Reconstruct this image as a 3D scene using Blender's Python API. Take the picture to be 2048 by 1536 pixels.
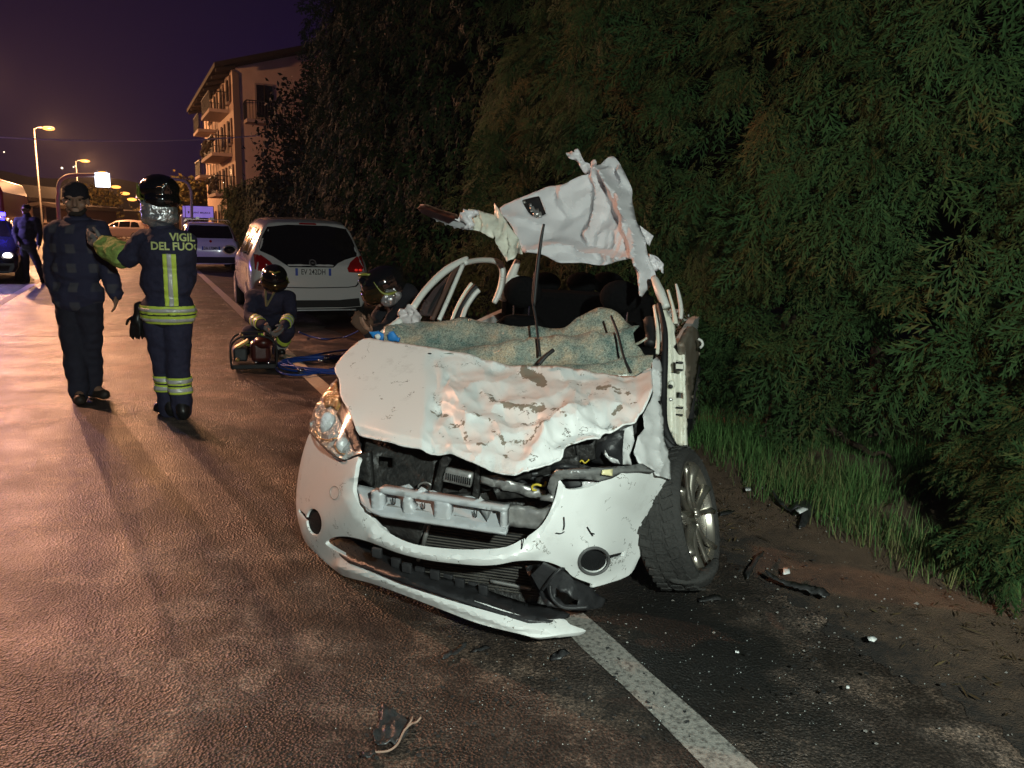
import bpy, bmesh, math, random
import numpy as np
from mathutils import Vector, Matrix, noise
from mathutils.geometry import delaunay_2d_cdt

for _o in list(bpy.data.objects):
    bpy.data.objects.remove(_o, do_unlink=True)
sc = bpy.context.scene
COL = sc.collection
rng = random.Random(7)
nrg = np.random.RandomState(11)
rad = math.radians

# ------------------------------------------------------------------ camera
FPX = 1540.0
_p, _r = rad(11.2), rad(1.75)
CAM = np.array([0.0, 0.0, 1.5])
CF = np.array([0, math.cos(_p), -math.sin(_p)])
_R0 = np.array([1.0, 0, 0]); _U0 = np.array([0, math.sin(_p), math.cos(_p)])
CR = _R0 * math.cos(_r) + _U0 * math.sin(_r)
CU = -_R0 * math.sin(_r) + _U0 * math.cos(_r)
cd = bpy.data.cameras.new("camera")
cd.sensor_width = 36.0
cd.lens = 36.0 * FPX / 2048.0
cd.clip_start = 0.05
cd.clip_end = 3000
cam = bpy.data.objects.new("camera", cd)
COL.objects.link(cam)
cam.matrix_world = Matrix(((CR[0], CU[0], -CF[0], CAM[0]), (CR[1], CU[1], -CF[1], CAM[1]), (CR[2], CU[2], -CF[2], CAM[2]), (0, 0, 0, 1)))
sc.camera = cam

# ------------------------------------------------------------------ render / world
sc.render.engine = 'CYCLES'
sc.cycles.use_denoising = True
sc.cycles.max_bounces = 6
sc.cycles.transparent_max_bounces = 8
sc.cycles.caustics_reflective = False
sc.cycles.caustics_refractive = False
sc.cycles.sample_clamp_indirect = 4.0
sc.view_settings.view_transform = 'Standard'
sc.view_settings.look = 'None'
sc.view_settings.exposure = 0.0
sc.view_settings.gamma = 1.0

w = bpy.data.worlds.new("World")
sc.world = w
w.use_nodes = True
nt = w.node_tree
bg = nt.nodes['Background']
tc = nt.nodes.new('ShaderNodeTexCoord')
sp = nt.nodes.new('ShaderNodeSeparateXYZ')
nt.links.new(tc.outputs['Generated'], sp.inputs[0])
cr = nt.nodes.new('ShaderNodeValToRGB')
cr.color_ramp.elements[0].position = 0.0
cr.color_ramp.elements[0].color = (0.0034, 0.0014, 0.0270, 1)
cr.color_ramp.elements[1].position = 0.45
cr.color_ramp.elements[1].color = (0.0016, 0.0008, 0.0080, 1)
e = cr.color_ramp.elements.new(0.16); e.color = (0.0022, 0.0010, 0.0210, 1)
nt.links.new(sp.outputs['Z'], cr.inputs[0])
nt.links.new(cr.outputs[0], bg.inputs['Color'])
bg.inputs['Strength'].default_value = 1.0

# ------------------------------------------------------------------ ground frame and rays
TH = rad(25.5)
def SU(s, u, z=0.0):
    return np.array([u * math.cos(TH) - s * math.sin(TH), u * math.sin(TH) + s * math.cos(TH), z])
def ray(px, py):
    return CF + CR * ((px - 1024) / FPX) + CU * ((768 - py) / FPX)
def proj(P):
    v = np.asarray(P) - CAM; d = v @ CF
    return 1024 + FPX * (v @ CR) / d, 768 - FPX * (v @ CU) / d, d
def gnd(px, py, z=0.0):
    v = ray(px, py); return CAM + v * ((z - CAM[2]) / v[2])
def atY(px, py, Y):          # point of a sight line at a world depth
    v = ray(px, py); return CAM + v * (Y / v[1])

# ------------------------------------------------------------------ lights
def lamp(name, kind, loc, energy, color, size=0.1, target=None, angle=60, blend=0.3):
    d = bpy.data.lights.new(name, kind)
    d.energy = energy; d.color = color
    if kind in ('POINT', 'SPOT'): d.shadow_soft_size = size
    if kind == 'SPOT':
        d.spot_size = rad(angle); d.spot_blend = blend
    o = bpy.data.objects.new(name, d); COL.objects.link(o)
    o.location = [float(q) for q in loc]
    if target is not None:
        o.rotation_euler = (Vector([float(q) for q in target]) - o.location).to_track_quat('-Z', 'Y').to_euler()
    return o
SODIUM = (1.0, 0.47, 0.20)
PINK = (1.0, 0.56, 0.42)
def _l(s, u, z): return SU(s, u, z)
WARM = (1.0, 0.46, 0.27)
lamp('sodium_light', 'SPOT', _l(44.3, -6.5, 7.75), 13000, WARM, .2, (0, 3, .5), 84, .5)
lamp('sodium_light', 'SPOT', _l(16.5, -6.1, 7.75), 6600, WARM, .2, (-1.4, 3.2, 0), 62, .5)  # added stand-in for an unseen light at the left; no known street lamp
lamp('sodium_light', 'POINT', _l(-13, -6.1, 7.75), 350, SODIUM, .2)
lamp('sodium_light', 'POINT', _l(44.3, -6.5, 7.6), 3600, SODIUM, .2)
lamp('sodium_light', 'POINT', _l(68.4, -5.7, 7.7), 10000, SODIUM, .2)
lamp('sodium_light', 'POINT', _l(102.7, -5.2, 7.7), 16000, SODIUM, .2)
lamp('sodium_light', 'POINT', _l(135, -4.8, 7.7), 16000, SODIUM, .2)
lamp('beacon_light', 'POINT', (-13.0, 17.6, 1.9), 430, (.46, .32, 1.0), .15)
lamp('headlamp_light', 'SPOT', (-11.75, 16.7, .75), 26, (1.0, .80, .62), .06, (-2.2, 5.0, .9), 60, .8)
lamp('work_light', 'SPOT', (.8, -.9, 2.3), 820, (.86, 1.0, .91), .06, (.55, 3.2, .75), 104, .9)

# ------------------------------------------------------------------ mesh helpers
def thing(name, label, cat, loc=(0, 0, 0), rz=0.0, group=None):
    o = bpy.data.objects.new(name, None); COL.objects.link(o)
    o.location = [float(q) for q in loc]; o.rotation_euler = (0, 0, rz); o.empty_display_size = 0.1
    return tag(o, label, cat, group)
def tag(o, label=None, cat=None, group=None, kind=None):
    if label: o['label'] = label
    if cat: o['category'] = cat
    if group: o['group'] = group
    if kind: o['kind'] = kind
    return o
def link(name, me, parent=None, m=None, smooth=False):
    o = bpy.data.objects.new(name, me); COL.objects.link(o)
    if parent is not None: o.parent = parent
    if m is not None:
        for q in (m if isinstance(m, (list, tuple)) else [m]): me.materials.append(q)
    if smooth and len(me.polygons):
        me.polygons.foreach_set('use_smooth', [True] * len(me.polygons))
    return o
def pyobj(name, V, F, m=None, parent=None, smooth=False, recalc=False):
    me = bpy.data.meshes.new(name)
    me.from_pydata([tuple(float(c) for c in v) for v in V], [], [tuple(int(i) for i in f) for f in F])
    me.update()
    if recalc:
        bm = bmesh.new(); bm.from_mesh(me); bmesh.ops.recalc_face_normals(bm, faces=bm.faces); bm.to_mesh(me); bm.free()
    return link(name, me, parent, m, smooth)
def nparr(name, V, F, m=None, parent=None, smooth=False):
    """fast mesh from arrays; F is (n,3) or (n,4)"""
    V = np.asarray(V, np.float32); F = np.asarray(F, np.int32)
    me = bpy.data.meshes.new(name)
    me.vertices.add(len(V)); me.vertices.foreach_set('co', V.ravel())
    k = F.shape[1]
    me.loops.add(F.size); me.loops.foreach_set('vertex_index', F.ravel())
    me.polygons.add(len(F)); me.polygons.foreach_set('loop_start', np.arange(0, F.size, k, dtype=np.int32))
    me.update(calc_edges=True); me.validate()
    return link(name, me, parent, m, smooth)
def auto_smooth(o, deg=35):
    me = o.data
    me.polygons.foreach_set('use_smooth', [True] * len(me.polygons))
    bm = bmesh.new(); bm.from_mesh(me)
    for ed in bm.edges:
        if len(ed.link_faces) == 2 and ed.calc_face_angle(0) > rad(deg): ed.smooth = False
    bm.to_mesh(me); bm.free()
    return o
def solid(o, t, off=0.0):
    m = o.modifiers.new('thick', 'SOLIDIFY'); m.thickness = t; m.offset = off
    return o
def bevel(o, wd, seg=2):
    m = o.modifiers.new('bev', 'BEVEL'); m.width = wd; m.segments = seg; m.limit_method = 'ANGLE'
    return o

class MB:
    def __init__(s): s.V = []; s.F = []
    def add(s, V, F):
        n = len(s.V); s.V += [tuple(float(c) for c in v) for v in V]; s.F += [tuple(n + i for i in f) for f in F]; return s
    def box(s, c, d, rot=None):
        V = [Vector((x * d[0] / 2, y * d[1] / 2, z * d[2] / 2)) for z in (-1, 1) for y in (-1, 1) for x in (-1, 1)]
        if rot is not None: V = [rot @ v for v in V]
        V = [v + Vector([float(q) for q in c]) for v in V]
        return s.add(V, [(0, 2, 3, 1), (4, 5, 7, 6), (0, 1, 5, 4), (2, 6, 7, 3), (0, 4, 6, 2), (1, 3, 7, 5)])
    def tube(s, pts, r, n=8, cap=True, flat=1.0):
        P = [Vector([float(q) for q in p]) for p in pts]
        rr = list(r) if isinstance(r, (list, tuple, np.ndarray)) else [r] * len(P)
        V = []; F = []; ref = None
        for i, p in enumerate(P):
            t = (P[min(i + 1, len(P) - 1)] - P[max(i - 1, 0)])
            t = t.normalized() if t.length > 1e-9 else Vector((0, 0, 1))
            if ref is None:
                ref = Vector((0, 0, 1)) if abs(t.z) < .9 else Vector((1, 0, 0))
            a = (ref - t * ref.dot(t))
            if a.length < 1e-6: a = t.orthogonal()
            a.normalize(); b = t.cross(a); ref = a
            for k in range(n):
                g = 2 * math.pi * k / n
                V.append(p + (a * math.cos(g) * flat + b * math.sin(g)) * rr[i])
        for i in range(len(P) - 1):
            for k in range(n):
                F.append((i * n + k, i * n + (k + 1) % n, (i + 1) * n + (k + 1) % n, (i + 1) * n + k))
        if cap:
            F.append(tuple(range(n - 1, -1, -1))); F.append(tuple((len(P) - 1) * n + k for k in range(n)))
        return s.add(V, F)
    def lathe(s, prof, n=24, M=None, close=True):
        """profile [(r,h)], axis +Z, optional matrix"""
        V = []; F = []
        for r, h in prof:
            for k in range(n):
                g = 2 * math.pi * k / n
                v = Vector((r * math.cos(g), r * math.sin(g), h)); V.append(M @ v if M is not None else v)
        m = len(prof)
        for i in range(m - 1):
            for k in range(n):
                F.append((i * n + k, i * n + (k + 1) % n, (i + 1) * n + (k + 1) % n, (i + 1) * n + k))
        if close:
            F.append(tuple(range(n - 1, -1, -1))); F.append(tuple((m - 1) * n + k for k in range(n)))
        return s.add(V, F)
    def ell(s, c, r, nu=12, nv=8, rot=None):
        prof = [(math.sin(math.pi * i / nv), -math.cos(math.pi * i / nv)) for i in range(nv + 1)]
        prof[0] = (1e-3, -1); prof[-1] = (1e-3, 1)
        M = Matrix.Diagonal((r[0], r[1], r[2], 1))
        if rot is not None: M = rot.to_4x4() @ M
        M = Matrix.Translation([float(q) for q in c]) @ M
        return s.lathe(prof, nu, M)
    def prism(s, poly, a, b, f=None):
        """polygon of 2D points swept between a and b; f maps (u,v,w)->xyz"""
        f = f or (lambda u, v, w: (u, v, w))
        n = len(poly)
        V = [f(u, v, a) for u, v in poly] + [f(u, v, b) for u, v in poly]
        F = [tuple(range(n - 1, -1, -1)), tuple(range(n, 2 * n))] + [(i, (i + 1) % n, n + (i + 1) % n, n + i) for i in range(n)]
        return s.add(V, F)
    def obj(s, name, m=None, parent=None, smooth=False, deg=None):
        o = pyobj(name, s.V, s.F, m, parent, smooth, recalc=True)
        if deg: auto_smooth(o, deg)
        return o

def grid_faces(nu, nv):
    return [(j * nu + i, j * nu + i + 1, (j + 1) * nu + i + 1, (j + 1) * nu + i) for j in range(nv - 1) for i in range(nu - 1)]
def catmull(P, k=6, closed=False):
    P = [np.asarray(p, float) for p in P]; n = len(P); out = []
    rngi = range(n if closed else n - 1)
    for i in rngi:
        if closed: a, b, c, d = P[i - 1], P[i], P[(i + 1) % n], P[(i + 2) % n]
        else: a, b, c, d = P[max(i - 1, 0)], P[i], P[i + 1], P[min(i + 2, n - 1)]
        for t in np.arange(k) / k:
            out.append(.5 * ((2 * b) + (c - a) * t + (2 * a - 5 * b + 4 * c - d) * t * t + (3 * b - a - 3 * c + d) * t ** 3))
    if not closed: out.append(P[-1])
    return out
def in_poly(x, y, poly):
    poly = np.asarray(poly); x = np.asarray(x, float); y = np.asarray(y, float)
    c = np.zeros(x.shape, bool); n = len(poly); j = n - 1
    for i in range(n):
        xi, yi = poly[i][:2]; xj, yj = poly[j][:2]
        if yi != yj:
            c ^= ((yi > y) != (yj > y)) & (x < (xj - xi) * (y - yi) / (yj - yi) + xi)
        j = i
    return c
def rbf(pts):
    """thin plate spline through (px,py,value)"""
    A = np.array(pts, float); X = A[:, :2] / 100.; n = len(A)
    def K(a, b):
        d2 = ((a[:, None] - b[None]) ** 2).sum(-1); return np.where(d2 > 1e-12, d2 * np.log(d2 + 1e-12) * .5, 0)
    M = np.zeros((n + 3, n + 3)); M[:n, :n] = K(X, X) + np.eye(n) * 1e-3
    M[:n, n] = 1; M[:n, n + 1:] = X; M[n, :n] = 1; M[n + 1:, :n] = X.T
    W = np.linalg.lstsq(M, np.concatenate([A[:, 2], np.zeros(3)]), rcond=None)[0]
    def f(px, py):
        q = np.stack([np.atleast_1d(px), np.atleast_1d(py)], -1).astype(float) / 100.
        return K(q, X) @ W[:n] + W[n] + q @ W[n + 1:]
    return f
def fbm(p, oct=4, s=1.0):
    return noise.fractal(Vector(p) * s, 1.0, 2.0, oct)

# ------------------------------------------------------------------ materials
def _rgba(c): return (c[0], c[1], c[2], 1)
def mat(name, c, rough=.5, metal=0., c2=None, scale=8., amt=.5, bump=0., bscale=60., spec=.5, rvar=0., emit=None, estr=0., coat=0., detail=4., stretch=None, trans=0., ior=1.45, contrast=None):
    m = bpy.data.materials.new(name); m.use_nodes = True
    n = m.node_tree.nodes; l = m.node_tree.links; b = n['Principled BSDF']
    b.inputs['Base Color'].default_value = _rgba(c)
    b.inputs['Roughness'].default_value = rough; b.inputs['Metallic'].default_value = metal
    b.inputs['Specular IOR Level'].default_value = spec
    b.inputs['Coat Weight'].default_value = coat; b.inputs['Coat Roughness'].default_value = .08
    b.inputs['Transmission Weight'].default_value = trans; b.inputs['IOR'].default_value = ior
    co = n.new('ShaderNodeTexCoord'); vec = co.outputs['Object']
    if stretch:
        mp = n.new('ShaderNodeMapping'); mp.inputs['Scale'].default_value = stretch; l.new(vec, mp.inputs[0]); vec = mp.outputs[0]
    if c2 is not None or rvar:
        t = n.new('ShaderNodeTexNoise'); t.inputs['Scale'].default_value = scale; t.inputs['Detail'].default_value = detail; t.inputs['Roughness'].default_value = .6
        l.new(vec, t.inputs['Vector'])
        ramp = n.new('ShaderNodeValToRGB'); lo, hi = contrast or (.5 - amt * .4, .5 + amt * .4)
        ramp.color_ramp.elements[0].position = lo; ramp.color_ramp.elements[1].position = hi
        ramp.color_ramp.elements[0].color = _rgba(c); ramp.color_ramp.elements[1].color = _rgba(c2 if c2 is not None else c)
        l.new(t.outputs['Fac'], ramp.inputs[0]); l.new(ramp.outputs[0], b.inputs['Base Color'])
        if rvar:
            mr = n.new('ShaderNodeMapRange'); mr.inputs['To Min'].default_value = rough - rvar; mr.inputs['To Max'].default_value = rough + rvar
            mr.inputs['From Min'].default_value = .3; mr.inputs['From Max'].default_value = .7
            l.new(t.outputs['Fac'], mr.inputs[0]); l.new(mr.outputs[0], b.inputs['Roughness'])
    if bump:
        t2 = n.new('ShaderNodeTexNoise'); t2.inputs['Scale'].default_value = bscale; t2.inputs['Detail'].default_value = 3
        l.new(vec, t2.inputs['Vector'])
        bp = n.new('ShaderNodeBump'); bp.inputs['Strength'].default_value = bump; bp.inputs['Distance'].default_value = .02
        l.new(t2.outputs['Fac'], bp.inputs['Height']); l.new(bp.outputs[0], b.inputs['Normal'])
    if emit is not None:
        b.inputs['Emission Color'].default_value = _rgba(emit); b.inputs['Emission Strength'].default_value = estr
    return m
def text_mesh(name, body, size, m, parent=None, M=None, depth=.002, wx=1.0, bold=0.0):
    cu = bpy.data.curves.new(name, 'FONT'); cu.body = body; cu.size = size; cu.align_x = 'CENTER'; cu.align_y = 'CENTER'; cu.extrude = depth; cu.offset = bold
    cu.resolution_u = 3
    o = bpy.data.objects.new(name + '_tmp', cu); COL.objects.link(o)
    dg = bpy.context.evaluated_depsgraph_get()
    me = bpy.data.meshes.new_from_object(o.evaluated_get(dg)); bpy.data.objects.remove(o, do_unlink=True)
    me.transform(Matrix.Diagonal((wx, 1, 1, 1)))
    if M is not None: me.transform(M)
    me.name = name; me.materials.clear()
    return link(name, me, parent, m)

M_black = mat('black_plastic', (.012, .012, .013), .45, c2=(.03, .03, .032), scale=14, bump=.15, bscale=90)
M_dark = mat('dark_trim', (.008, .008, .009), .6)
M_white = mat('white_paint', (.74, .75, .74), .28, c2=(.66, .66, .64), scale=3, amt=.8, coat=.5)
M_glassdark = mat('dark_glass', (.008, .008, .010), .06, spec=.6)
M_chrome = mat('chrome', (.75, .75, .76), .15, metal=1)
M_steel = mat('galvanised_steel', (.42, .43, .44), .42, metal=.8, c2=(.30, .31, .32), scale=20)
M_rubber = mat('tyre_rubber', (.018, .018, .019), .75, c2=(.035, .034, .032), scale=18, bump=.3, bscale=120)
M_pole = mat('painted_pole', (.50, .48, .46), .5, c2=(.4, .38, .36), scale=5)
# ================================================================== lamps' light
# ------------------------------------------------------------------ asphalt
def asphalt_mat():
    m = bpy.data.materials.new('asphalt'); m.use_nodes = True
    n = m.node_tree.nodes; l = m.node_tree.links; b = n['Principled BSDF']
    co = n.new('ShaderNodeTexCoord').outputs['Object']
    def nz(sc_, det=4, ro=.6, st=None):
        t = n.new('ShaderNodeTexNoise'); t.inputs['Scale'].default_value = sc_; t.inputs['Detail'].default_value = det; t.inputs['Roughness'].default_value = ro
        l.new(co, t.inputs['Vector']); return t.outputs['Fac']
    def ramp(f, els):
        r = n.new('ShaderNodeValToRGB'); e = r.color_ramp.elements
        e[0].position, e[0].color = els[0][0], _rgba(els[0][1]); e[1].position, e[1].color = els[-1][0], _rgba(els[-1][1])
        for p, c in els[1:-1]: q = e.new(p); q.color = _rgba(c)
        l.new(f, r.inputs[0]); return r.outputs[0]
    def mix(a, bb, f, mode='MIX'):
        x = n.new('ShaderNodeMix'); x.data_type = 'RGBA'; x.blend_type = mode
        if isinstance(f, float): x.inputs[0].default_value = f
        else: l.new(f, x.inputs[0])
        l.new(a, x.inputs[6]); l.new(bb, x.inputs[7]); return x.outputs[2]
    big = ramp(nz(1.1, 6, .68), [(.40, (.028, .020, .016)), (.50, (.047, .035, .028)), (.60, (.088, .068, .057))])
    grain = ramp(nz(85, 5, .8), [(.38, (.22, .21, .20)), (.5, (.85, .85, .85)), (.62, (2.6, 2.5, 2.4))])
    patch = ramp(nz(2.6, 9, .78), [(.42, (.50, .45, .42)), (.49, (.85, .82, .8)), (.53, (1.0, 1.0, 1.0)), (.56, (2.2, 2.1, 2.0))])
    c = mix(mix(big, grain, 1.0, 'MULTIPLY'), patch, 1.0, 'MULTIPLY')
    # dark patch beside the wreck: its shadow, and wet ground, put into the colour
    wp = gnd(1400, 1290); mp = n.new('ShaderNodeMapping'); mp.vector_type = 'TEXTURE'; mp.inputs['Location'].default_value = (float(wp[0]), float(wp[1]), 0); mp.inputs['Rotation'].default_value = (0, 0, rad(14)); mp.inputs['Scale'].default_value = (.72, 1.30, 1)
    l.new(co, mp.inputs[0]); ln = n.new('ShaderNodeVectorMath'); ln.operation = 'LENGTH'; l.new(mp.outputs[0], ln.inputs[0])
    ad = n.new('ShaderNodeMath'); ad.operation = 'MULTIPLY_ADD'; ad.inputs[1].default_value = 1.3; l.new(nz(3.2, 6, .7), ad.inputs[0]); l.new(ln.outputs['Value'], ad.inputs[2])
    wet_shade = ramp(ad.outputs[0], [(.0, (1, 1, 1)), (1.0, (0, 0, 0))])
    wet_shade.node.color_ramp.elements[0].position = .52; wet_shade.node.color_ramp.elements[1].position = .98
    sc2 = n.new('ShaderNodeMath'); sc2.operation = 'MULTIPLY'; sc2.inputs[1].default_value = .6; l.new(ad.outputs[0], sc2.inputs[0]); l.new(sc2.outputs[0], wet_shade.node.inputs[0])
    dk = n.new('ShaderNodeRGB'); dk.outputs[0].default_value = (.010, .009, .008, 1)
    c = mix(c, dk.outputs[0], wet_shade)
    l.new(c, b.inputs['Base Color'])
    rr = ramp(nz(2.2, 5, .7), [(.35, (.47, .47, .47)), (.65, (.60, .60, .60))])
    l.new(rr, b.inputs['Roughness'])
    b.inputs['Specular IOR Level'].default_value = .55
    v = n.new('ShaderNodeTexVoronoi'); v.inputs['Scale'].default_value = 108; l.new(co, v.inputs['Vector'])
    bp = n.new('ShaderNodeBump'); bp.inputs['Distance'].default_value = .008
    bs = ramp(nz(1.7, 7, .72), [(.40, (.40, .40, .40)), (.50, (.65, .65, .65)), (.60, (1, 1, 1))]); l.new(bs, bp.inputs['Strength'])
    l.new(v.outputs['Distance'], bp.inputs['Height'])
    bp2 = n.new('ShaderNodeBump'); bp2.inputs['Strength'].default_value = .16; bp2.inputs['Distance'].default_value = .010
    l.new(nz(34, 3, .6), bp2.inputs['Height']); l.new(bp.outputs[0], bp2.inputs['Normal']); l.new(bp2.outputs[0], b.inputs['Normal'])
    return m
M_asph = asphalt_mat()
def sheet(name, poly_su, z, m, kind='structure'):
    P = [SU(s, u, z) for s, u in poly_su]
    o = pyobj(name, P, [tuple(range(len(P)))], m, recalc=True); o['kind'] = kind
    if o.data.polygons[0].normal.z < 0: o.data.flip_normals()
    return o
ROADW = 400
M_soil = mat('soil', (.055, .042, .030), .95, c2=(.028, .021, .015), scale=3.5, amt=.7, bump=.8, bscale=40)
gp = pyobj('ground', [(-1500, -600, -.02), (1500, -600, -.02), (1500, 1480, -.02), (-1500, 1480, -.02)], [(0, 1, 2, 3)], M_soil); gp['kind'] = 'structure'
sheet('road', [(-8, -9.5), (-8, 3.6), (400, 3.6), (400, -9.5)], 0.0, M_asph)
M_line = mat('worn_road_paint', (.26, .245, .22), .75, c2=(.075, .068, .062), scale=55, amt=.5, bump=.3, bscale=150, contrast=(.46, .66), detail=6)
def stripe(name, s0, s1, u0, wd, m=M_line, n=40):
    V = []
    for i in range(n + 1):
        s = s0 + (s1 - s0) * i / n
        V += [SU(s, u0 - wd / 2 + .006 * math.sin(i * 2.3), .004), SU(s, u0 + wd / 2 + .006 * math.sin(i * 3.1 + 1), .004)]
    o = pyobj(name, V, [(2 * i, 2 * i + 1, 2 * i + 3, 2 * i + 2) for i in range(n)], m); o['kind'] = 'structure'; return o
stripe('edge_line', -6, 3.4, 1.45, .138)
M_line2 = mat('road_paint', (.72, .64, .48), .7, c2=(.50, .44, .34), scale=30, amt=.7, bump=.2, bscale=150, detail=6)
stripe('edge_line', 3.4, 120, 1.45, .15, M_line2, 120)
stripe('centre_line', 14.5, 60, -2.33, .14, M_line2)
# verge: bare earth shoulder with an uneven edge over the asphalt
M_verge = mat('bare_earth', (.190, .120, .076), .92, c2=(.070, .043, .027), scale=4, amt=.9, bump=.7, bscale=150, detail=10)
def verge():
    ss = np.concatenate([np.linspace(-7, -.5, 30)[:-1], np.linspace(-.5, 8, 520)[:-1], np.linspace(8, 60, 180)]); V = []; us = [0, .08, .2, .4, .75, 1.2, 2.0, 3.2]
    for s in ss:
        e = 2.40 + .34 * fbm((s * .35, 3.1, 0), 4) + .10 * fbm((s * 2.5, 1.1, 0), 3) + .09 * fbm((s * 9, 4.1, 0), 4)
        for k, du in enumerate(us):
            z = .0035 + (.0 if k == 0 else .038 * min(1, du / 1.2) ** 1.4 + .02 * fbm((s * 1.7, du * 1.7, 2), 3) * min(1, du))
            V.append(SU(s, e + du, max(z, .0035)))
    o = pyobj('verge', V, grid_faces(len(us), len(ss)), M_verge, smooth=True); o['kind'] = 'structure'
    at = o.data.attributes.new('inland', 'FLOAT', 'POINT'); at.data.foreach_set('value', np.tile(np.array(us, np.float32), len(ss)))
    n = M_verge.node_tree.nodes; l = M_verge.node_tree.links; b = n['Principled BSDF']; src = b.inputs['Base Color'].links[0].from_socket
    a = n.new('ShaderNodeAttribute'); a.attribute_name = 'inland'; t = n.new('ShaderNodeTexNoise'); t.inputs['Scale'].default_value = 7; t.inputs['Detail'].default_value = 8; t.inputs['Roughness'].default_value = .75
    l.new(n.new('ShaderNodeTexCoord').outputs['Object'], t.inputs['Vector']); m_ = n.new('ShaderNodeMath'); m_.operation = 'MULTIPLY_ADD'; m_.inputs[1].default_value = 1.6; l.new(t.outputs['Fac'], m_.inputs[0]); l.new(a.outputs['Fac'], m_.inputs[2])
    r = n.new('ShaderNodeMapRange'); r.inputs['From Min'].default_value = .75; r.inputs['From Max'].default_value = 1.35; l.new(m_.outputs[0], r.inputs[0])
    x = n.new('ShaderNodeMix'); x.data_type = 'RGBA'; l.new(r.outputs[0], x.inputs[0]); x.inputs[6].default_value = (.024, .019, .016, 1); l.new(src, x.inputs[7]); l.new(x.outputs[2], b.inputs['Base Color'])
    if o.data.polygons[0].normal.z < 0: o.data.flip_normals()
verge()

# ------------------------------------------------------------------ tall conifer hedge
def hedge_mat(name, green, brown, yellow):
    m = bpy.data.materials.new(name); m.use_nodes = True
    n = m.node_tree.nodes; l = m.node_tree.links; b = n['Principled BSDF']
    g = n.new('ShaderNodeNewGeometry'); co = n.new('ShaderNodeTexCoord')
    r1 = n.new('ShaderNodeValToRGB'); e = r1.color_ramp.elements
    e[0].position, e[0].color = 0, _rgba([c * .55 for c in green]); e[1].position, e[1].color = 1, _rgba([c * 1.35 for c in green])
    l.new(g.outputs['Random Per Island'], r1.inputs[0])
    t = n.new('ShaderNodeTexNoise'); t.inputs['Scale'].default_value = .9; t.inputs['Detail'].default_value = 5; t.inputs['Roughness'].default_value = .65
    l.new(co.outputs['Object'], t.inputs['Vector'])
    ad = n.new('ShaderNodeMath'); ad.operation = 'MULTIPLY_ADD'; ad.inputs[1].default_value = .22; l.new(g.outputs['Random Per Island'], ad.inputs[0]); l.new(t.outputs['Fac'], ad.inputs[2])
    r2 = n.new('ShaderNodeValToRGB'); r2.color_ramp.elements[0].position = .66; r2.color_ramp.elements[1].position = .80
    l.new(ad.outputs[0], r2.inputs[0])
    r3 = n.new('ShaderNodeValToRGB'); e = r3.color_ramp.elements
    e[0].color = _rgba(brown); e[1].color = _rgba(yellow); l.new(g.outputs['Random Per Island'], r3.inputs[0])
    mx = n.new('ShaderNodeMix'); mx.data_type = 'RGBA'; l.new(r2.outputs[0], mx.inputs[0]); l.new(r1.outputs[0], mx.inputs[6]); l.new(r3.outputs[0], mx.inputs[7])
    l.new(mx.outputs[2], b.inputs['Base Color']); b.inputs['Roughness'].default_value = .75; b.inputs['Specular IOR Level'].default_value = .08
    return m
M_hedge = hedge_mat('cypress_foliage', (.026, .054, .017), (.050, .032, .013), (.075, .060, .018))
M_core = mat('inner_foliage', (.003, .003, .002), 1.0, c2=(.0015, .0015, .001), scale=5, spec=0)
M_bark = mat('bark', (.075, .045, .028), .9, c2=(.035, .022, .015), scale=9, stretch=(1, 1, .2), bump=.8, bscale=30)
def spray_proto(nside=7, w0=.016):
    """flat spray of scale foliage: toothed side branchlets on a stem, length 1 along +x, lying in xy, drooping in -z"""
    V = []; F = []
    def leaf(p, d, L, w):
        d = np.array(d) / np.linalg.norm(d); q = np.array([-d[1], d[0], 0])
        a = len(V); p = np.array(p)
        V.extend([p, p + d * L * .45 + q * w, p + d * L - np.array([0, 0, .10 * L]), p + d * L * .45 - q * w]); F.append((a, a + 1, a + 2, a + 3))
    def zed(x): return -.28 * x * x
    for i in range(nside):
        x = .06 + .86 * i / nside
        for sgn in (-1, 1):
            L = (.40 * math.sin(math.pi * min(1, .22 + .78 * (1 - x))) + .08)
            ang = rad(46 - 10 * x)
            d = (math.cos(ang), sgn * math.sin(ang), -.15)
            p = np.array([x + (.05 if sgn > 0 else 0), 0, zed(x)])
            leaf(p, d, L, w0 * 1.5)
            # second order teeth
            dd = np.array(d)
            for k in ((.48,) if nside < 7 else (.35, .62)):
                pp = p + dd * L * k; a2 = ang + rad(34); a3 = ang - rad(34)
                leaf(pp, (math.cos(a2), sgn * math.sin(a2), -.12), L * .34, w0 * 1.1)
                leaf(pp, (math.cos(a3), sgn * math.sin(a3), -.12), L * .40, w0 * 1.1)
    leaf((0, 0, 0), (1, 0, -.12), 1.0, w0 * .8)
    return np.array(V), np.array(F)
def scatter(proto, pos, R, size):
    PV, PF = proto; n = len(pos)
    V = (PV[None] * size[:, None, None]) @ np.transpose(R, (0, 2, 1)) + pos[:, None]
    F = PF[None] + (np.arange(n) * len(PV))[:, None, None]
    return V.reshape(-1, 3), F.reshape(-1, PF.shape[1])
def frames(fwd, up):
    f = fwd / np.linalg.norm(fwd, axis=1, keepdims=True)
    y = np.cross(up, f); y /= np.linalg.norm(y, axis=1, keepdims=True) + 1e-9
    z = np.cross(f, y)
    return np.stack([f, y, z], -1)
TOWARD = SU(0, -1) - SU(0, 0)       # from the hedge to the road
ALONG = SU(1, 0) - SU(0, 0)
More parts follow.
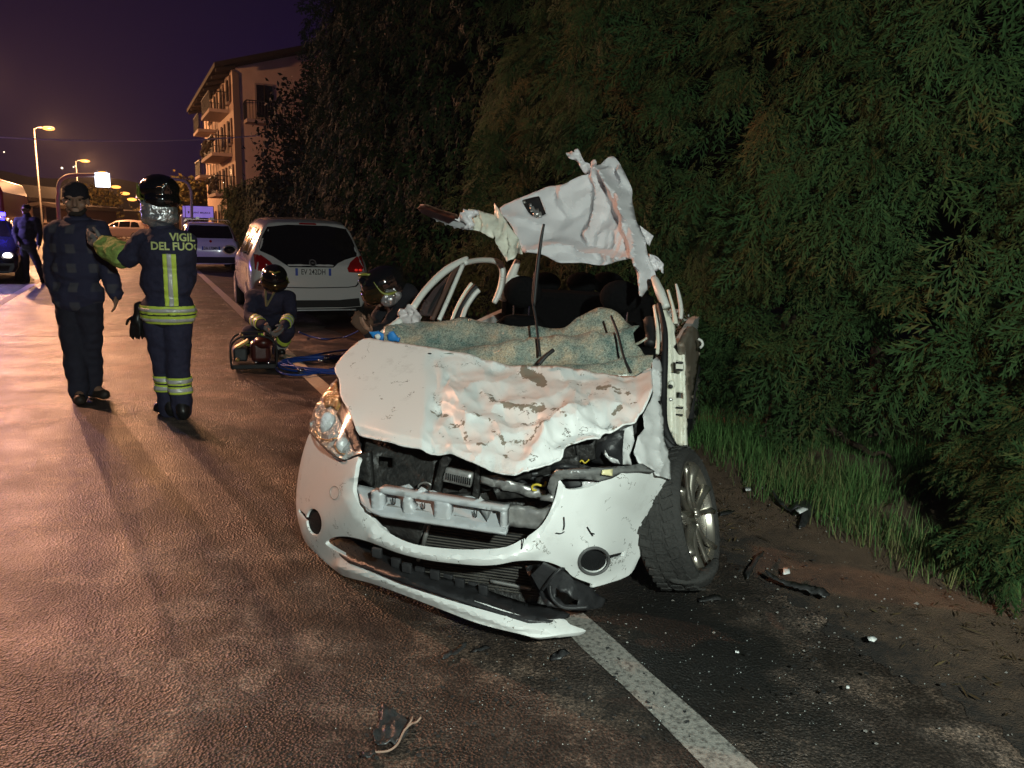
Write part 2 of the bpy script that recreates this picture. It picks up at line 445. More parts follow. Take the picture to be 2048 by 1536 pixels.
def face_u(s, z):
    """where the outer foliage of the tall hedge stands"""
    b = 4.15 - .35 * math.exp(-((z - 2.2) / 2.0) ** 2) + .32 * fbm((s * .55, z * .45, 5.0), 3) + .14 * fbm((s * 1.9, z * 1.6, 9.0), 3)
    return b + max(0, z - 5) * .12
HOLE = [(1725, 900), (1735, 790), (1800, 735), (1880, 730), (1960, 770), (2090, 760), (2090, 905), (1990, 930), (1900, 975), (1830, 965), (1760, 945)]
def fan_proto():
    """a drooping branch end: a stem carrying alternate flat sprays"""
    PV, PF = spray_proto(5, .022); V = []; F = []
    def put(x, ang, sc_, zz):
        c, s_ = math.cos(ang), math.sin(ang); k = len(V)
        for v in PV:
            a, b = v[0] * sc_, v[1] * sc_; V.append((x + a * c - b * s_, a * s_ + b * c, zz + v[2] * sc_ - .10 * x * x))
        F.extend([tuple(k + i for i in f) for f in PF])
    for x, ang, sc_ in ((.14, .95, .46), (.20, -1.0, .46), (.40, .70, .50), (.46, -.7, .50), (.55, .05, .56)): put(x, ang, sc_, .05 * math.sin(x * 40))
    return np.array(V), np.array(F)
def foliage(name, s0, s1, z0, z1, dens, size, proto, parent, ff=face_u, depth=.35, m=None, skirt=None, hole=True, gaps=0.0):
    n = int((s1 - s0) * (z1 - z0) * dens)
    s = nrg.uniform(s0, s1, n); z = nrg.uniform(z0, z1, n)
    q = nrg.uniform(0, 1, n) ** 1.5
    u = np.array([ff(a, b) for a, b in zip(s, z)]) - .10 + q * depth
    if gaps:
        gq = np.array([fbm((a * 1.5, b * 1.5, 21), 3) for a, b in zip(s, z)]); k = gq > -gaps + nrg.normal(0, .08, n); s, z, u = s[k], z[k], u[k]
    if skirt is not None:
        k = np.array([b > skirt(a) for a, b in zip(s, z)]); s, z, u = s[k], z[k], u[k]
    pos = np.stack([SU(a, b, c) for a, b, c in zip(s, u, z)])
    if hole:
        q = np.array([proj(p)[:2] for p in pos]); k = ~in_poly(q[:, 0], q[:, 1], HOLE); pos = pos[k]
    n = len(pos)
    cl = np.array([[fbm((p[0] * 1.1, p[1] * 1.1, p[2] * 1.1), 2), fbm((p[0] * 1.1 + 9, p[1] * 1.1, p[2] * 1.1), 2)] for p in pos])
    fwd = TOWARD[None] * (.45 + nrg.normal(0, .22, n))[:, None] + ALONG[None] * (-.30 + cl[:, :1] * 1.2 + nrg.normal(0, .45, n)[:, None]) + np.array([0, 0, 1])[None] * (-.62 + cl[:, 1] * .7 + nrg.normal(0, .28, n))[:, None]
    up = np.array([0, 0, 1])[None] * .55 + TOWARD[None] * .9 - ALONG[None] * .45 + nrg.normal(0, .38, (n, 3))
    V, F = scatter(proto, pos, frames(fwd, up), size * nrg.uniform(.6, 1.35, n))
    return nparr(name, V, F, m or M_hedge, parent)
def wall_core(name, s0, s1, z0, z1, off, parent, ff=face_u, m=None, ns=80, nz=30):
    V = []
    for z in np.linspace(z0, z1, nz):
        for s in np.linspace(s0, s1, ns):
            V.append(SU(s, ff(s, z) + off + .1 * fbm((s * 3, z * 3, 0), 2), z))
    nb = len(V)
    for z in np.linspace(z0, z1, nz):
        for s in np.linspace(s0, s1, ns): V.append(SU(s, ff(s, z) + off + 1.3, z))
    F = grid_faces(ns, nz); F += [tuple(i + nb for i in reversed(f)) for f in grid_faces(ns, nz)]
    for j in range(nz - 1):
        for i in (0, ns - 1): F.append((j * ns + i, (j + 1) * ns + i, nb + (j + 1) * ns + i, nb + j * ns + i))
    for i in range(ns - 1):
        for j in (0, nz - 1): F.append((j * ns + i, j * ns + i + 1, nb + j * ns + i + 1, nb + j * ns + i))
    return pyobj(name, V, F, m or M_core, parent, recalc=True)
HS1 = 21.5
H = thing('conifer_hedge', 'tall dark green cypress hedge with browned sprays, running along the roadside beside the wrecked car', 'hedge', SU(6, 4.6))
H.location = (0, 0, 0)
PR = spray_proto(6, .02); PR2 = spray_proto(3, .04); FAN = fan_proto()
def skirt(s): return .56 + .25 * fbm((s * .9, 4, 4), 3) + .25 * max(0, min(1, (3.2 - s) / 1.5))
foliage('foliage', -2.5, 9.0, .1, 7.4, 92, .36, FAN, H, skirt=skirt, depth=.50, gaps=.40)
foliage('foliage', 9.0, HS1, .15, 10.0, 95, .27, PR2, H, depth=.6, hole=False, gaps=.2)
# end face of the hedge towards the building
def end_sprays():
    n = 2200
    pos = np.stack([SU(HS1 + nrg.uniform(-.2, .3), nrg.uniform(4.0, 5.5), nrg.uniform(.2, 10.0)) for _ in range(n)])
    fwd = ALONG[None] + TOWARD[None] * nrg.uniform(-.2, .9, (n, 1)) + np.array([0, 0, 1])[None] * nrg.normal(-.4, .3, (n, 1))
    V, F = scatter(PR2, pos, frames(fwd, np.array([0, 0, 1])[None] + nrg.normal(0, .3, (n, 3))), .24 * nrg.uniform(.6, 1.4, n))
    nparr('foliage', V, F, M_hedge, H)
end_sprays()
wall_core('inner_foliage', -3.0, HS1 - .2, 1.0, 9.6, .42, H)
# low dead twigs and trunks under the skirt
def trunk(parent, p, h, r):
    mb = MB(); q = [p + np.array([.06 * fbm((p[0] * 3, k, 1), 2), .06 * fbm((p[1] * 3, k, 7), 2), h * k / 5]) for k in range(6)]
    mb.tube(q, [r * (1.5 if k == 0 else 1 - .1 * k) for k in range(6)], 8); mb.obj('trunk', M_bark, parent, True)
for s in np.arange(-2, HS1, 1.35):
    trunk(H, SU(s + rng.uniform(-.2, .2), 4.75 + rng.uniform(-.15, .15)), 1.6, .085)
trunk(H, np.array([*gnd(1733, 905)[:2], 0]), 1.2, .07)
def branch(px_pts, u_off, r, parent, name='branch'):
    mb = MB(); P = []
    for (x, y, d) in px_pts: P.append(atY(x, y, d))
    mb.tube(catmull(P, 5), np.linspace(r, r * .35, 5 * (len(P) - 1) + 1), 6); return mb.obj(name, M_bark, parent, True)
branch([(1655, 850, 5.35), (1690, 880, 5.25), (1722, 895, 5.1), (1745, 908, 5.0), (1765, 905, 5.0), (1782, 915, 4.95)], 0, .028, H)
branch([(1735, 870, 5.2), (1790, 862, 5.2), (1830, 866, 5.3), (1868, 868, 5.4)], 0, .022, H)
branch([(1840, 912, 4.9), (1862, 880, 5.1), (1870, 855, 5.3)], 0, .012, H)
branch([(2060, 825, 3.9), (2020, 800, 4.0), (2000, 775, 4.1)], 0, .014, H)
branch([(2060, 830, 3.9), (2020, 812, 4.0), (1998, 800, 4.1)], 0, .010, H)
branch([(1880, 830, 5.2), (1888, 880, 5.1), (1895, 930, 4.9)], 0, .009, H)
for k in range(26):
    x = rng.uniform(1530, 1900); y = rng.uniform(850, 905); d = 5.2 + rng.uniform(-.3, .5)
    branch([(x, y, d), (x + rng.uniform(-25, 25), y - rng.uniform(5, 40), d), (x + rng.uniform(-60, 60), y - rng.uniform(10, 60), d + .1)], 0, .006, H, 'twig')
# low branch in front, bottom right
def low_branch():
    n = 420
    P = [atY(x, y, d) for x, y, d in [(2090, 850, 3.45), (2040, 905, 3.4), (1985, 930, 3.45), (1930, 915, 3.6)]]
    P2 = [atY(x, y, d) for x, y, d in [(2090, 960, 3.1), (2050, 1010, 3.05), (2010, 1060, 3.05), (1990, 1100, 3.0)]]
    A = np.array(catmull(P, 12) + catmull(P2, 12)); pos = A[nrg.randint(0, len(A), n)] + nrg.normal(0, .07, (n, 3)) + np.array([.07, .05, .0])
    fwd = TOWARD[None] * nrg.uniform(.3, 1, (n, 1)) + ALONG[None] * nrg.normal(.2, .4, (n, 1)) + np.array([0, 0, 1])[None] * nrg.normal(-.35, .3, (n, 1))
    V, F = scatter(PR, pos, frames(fwd, np.array([0, 0, 1])[None] + nrg.normal(0, .35, (n, 3))), .15 * nrg.uniform(.6, 1.3, n))
    nparr('foliage', V, F, M_hedge, H)
low_branch()

# ------------------------------------------------------------------ grass
M_grass = hedge_mat('grass_blades', (.080, .170, .050), (.13, .115, .05), (.18, .17, .07))
def grass(name, n, s0, s1, u0, u1, h, seed):
    r = np.random.RandomState(seed); V = []; F = []
    cnt = 0
    while cnt < n:
        s = r.uniform(s0, s1); u = r.uniform(u0, u1)
        e = 3.35 + .28 * fbm((s * .8, 7.7, 1), 3) - .25 * max(0, (2.6 - s)) * .3
        d = fbm((s * 1.6, u * 1.6, 3.3), 3)
        if u < e + r.uniform(-.25, .15): continue
        if d < -.02 + r.normal(0, .12) and u > e + .15: continue
        if u > 4.7: continue
        L = h * r.uniform(.30, 1.30) * (.7 + .5 * min(1, max(0, u - e))); a = r.uniform(0, 2 * math.pi); lean = r.uniform(.2, 1.15)
        dx, dy = math.cos(a), math.sin(a); b = SU(s, u, .03); wv = np.array([-dy, dx, 0]) * r.uniform(.0012, .0028)
        k = len(V); dv = np.array([dx, dy, 0])
        p1 = b + np.array([0, 0, L * .5]) + dv * L * lean * .25; p2 = b + np.array([0, 0, L * (1 - .3 * lean)]) + dv * L * lean * .75
        V += [b - wv, b + wv, p1 + wv * .8, p1 - wv * .8, p2]; F += [(k, k + 1, k + 2, k + 3), (k + 3, k + 2, k + 4, k + 4)]
        cnt += 1
    V = np.array(V); F3 = []
    for f in F:
        if f[3] == f[2]: F3.append(f[:3])
        else: F3 += [(f[0], f[1], f[2]), (f[0], f[2], f[3])]
    o = nparr(name, V, F3, M_grass); o['kind'] = 'stuff'; return o
grass('grass', 26000, .3, 6.5, 2.9, 4.7, .27, 3)
# small stones and crumbs on the verge and road
M_crumb = mat('pale_stone', (.30, .29, .27), .8, c2=(.10, .09, .08), scale=3)
def crumbs():
    r = np.random.RandomState(5); mb = MB()
    for i in range(900):
        s = r.uniform(.2, 6); u = r.normal(2.9, .7)
        if u < 0 or u > 4.2: continue
        k = r.uniform(.002, .0075) * (1 if r.rand() < .96 else 2)
        p = SU(s, u, .012 + (.03 if u > 2.9 else 0))
        V = [p + np.array([a * k * r.uniform(.6, 1.3), b * k * r.uniform(.6, 1.3), c * k * .7]) for a, b, c in ((1, 0, 0), (-1, 0, 0), (0, 1, 0), (0, -1, 0), (0, 0, 1), (0, 0, -1))]
        mb.add(V, [(0, 2, 4), (2, 1, 4), (1, 3, 4), (3, 0, 4), (2, 0, 5), (1, 2, 5), (3, 1, 5), (0, 3, 5)])
    o = mb.obj('gravel', M_crumb); o['kind'] = 'stuff'
crumbs()
M_litter = hedge_mat('dead_needle_litter', (.070, .045, .022), (.10, .07, .035), (.15, .12, .06))
def litter():
    r = np.random.RandomState(31); V = []; F = []
    for i in range(5200):
        s = r.uniform(.1, 7.0); u = 2.35 + abs(r.normal(0, 1.0)) + r.uniform(0, .5)
        if u > 4.6 or fbm((s * 1.2, u * 1.2, 8), 3) < r.uniform(-.35, .25): continue
        p = SU(s, u, .016 + .04 * min(1, max(0, (u - 2.5) / .8)) + r.uniform(0, .012)); a = r.uniform(0, 6.28); L = r.uniform(.006, .035) * (1 if r.rand() < .9 else 2.2); wd = r.uniform(.0012, .005)
        d = np.array([math.cos(a), math.sin(a), r.normal(0, .15)]) * L; q = np.array([-math.sin(a), math.cos(a), r.normal(0, .2)]) * wd; k = len(V)
        V += [p - d, p + q, p + d, p - q]; F.append((k, k + 1, k + 2, k + 3))
    o = nparr('leaf_litter', V, F, M_litter); o['kind'] = 'stuff'
litter()
def seam():
    A = [gnd(x, y, .003) for x, y in ((-60, 671), (90, 673), (280, 672), (470, 668), (640, 662))]; V = []
    for p in catmull(A, 8): V += [p, p + np.array([.01, .022, 0])]
    o = pyobj('road_seam', V, [(2 * i, 2 * i + 2, 2 * i + 3, 2 * i + 1) for i in range(len(V) // 2 - 1)], M_core); o['kind'] = 'structure'
seam()
# ================================================================== the wrecked white hatchback
WYAW = rad(17.5)
WO = np.array([-.25, 2.6, 0.0])
WB = np.stack([[math.cos(WYAW), -math.sin(WYAW), 0], [math.sin(WYAW), math.cos(WYAW), 0], [0, 0, 1.0]])
WC = WB @ (CAM - WO)
def LY(px, py, y):
    px = np.atleast_1d(np.asarray(px, float)); py = np.atleast_1d(np.asarray(py, float)); y = np.broadcast_to(np.asarray(y, float), px.shape)
    d = CF[None] + CR[None] * ((px - 1024) / FPX)[:, None] + CU[None] * ((768 - py) / FPX)[:, None]
    d = d @ WB.T; t = (y - WC[1]) / d[:, 1]
    return WC[None] + d * t[:, None]
def L1(px, py, y): return LY(px, py, y)[0]
def resample(poly, step, closed=True):
    P = [np.array(p[:2], float) for p in poly]; out = []
    n = len(P)
    for i in range(n if closed else n - 1):
        a, b = P[i], P[(i + 1) % n]; k = max(1, int(round(np.linalg.norm(b - a) / step)))
        out += [a + (b - a) * j / k for j in range(k)]
    if not closed: out.append(P[-1])
    return out
def cdt(outer, holes=(), step=8, jit=.25, seed=1):
    r = np.random.RandomState(seed)
    rings = [resample(outer, step)] + [resample(h, step * .7) for h in holes]
    V = []; E = []
    for R in rings:
        n0 = len(V); V += R; E += [(n0 + i, n0 + (i + 1) % len(R)) for i in range(len(R))]
    A = np.array(outer, float)[:, :2]; x0, y0 = A.min(0); x1, y1 = A.max(0)
    gx, gy = np.meshgrid(np.arange(x0, x1, step), np.arange(y0, y1, step * .87)); gx = gx.copy(); gx[1::2] += step / 2
    gx = (gx + r.uniform(-jit, jit, gx.shape) * step).ravel(); gy = (gy + r.uniform(-jit, jit, gy.shape) * step).ravel()
    k = in_poly(gx, gy, outer)
    for h in holes: k &= ~in_poly(gx, gy, h)
    gx, gy = gx[k], gy[k]
    B = np.array(V); d = np.array([np.min((B[:, 0] - a) ** 2 + (B[:, 1] - b) ** 2) for a, b in zip(gx, gy)]) if len(gx) else np.zeros(0)
    k = d > (step * .5) ** 2
    V += [np.array([a, b]) for a, b in zip(gx[k], gy[k])]
    v, e_, f, _, _, _ = delaunay_2d_cdt([Vector((float(p[0]), float(p[1]))) for p in V], E, [], 0, 1e-4)
    v = np.array([[q.x, q.y] for q in v]); f = np.array([t for t in f if len(t) == 3])
    c = v[f].mean(1); k = in_poly(c[:, 0], c[:, 1], outer)
    for h in holes: k &= ~in_poly(c[:, 0], c[:, 1], h)
    return v, f[k]
def plate(name, outer, df, m, parent, step=8, holes=(), thick=.004, disp=None, ddir=(0, -.4, .9), smooth=True, chip=None, off=-1.0, bev=0.0, curve=0, deg=None):
    if curve: outer = [tuple(p) for p in catmull([p[:2] for p in outer], curve, True)]
    v, f = cdt(outer, holes, step)
    y = df(v[:, 0], v[:, 1]) if callable(df) else np.full(len(v), float(df))
    P = LY(v[:, 0], v[:, 1], y)
    if disp is not None:
        q = disp(v[:, 0], v[:, 1]); P = P + np.asarray(ddir)[None] * q[:, None]
    # face the camera
    a, b, c = P[f[:, 0]], P[f[:, 1]], P[f[:, 2]]
    n = np.cross(b - a, c - a); fl = (n * (WC[None] - a)).sum(1) < 0
    f = f[:, ::-1] if fl.mean() > .5 else f
    o = pyobj(name, P, f, m, parent, smooth)
    if chip is not None:
        at = o.data.attributes.new('chip', 'FLOAT', 'POINT'); at.data.foreach_set('value', chip(v[:, 0], v[:, 1]).astype(np.float32))
    if deg: auto_smooth(o, deg)
    if thick: solid(o, thick, off)
    if bev: bevel(o, bev, 3)
    return o
def vfbm(px, py, s, o=(0, 0, 0), octv=3):
    return np.array([noise.fractal(Vector((a * s + o[0], b * s + o[1], o[2])), 1.0, 2.0, octv) for a, b in zip(px, py)])
def vridge(px, py, sx, sy, o=(0, 0, 0), octv=3):
    return np.array([1 - abs(noise.fractal(Vector((a * sx + o[0], b * sy + o[1], o[2])), 1.0, 2.0, octv)) * 1.6 for a, b in zip(px, py)])
def vcell(px, py, sx, sy, o=0):
    """shallow bowls meeting in sharp ridges: buckled sheet metal"""
    r = np.array([noise.voronoi(Vector((a * sx, b * sy, o)))[0][0] for a, b in zip(px, py)]); return np.minimum(r, 1.1) ** 1.6
def dist_poly(px, py, pts):
    d = np.full(len(px), 1e9)
    for (x0, y0), (x1, y1) in zip(pts[:-1], pts[1:]):
        ex, ey = x1 - x0, y1 - y0; t = np.clip(((px - x0) * ex + (py - y0) * ey) / (ex * ex + ey * ey + 1e-9), 0, 1)
        d = np.minimum(d, np.hypot(px - x0 - t * ex, py - y0 - t * ey))
    return d
def sstep(a, b, x):
    t = np.clip((x - a) / (b - a), 0, 1); return t * t * (3 - 2 * t)
def ptube(name, pts, r, m, parent=None, n=8, k=5, flat=1.0):
    P = [L1(*p[:3]) for p in pts]; Q = catmull(P, k) if k > 1 else P
    rr = r
    if isinstance(r, (list, tuple)): rr = np.interp(np.linspace(0, 1, len(Q)), np.linspace(0, 1, len(r)), r)
    mb = MB(); mb.tube(Q, rr, n, flat=flat); return mb.obj(name, m, parent, True)
def pbox(name, px, py, y, dim, m, parent, rz=0., ry=0., bev=.003):
    mb = MB(); mb.box(L1(px, py, y), dim, Matrix.Rotation(ry, 3, 'Y') @ Matrix.Rotation(rz, 3, 'Z')); o = mb.obj(name, m, parent)
    if bev: bevel(o, bev, 2)
    return o

WRECK = thing('wrecked_car', 'white hatchback wrecked in a crash, roof torn up, bonnet crumpled and front bumper hanging', 'car', WO, -WYAW)
# --- materials of the wreck
def wreck_paint(name, base, primer=(.23, .205, .16), dirt=(.16, .15, .13), dirtamt=.5, rough=.33):
    m = bpy.data.materials.new(name); m.use_nodes = True
    n = m.node_tree.nodes; l = m.node_tree.links; b = n['Principled BSDF']
    co = n.new('ShaderNodeTexCoord').outputs['Object']
    at = n.new('ShaderNodeAttribute'); at.attribute_name = 'chip'
    t = n.new('ShaderNodeTexNoise'); t.inputs['Scale'].default_value = 26; t.inputs['Detail'].default_value = 6; t.inputs['Roughness'].default_value = .7; l.new(co, t.inputs['Vector'])
    a = n.new('ShaderNodeMath'); a.operation = 'MULTIPLY_ADD'; l.new(t.outputs['Fac'], a.inputs[0]); a.inputs[1].default_value = 1.5; l.new(at.outputs['Fac'], a.inputs[2])
    r = n.new('ShaderNodeValToRGB'); r.color_ramp.elements[0].position = .985; r.color_ramp.elements[1].position = 1.0
    hf = n.new('ShaderNodeMath'); hf.operation = 'MULTIPLY'; hf.inputs[1].default_value = .78; l.new(a.outputs[0], hf.inputs[0]); l.new(hf.outputs[0], r.inputs[0])
    t2 = n.new('ShaderNodeTexNoise'); t2.inputs['Scale'].default_value = 5; t2.inputs['Detail'].default_value = 8; t2.inputs['Roughness'].default_value = .75; l.new(co, t2.inputs['Vector'])
    r2 = n.new('ShaderNodeValToRGB'); r2.color_ramp.elements[0].position = .56; r2.color_ramp.elements[1].position = .80
    r2.color_ramp.elements[1].color = (dirtamt,) * 3 + (1,); l.new(t2.outputs['Fac'], r2.inputs[0])
    t3 = n.new('ShaderNodeTexNoise'); t3.inputs['Scale'].default_value = 75; t3.inputs['Detail'].default_value = 3; l.new(co, t3.inputs['Vector'])
    r3 = n.new('ShaderNodeValToRGB'); r3.color_ramp.elements[0].position = .66; r3.color_ramp.elements[1].position = .70; r3.color_ramp.elements[1].color = (.7, .7, .7, 1); l.new(t3.outputs['Fac'], r3.inputs[0])
    ms = n.new('ShaderNodeMath'); ms.operation = 'MULTIPLY'; l.new(r3.outputs[0], ms.inputs[0]); l.new(r2.outputs[0], ms.inputs[1])
    def mix(A, B, f):
        x = n.new('ShaderNodeMix'); x.data_type = 'RGBA'
        for s_, v in ((0, f), (6, A), (7, B)):
            if isinstance(v, tuple): x.inputs[s_].default_value = _rgba(v)
            else: l.new(v, x.inputs[s_])
        return x.outputs[2]
    c = mix(base, dirt, r2.outputs[0]); c = mix(c, (.06, .055, .05), ms.outputs[0]); c = mix(c, primer, r.outputs[0])
    l.new(c, b.inputs['Base Color'])
    tw = n.new('ShaderNodeTexNoise'); tw.inputs['Scale'].default_value = 7; tw.inputs['Detail'].default_value = 5; tw.inputs['Roughness'].default_value = .62; l.new(co, tw.inputs['Vector'])
    sb = n.new('ShaderNodeMath'); sb.operation = 'SUBTRACT'; sb.inputs[1].default_value = .5; l.new(tw.outputs['Fac'], sb.inputs[0]); ab = n.new('ShaderNodeMath'); ab.operation = 'ABSOLUTE'; l.new(sb.outputs[0], ab.inputs[0])
    ls = n.new('ShaderNodeMath'); ls.operation = 'LESS_THAN'; ls.inputs[1].default_value = .0042; l.new(ab.outputs[0], ls.inputs[0])
    t5 = n.new('ShaderNodeTexNoise'); t5.inputs['Scale'].default_value = 11; t5.inputs['Detail'].default_value = 3; l.new(co, t5.inputs['Vector'])
    gt = n.new('ShaderNodeMath'); gt.operation = 'GREATER_THAN'; gt.inputs[1].default_value = .585; l.new(t5.outputs['Fac'], gt.inputs[0])
    g2 = n.new('ShaderNodeMath'); g2.operation = 'GREATER_THAN'; g2.inputs[1].default_value = -.1; l.new(at.outputs['Fac'], g2.inputs[0])
    m1 = n.new('ShaderNodeMath'); m1.operation = 'MULTIPLY'; l.new(ls.outputs[0], m1.inputs[0]); l.new(gt.outputs[0], m1.inputs[1]); m2 = n.new('ShaderNodeMath'); m2.operation = 'MULTIPLY'; l.new(m1.outputs[0], m2.inputs[0]); l.new(g2.outputs[0], m2.inputs[1])
    c = mix(c, (.13, .12, .10), m2.outputs[0]); l.new(c, b.inputs['Base Color'])
    rr = n.new('ShaderNodeMapRange'); rr.inputs['To Min'].default_value = rough; rr.inputs['To Max'].default_value = .7; l.new(r.outputs[0], rr.inputs[0]); l.new(rr.outputs[0], b.inputs['Roughness'])
    bp = n.new('ShaderNodeBump'); bp.inputs['Strength'].default_value = .5; bp.inputs['Distance'].default_value = -.002; l.new(r.outputs[0], bp.inputs['Height']); l.new(bp.outputs[0], b.inputs['Normal'])
    return m
W_paint = wreck_paint('scarred_white_paint', (.74, .75, .73), rough=.46)
W_bump = wreck_paint('scuffed_white_bumper', (.74, .75, .73), dirt=(.34, .32, .29), dirtamt=.45)
W_torn = wreck_paint('torn_dirty_paint', (.58, .58, .57), dirt=(.20, .18, .17), dirtamt=.9, rough=.45)
W_jamb = wreck_paint('yellowed_inner_paint', (.66, .65, .55), dirt=(.30, .20, .10), dirtamt=.7, rough=.4)
W_liner = mat('torn_roof_lining', (.68, .67, .69), .75, c2=(.54, .52, .53), scale=4, amt=.9, bump=.1, bscale=200)
M_engine = mat('engine_bay_black', (.010, .010, .010), .5, c2=(.032, .030, .028), scale=22, bump=.4, bscale=45)
M_alu = mat('dull_aluminium', (.55, .55, .54), .38, metal=.7, c2=(.34, .33, .31), scale=18, rvar=.1)
M_beam = mat('primed_crash_beam', (.50, .53, .56), .45, c2=(.38, .38, .37), scale=12, amt=.9, metal=.1)
M_seat = mat('dark_seat_cloth', (.0035, .0035, .004), .95, c2=(.006, .006, .0065), scale=60, bump=.3, bscale=200, spec=.06)
M_yellow = mat('yellow_plastic', (.55, .42, .04), .5)
M_bluecl = mat('blue_glove_rubber', (.02, .20, .50), .5)

# --- bonnet
hood_out = [(728, 677), (766, 681), (804, 686), (865, 695), (926, 703), (975, 713), (1045, 722), (1082, 725), (1180, 734), (1240, 737), (1277, 736), (1300, 730),
            (1304, 755), (1305, 779), (1300, 792), (1287, 811), (1276, 824), (1265, 836), (1228, 847), (1204, 852), (1197, 861), (1160, 868), (1136, 874), (1126, 888), (1119, 899),
            (1085, 914), (1058, 924), (1031, 930), (1009, 928), (987, 923), (960, 915), (941, 908), (920, 899), (907, 894), (893, 889), (877, 890), (850, 891), (829, 889), (800, 884), (780, 878), (745, 871), (716, 863),
            (706, 842), (697, 821), (686, 803), (680, 789), (679, 770), (677, 757), (669, 736), (690, 706)]
hood_df = rbf([(728, 677, 1.0), (804, 686, .97), (975, 713, .93), (1082, 725, .92), (1180, 734, .93), (1300, 730, 1.02), (669, 736, .80), (680, 789, .62), (697, 821, .5), (716, 863, .38),
               (780, 878, .29), (829, 889, .25), (877, 890, .22), (941, 908, .17), (1031, 930, .12), (1119, 899, .2), (1204, 852, .34), (1265, 836, .42), (1304, 780, .62),
               (800, 780, .62), (950, 800, .54), (1100, 800, .50), (1210, 790, .56), (860, 850, .36), (1030, 870, .30)])
CREASE = [([(893, 768), (915, 790), (940, 815)], .020, 20), ([(935, 828), (990, 845), (1040, 850), (1080, 858)], .024, 20), ([(975, 788), (1000, 800), (1030, 806), (1085, 806)], .016, 17),
          ([(1078, 880), (1090, 850), (1112, 830), (1140, 814), (1178, 800)], .034, 26), ([(1140, 816), (1170, 830), (1212, 843)], .016, 18), ([(1184, 768), (1178, 790), (1190, 820), (1222, 850)], -.022, 22),
          ([(985, 868), (1030, 880), (1062, 895)], .014, 18), ([(1190, 765), (1240, 768), (1304, 785)], .016, 18), ([(872, 724), (905, 706), (945, 712), (1000, 730), (1080, 744), (1200, 750), (1290, 742)], -.012, 16),
          ([(868, 742), (864, 775), (868, 808), (880, 818)], -.014, 14), ([(905, 830), (925, 860), (930, 880)], -.012, 18), ([(1010, 830), (1070, 828), (1105, 835)], -.020, 20), ([(1100, 770), (1140, 775), (1180, 768)], .012, 22), ([(1120, 860), (1160, 850), (1200, 852)], -.016, 20)]
def hood_disp(px, py):
    wx = px + 9 * vfbm(px, py, .02, (3, 1, 0), 2); wy = py + 9 * vfbm(px, py, .02, (1, 7, 4), 2)
    dent = sstep(862, 885, wx + .25 * (wy - 780)) * sstep(700, 735, wy + .02 * (px - 900)) * sstep(1310, 1270, px)
    q = -.022 * dent
    for pts, h, wd in CREASE:
        d = dist_poly(wx, wy, pts); q = q + h * np.maximum(0, 1 - d / (wd * 1.35)) ** 1.3
    q = q + dent * (.034 * (vcell(wx + .3 * wy, wy, .012, .024, 1.5) - .4) + .010 * (vcell(wx, wy - .2 * wx, .028, .045, 4.5) - .4) + .008 * vfbm(px, py, .012, (0, 0, 3), 2) + .006 * (vcell(wx - .5 * wy, wy, .05, .06, 9.5) - .4))
    lip = sstep(14, 0, dist_poly(px, py, [(716, 863), (780, 878), (829, 889), (877, 890), (941, 908), (1031, 930), (1119, 899)]))
    return q - .018 * lip
def hood_chip(px, py):
    c = np.where(px > 880, -.06, -.2)
    jit = 6 * vfbm(px, py, .035, (8, 2, 1), 3)
    for pts, a, wd in [([(985, 792), (1010, 800), (1040, 808), (1085, 806)], .60, 13), ([(1055, 735), (1075, 745), (1080, 752)], .9, 20), ([(935, 822), (985, 838)], .5, 8), ([(865, 816), (895, 818)], .55, 8),
                        ([(900, 845), (925, 838), (930, 862)], .5, 11), ([(985, 855), (1010, 880), (1060, 870)], .5, 12), ([(985, 900), (1020, 905), (1045, 895)], .5, 9), ([(1195, 765), (1225, 770), (1255, 776)], .55, 11),
                        ([(1225, 810), (1240, 800)], .6, 9), ([(1105, 815), (1130, 830)], .55, 11), ([(1060, 870), (1085, 850), (1105, 835)], .5, 9), ([(1180, 800), (1195, 825)], .4, 7), ([(1020, 925), (1045, 918)], .4, 8), ([(1010, 752), (1060, 750)], .32, 6), ([(1110, 900), (1140, 890)], .4, 6), ([(905, 760), (925, 752)], .35, 5), ([(960, 775), (985, 783), (1000, 780)], .5, 7), ([(1040, 830), (1060, 838), (1085, 838)], .5, 7), ([(940, 870), (960, 885), (985, 885)], .5, 8), ([(1120, 780), (1130, 800)], .4, 6), ([(1090, 890), (1115, 880), (1140, 872)], .45, 6), ([(1200, 835), (1225, 842)], .5, 7), ([(1255, 800), (1275, 795)], .5, 7), ([(870, 845), (880, 860)], .35, 5), ([(1150, 760), (1165, 758)], .45, 6), ([(985, 818), (1000, 822)], .5, 7), ([(1060, 912), (1080, 905)], .4, 6)]:
        c = np.maximum(c, a * sstep(wd, wd * .2, dist_poly(px + jit, py + jit, pts)))
    c = np.maximum(c, np.where(px > 890, .18 * sstep(900, 960, px) * sstep(740, 780, py) - .03, -.2))
    return c
hood = plate('bonnet', hood_out, hood_df, W_paint, WRECK, step=3.6, thick=.005, curve=3, disp=hood_disp, chip=hood_chip, deg=15)
mb = MB(); mb.ell(L1(859, 709, .905) + np.array([0, 0, .004]), (.010, .010, .004)); mb.obj('washer_jet', M_dark, hood)

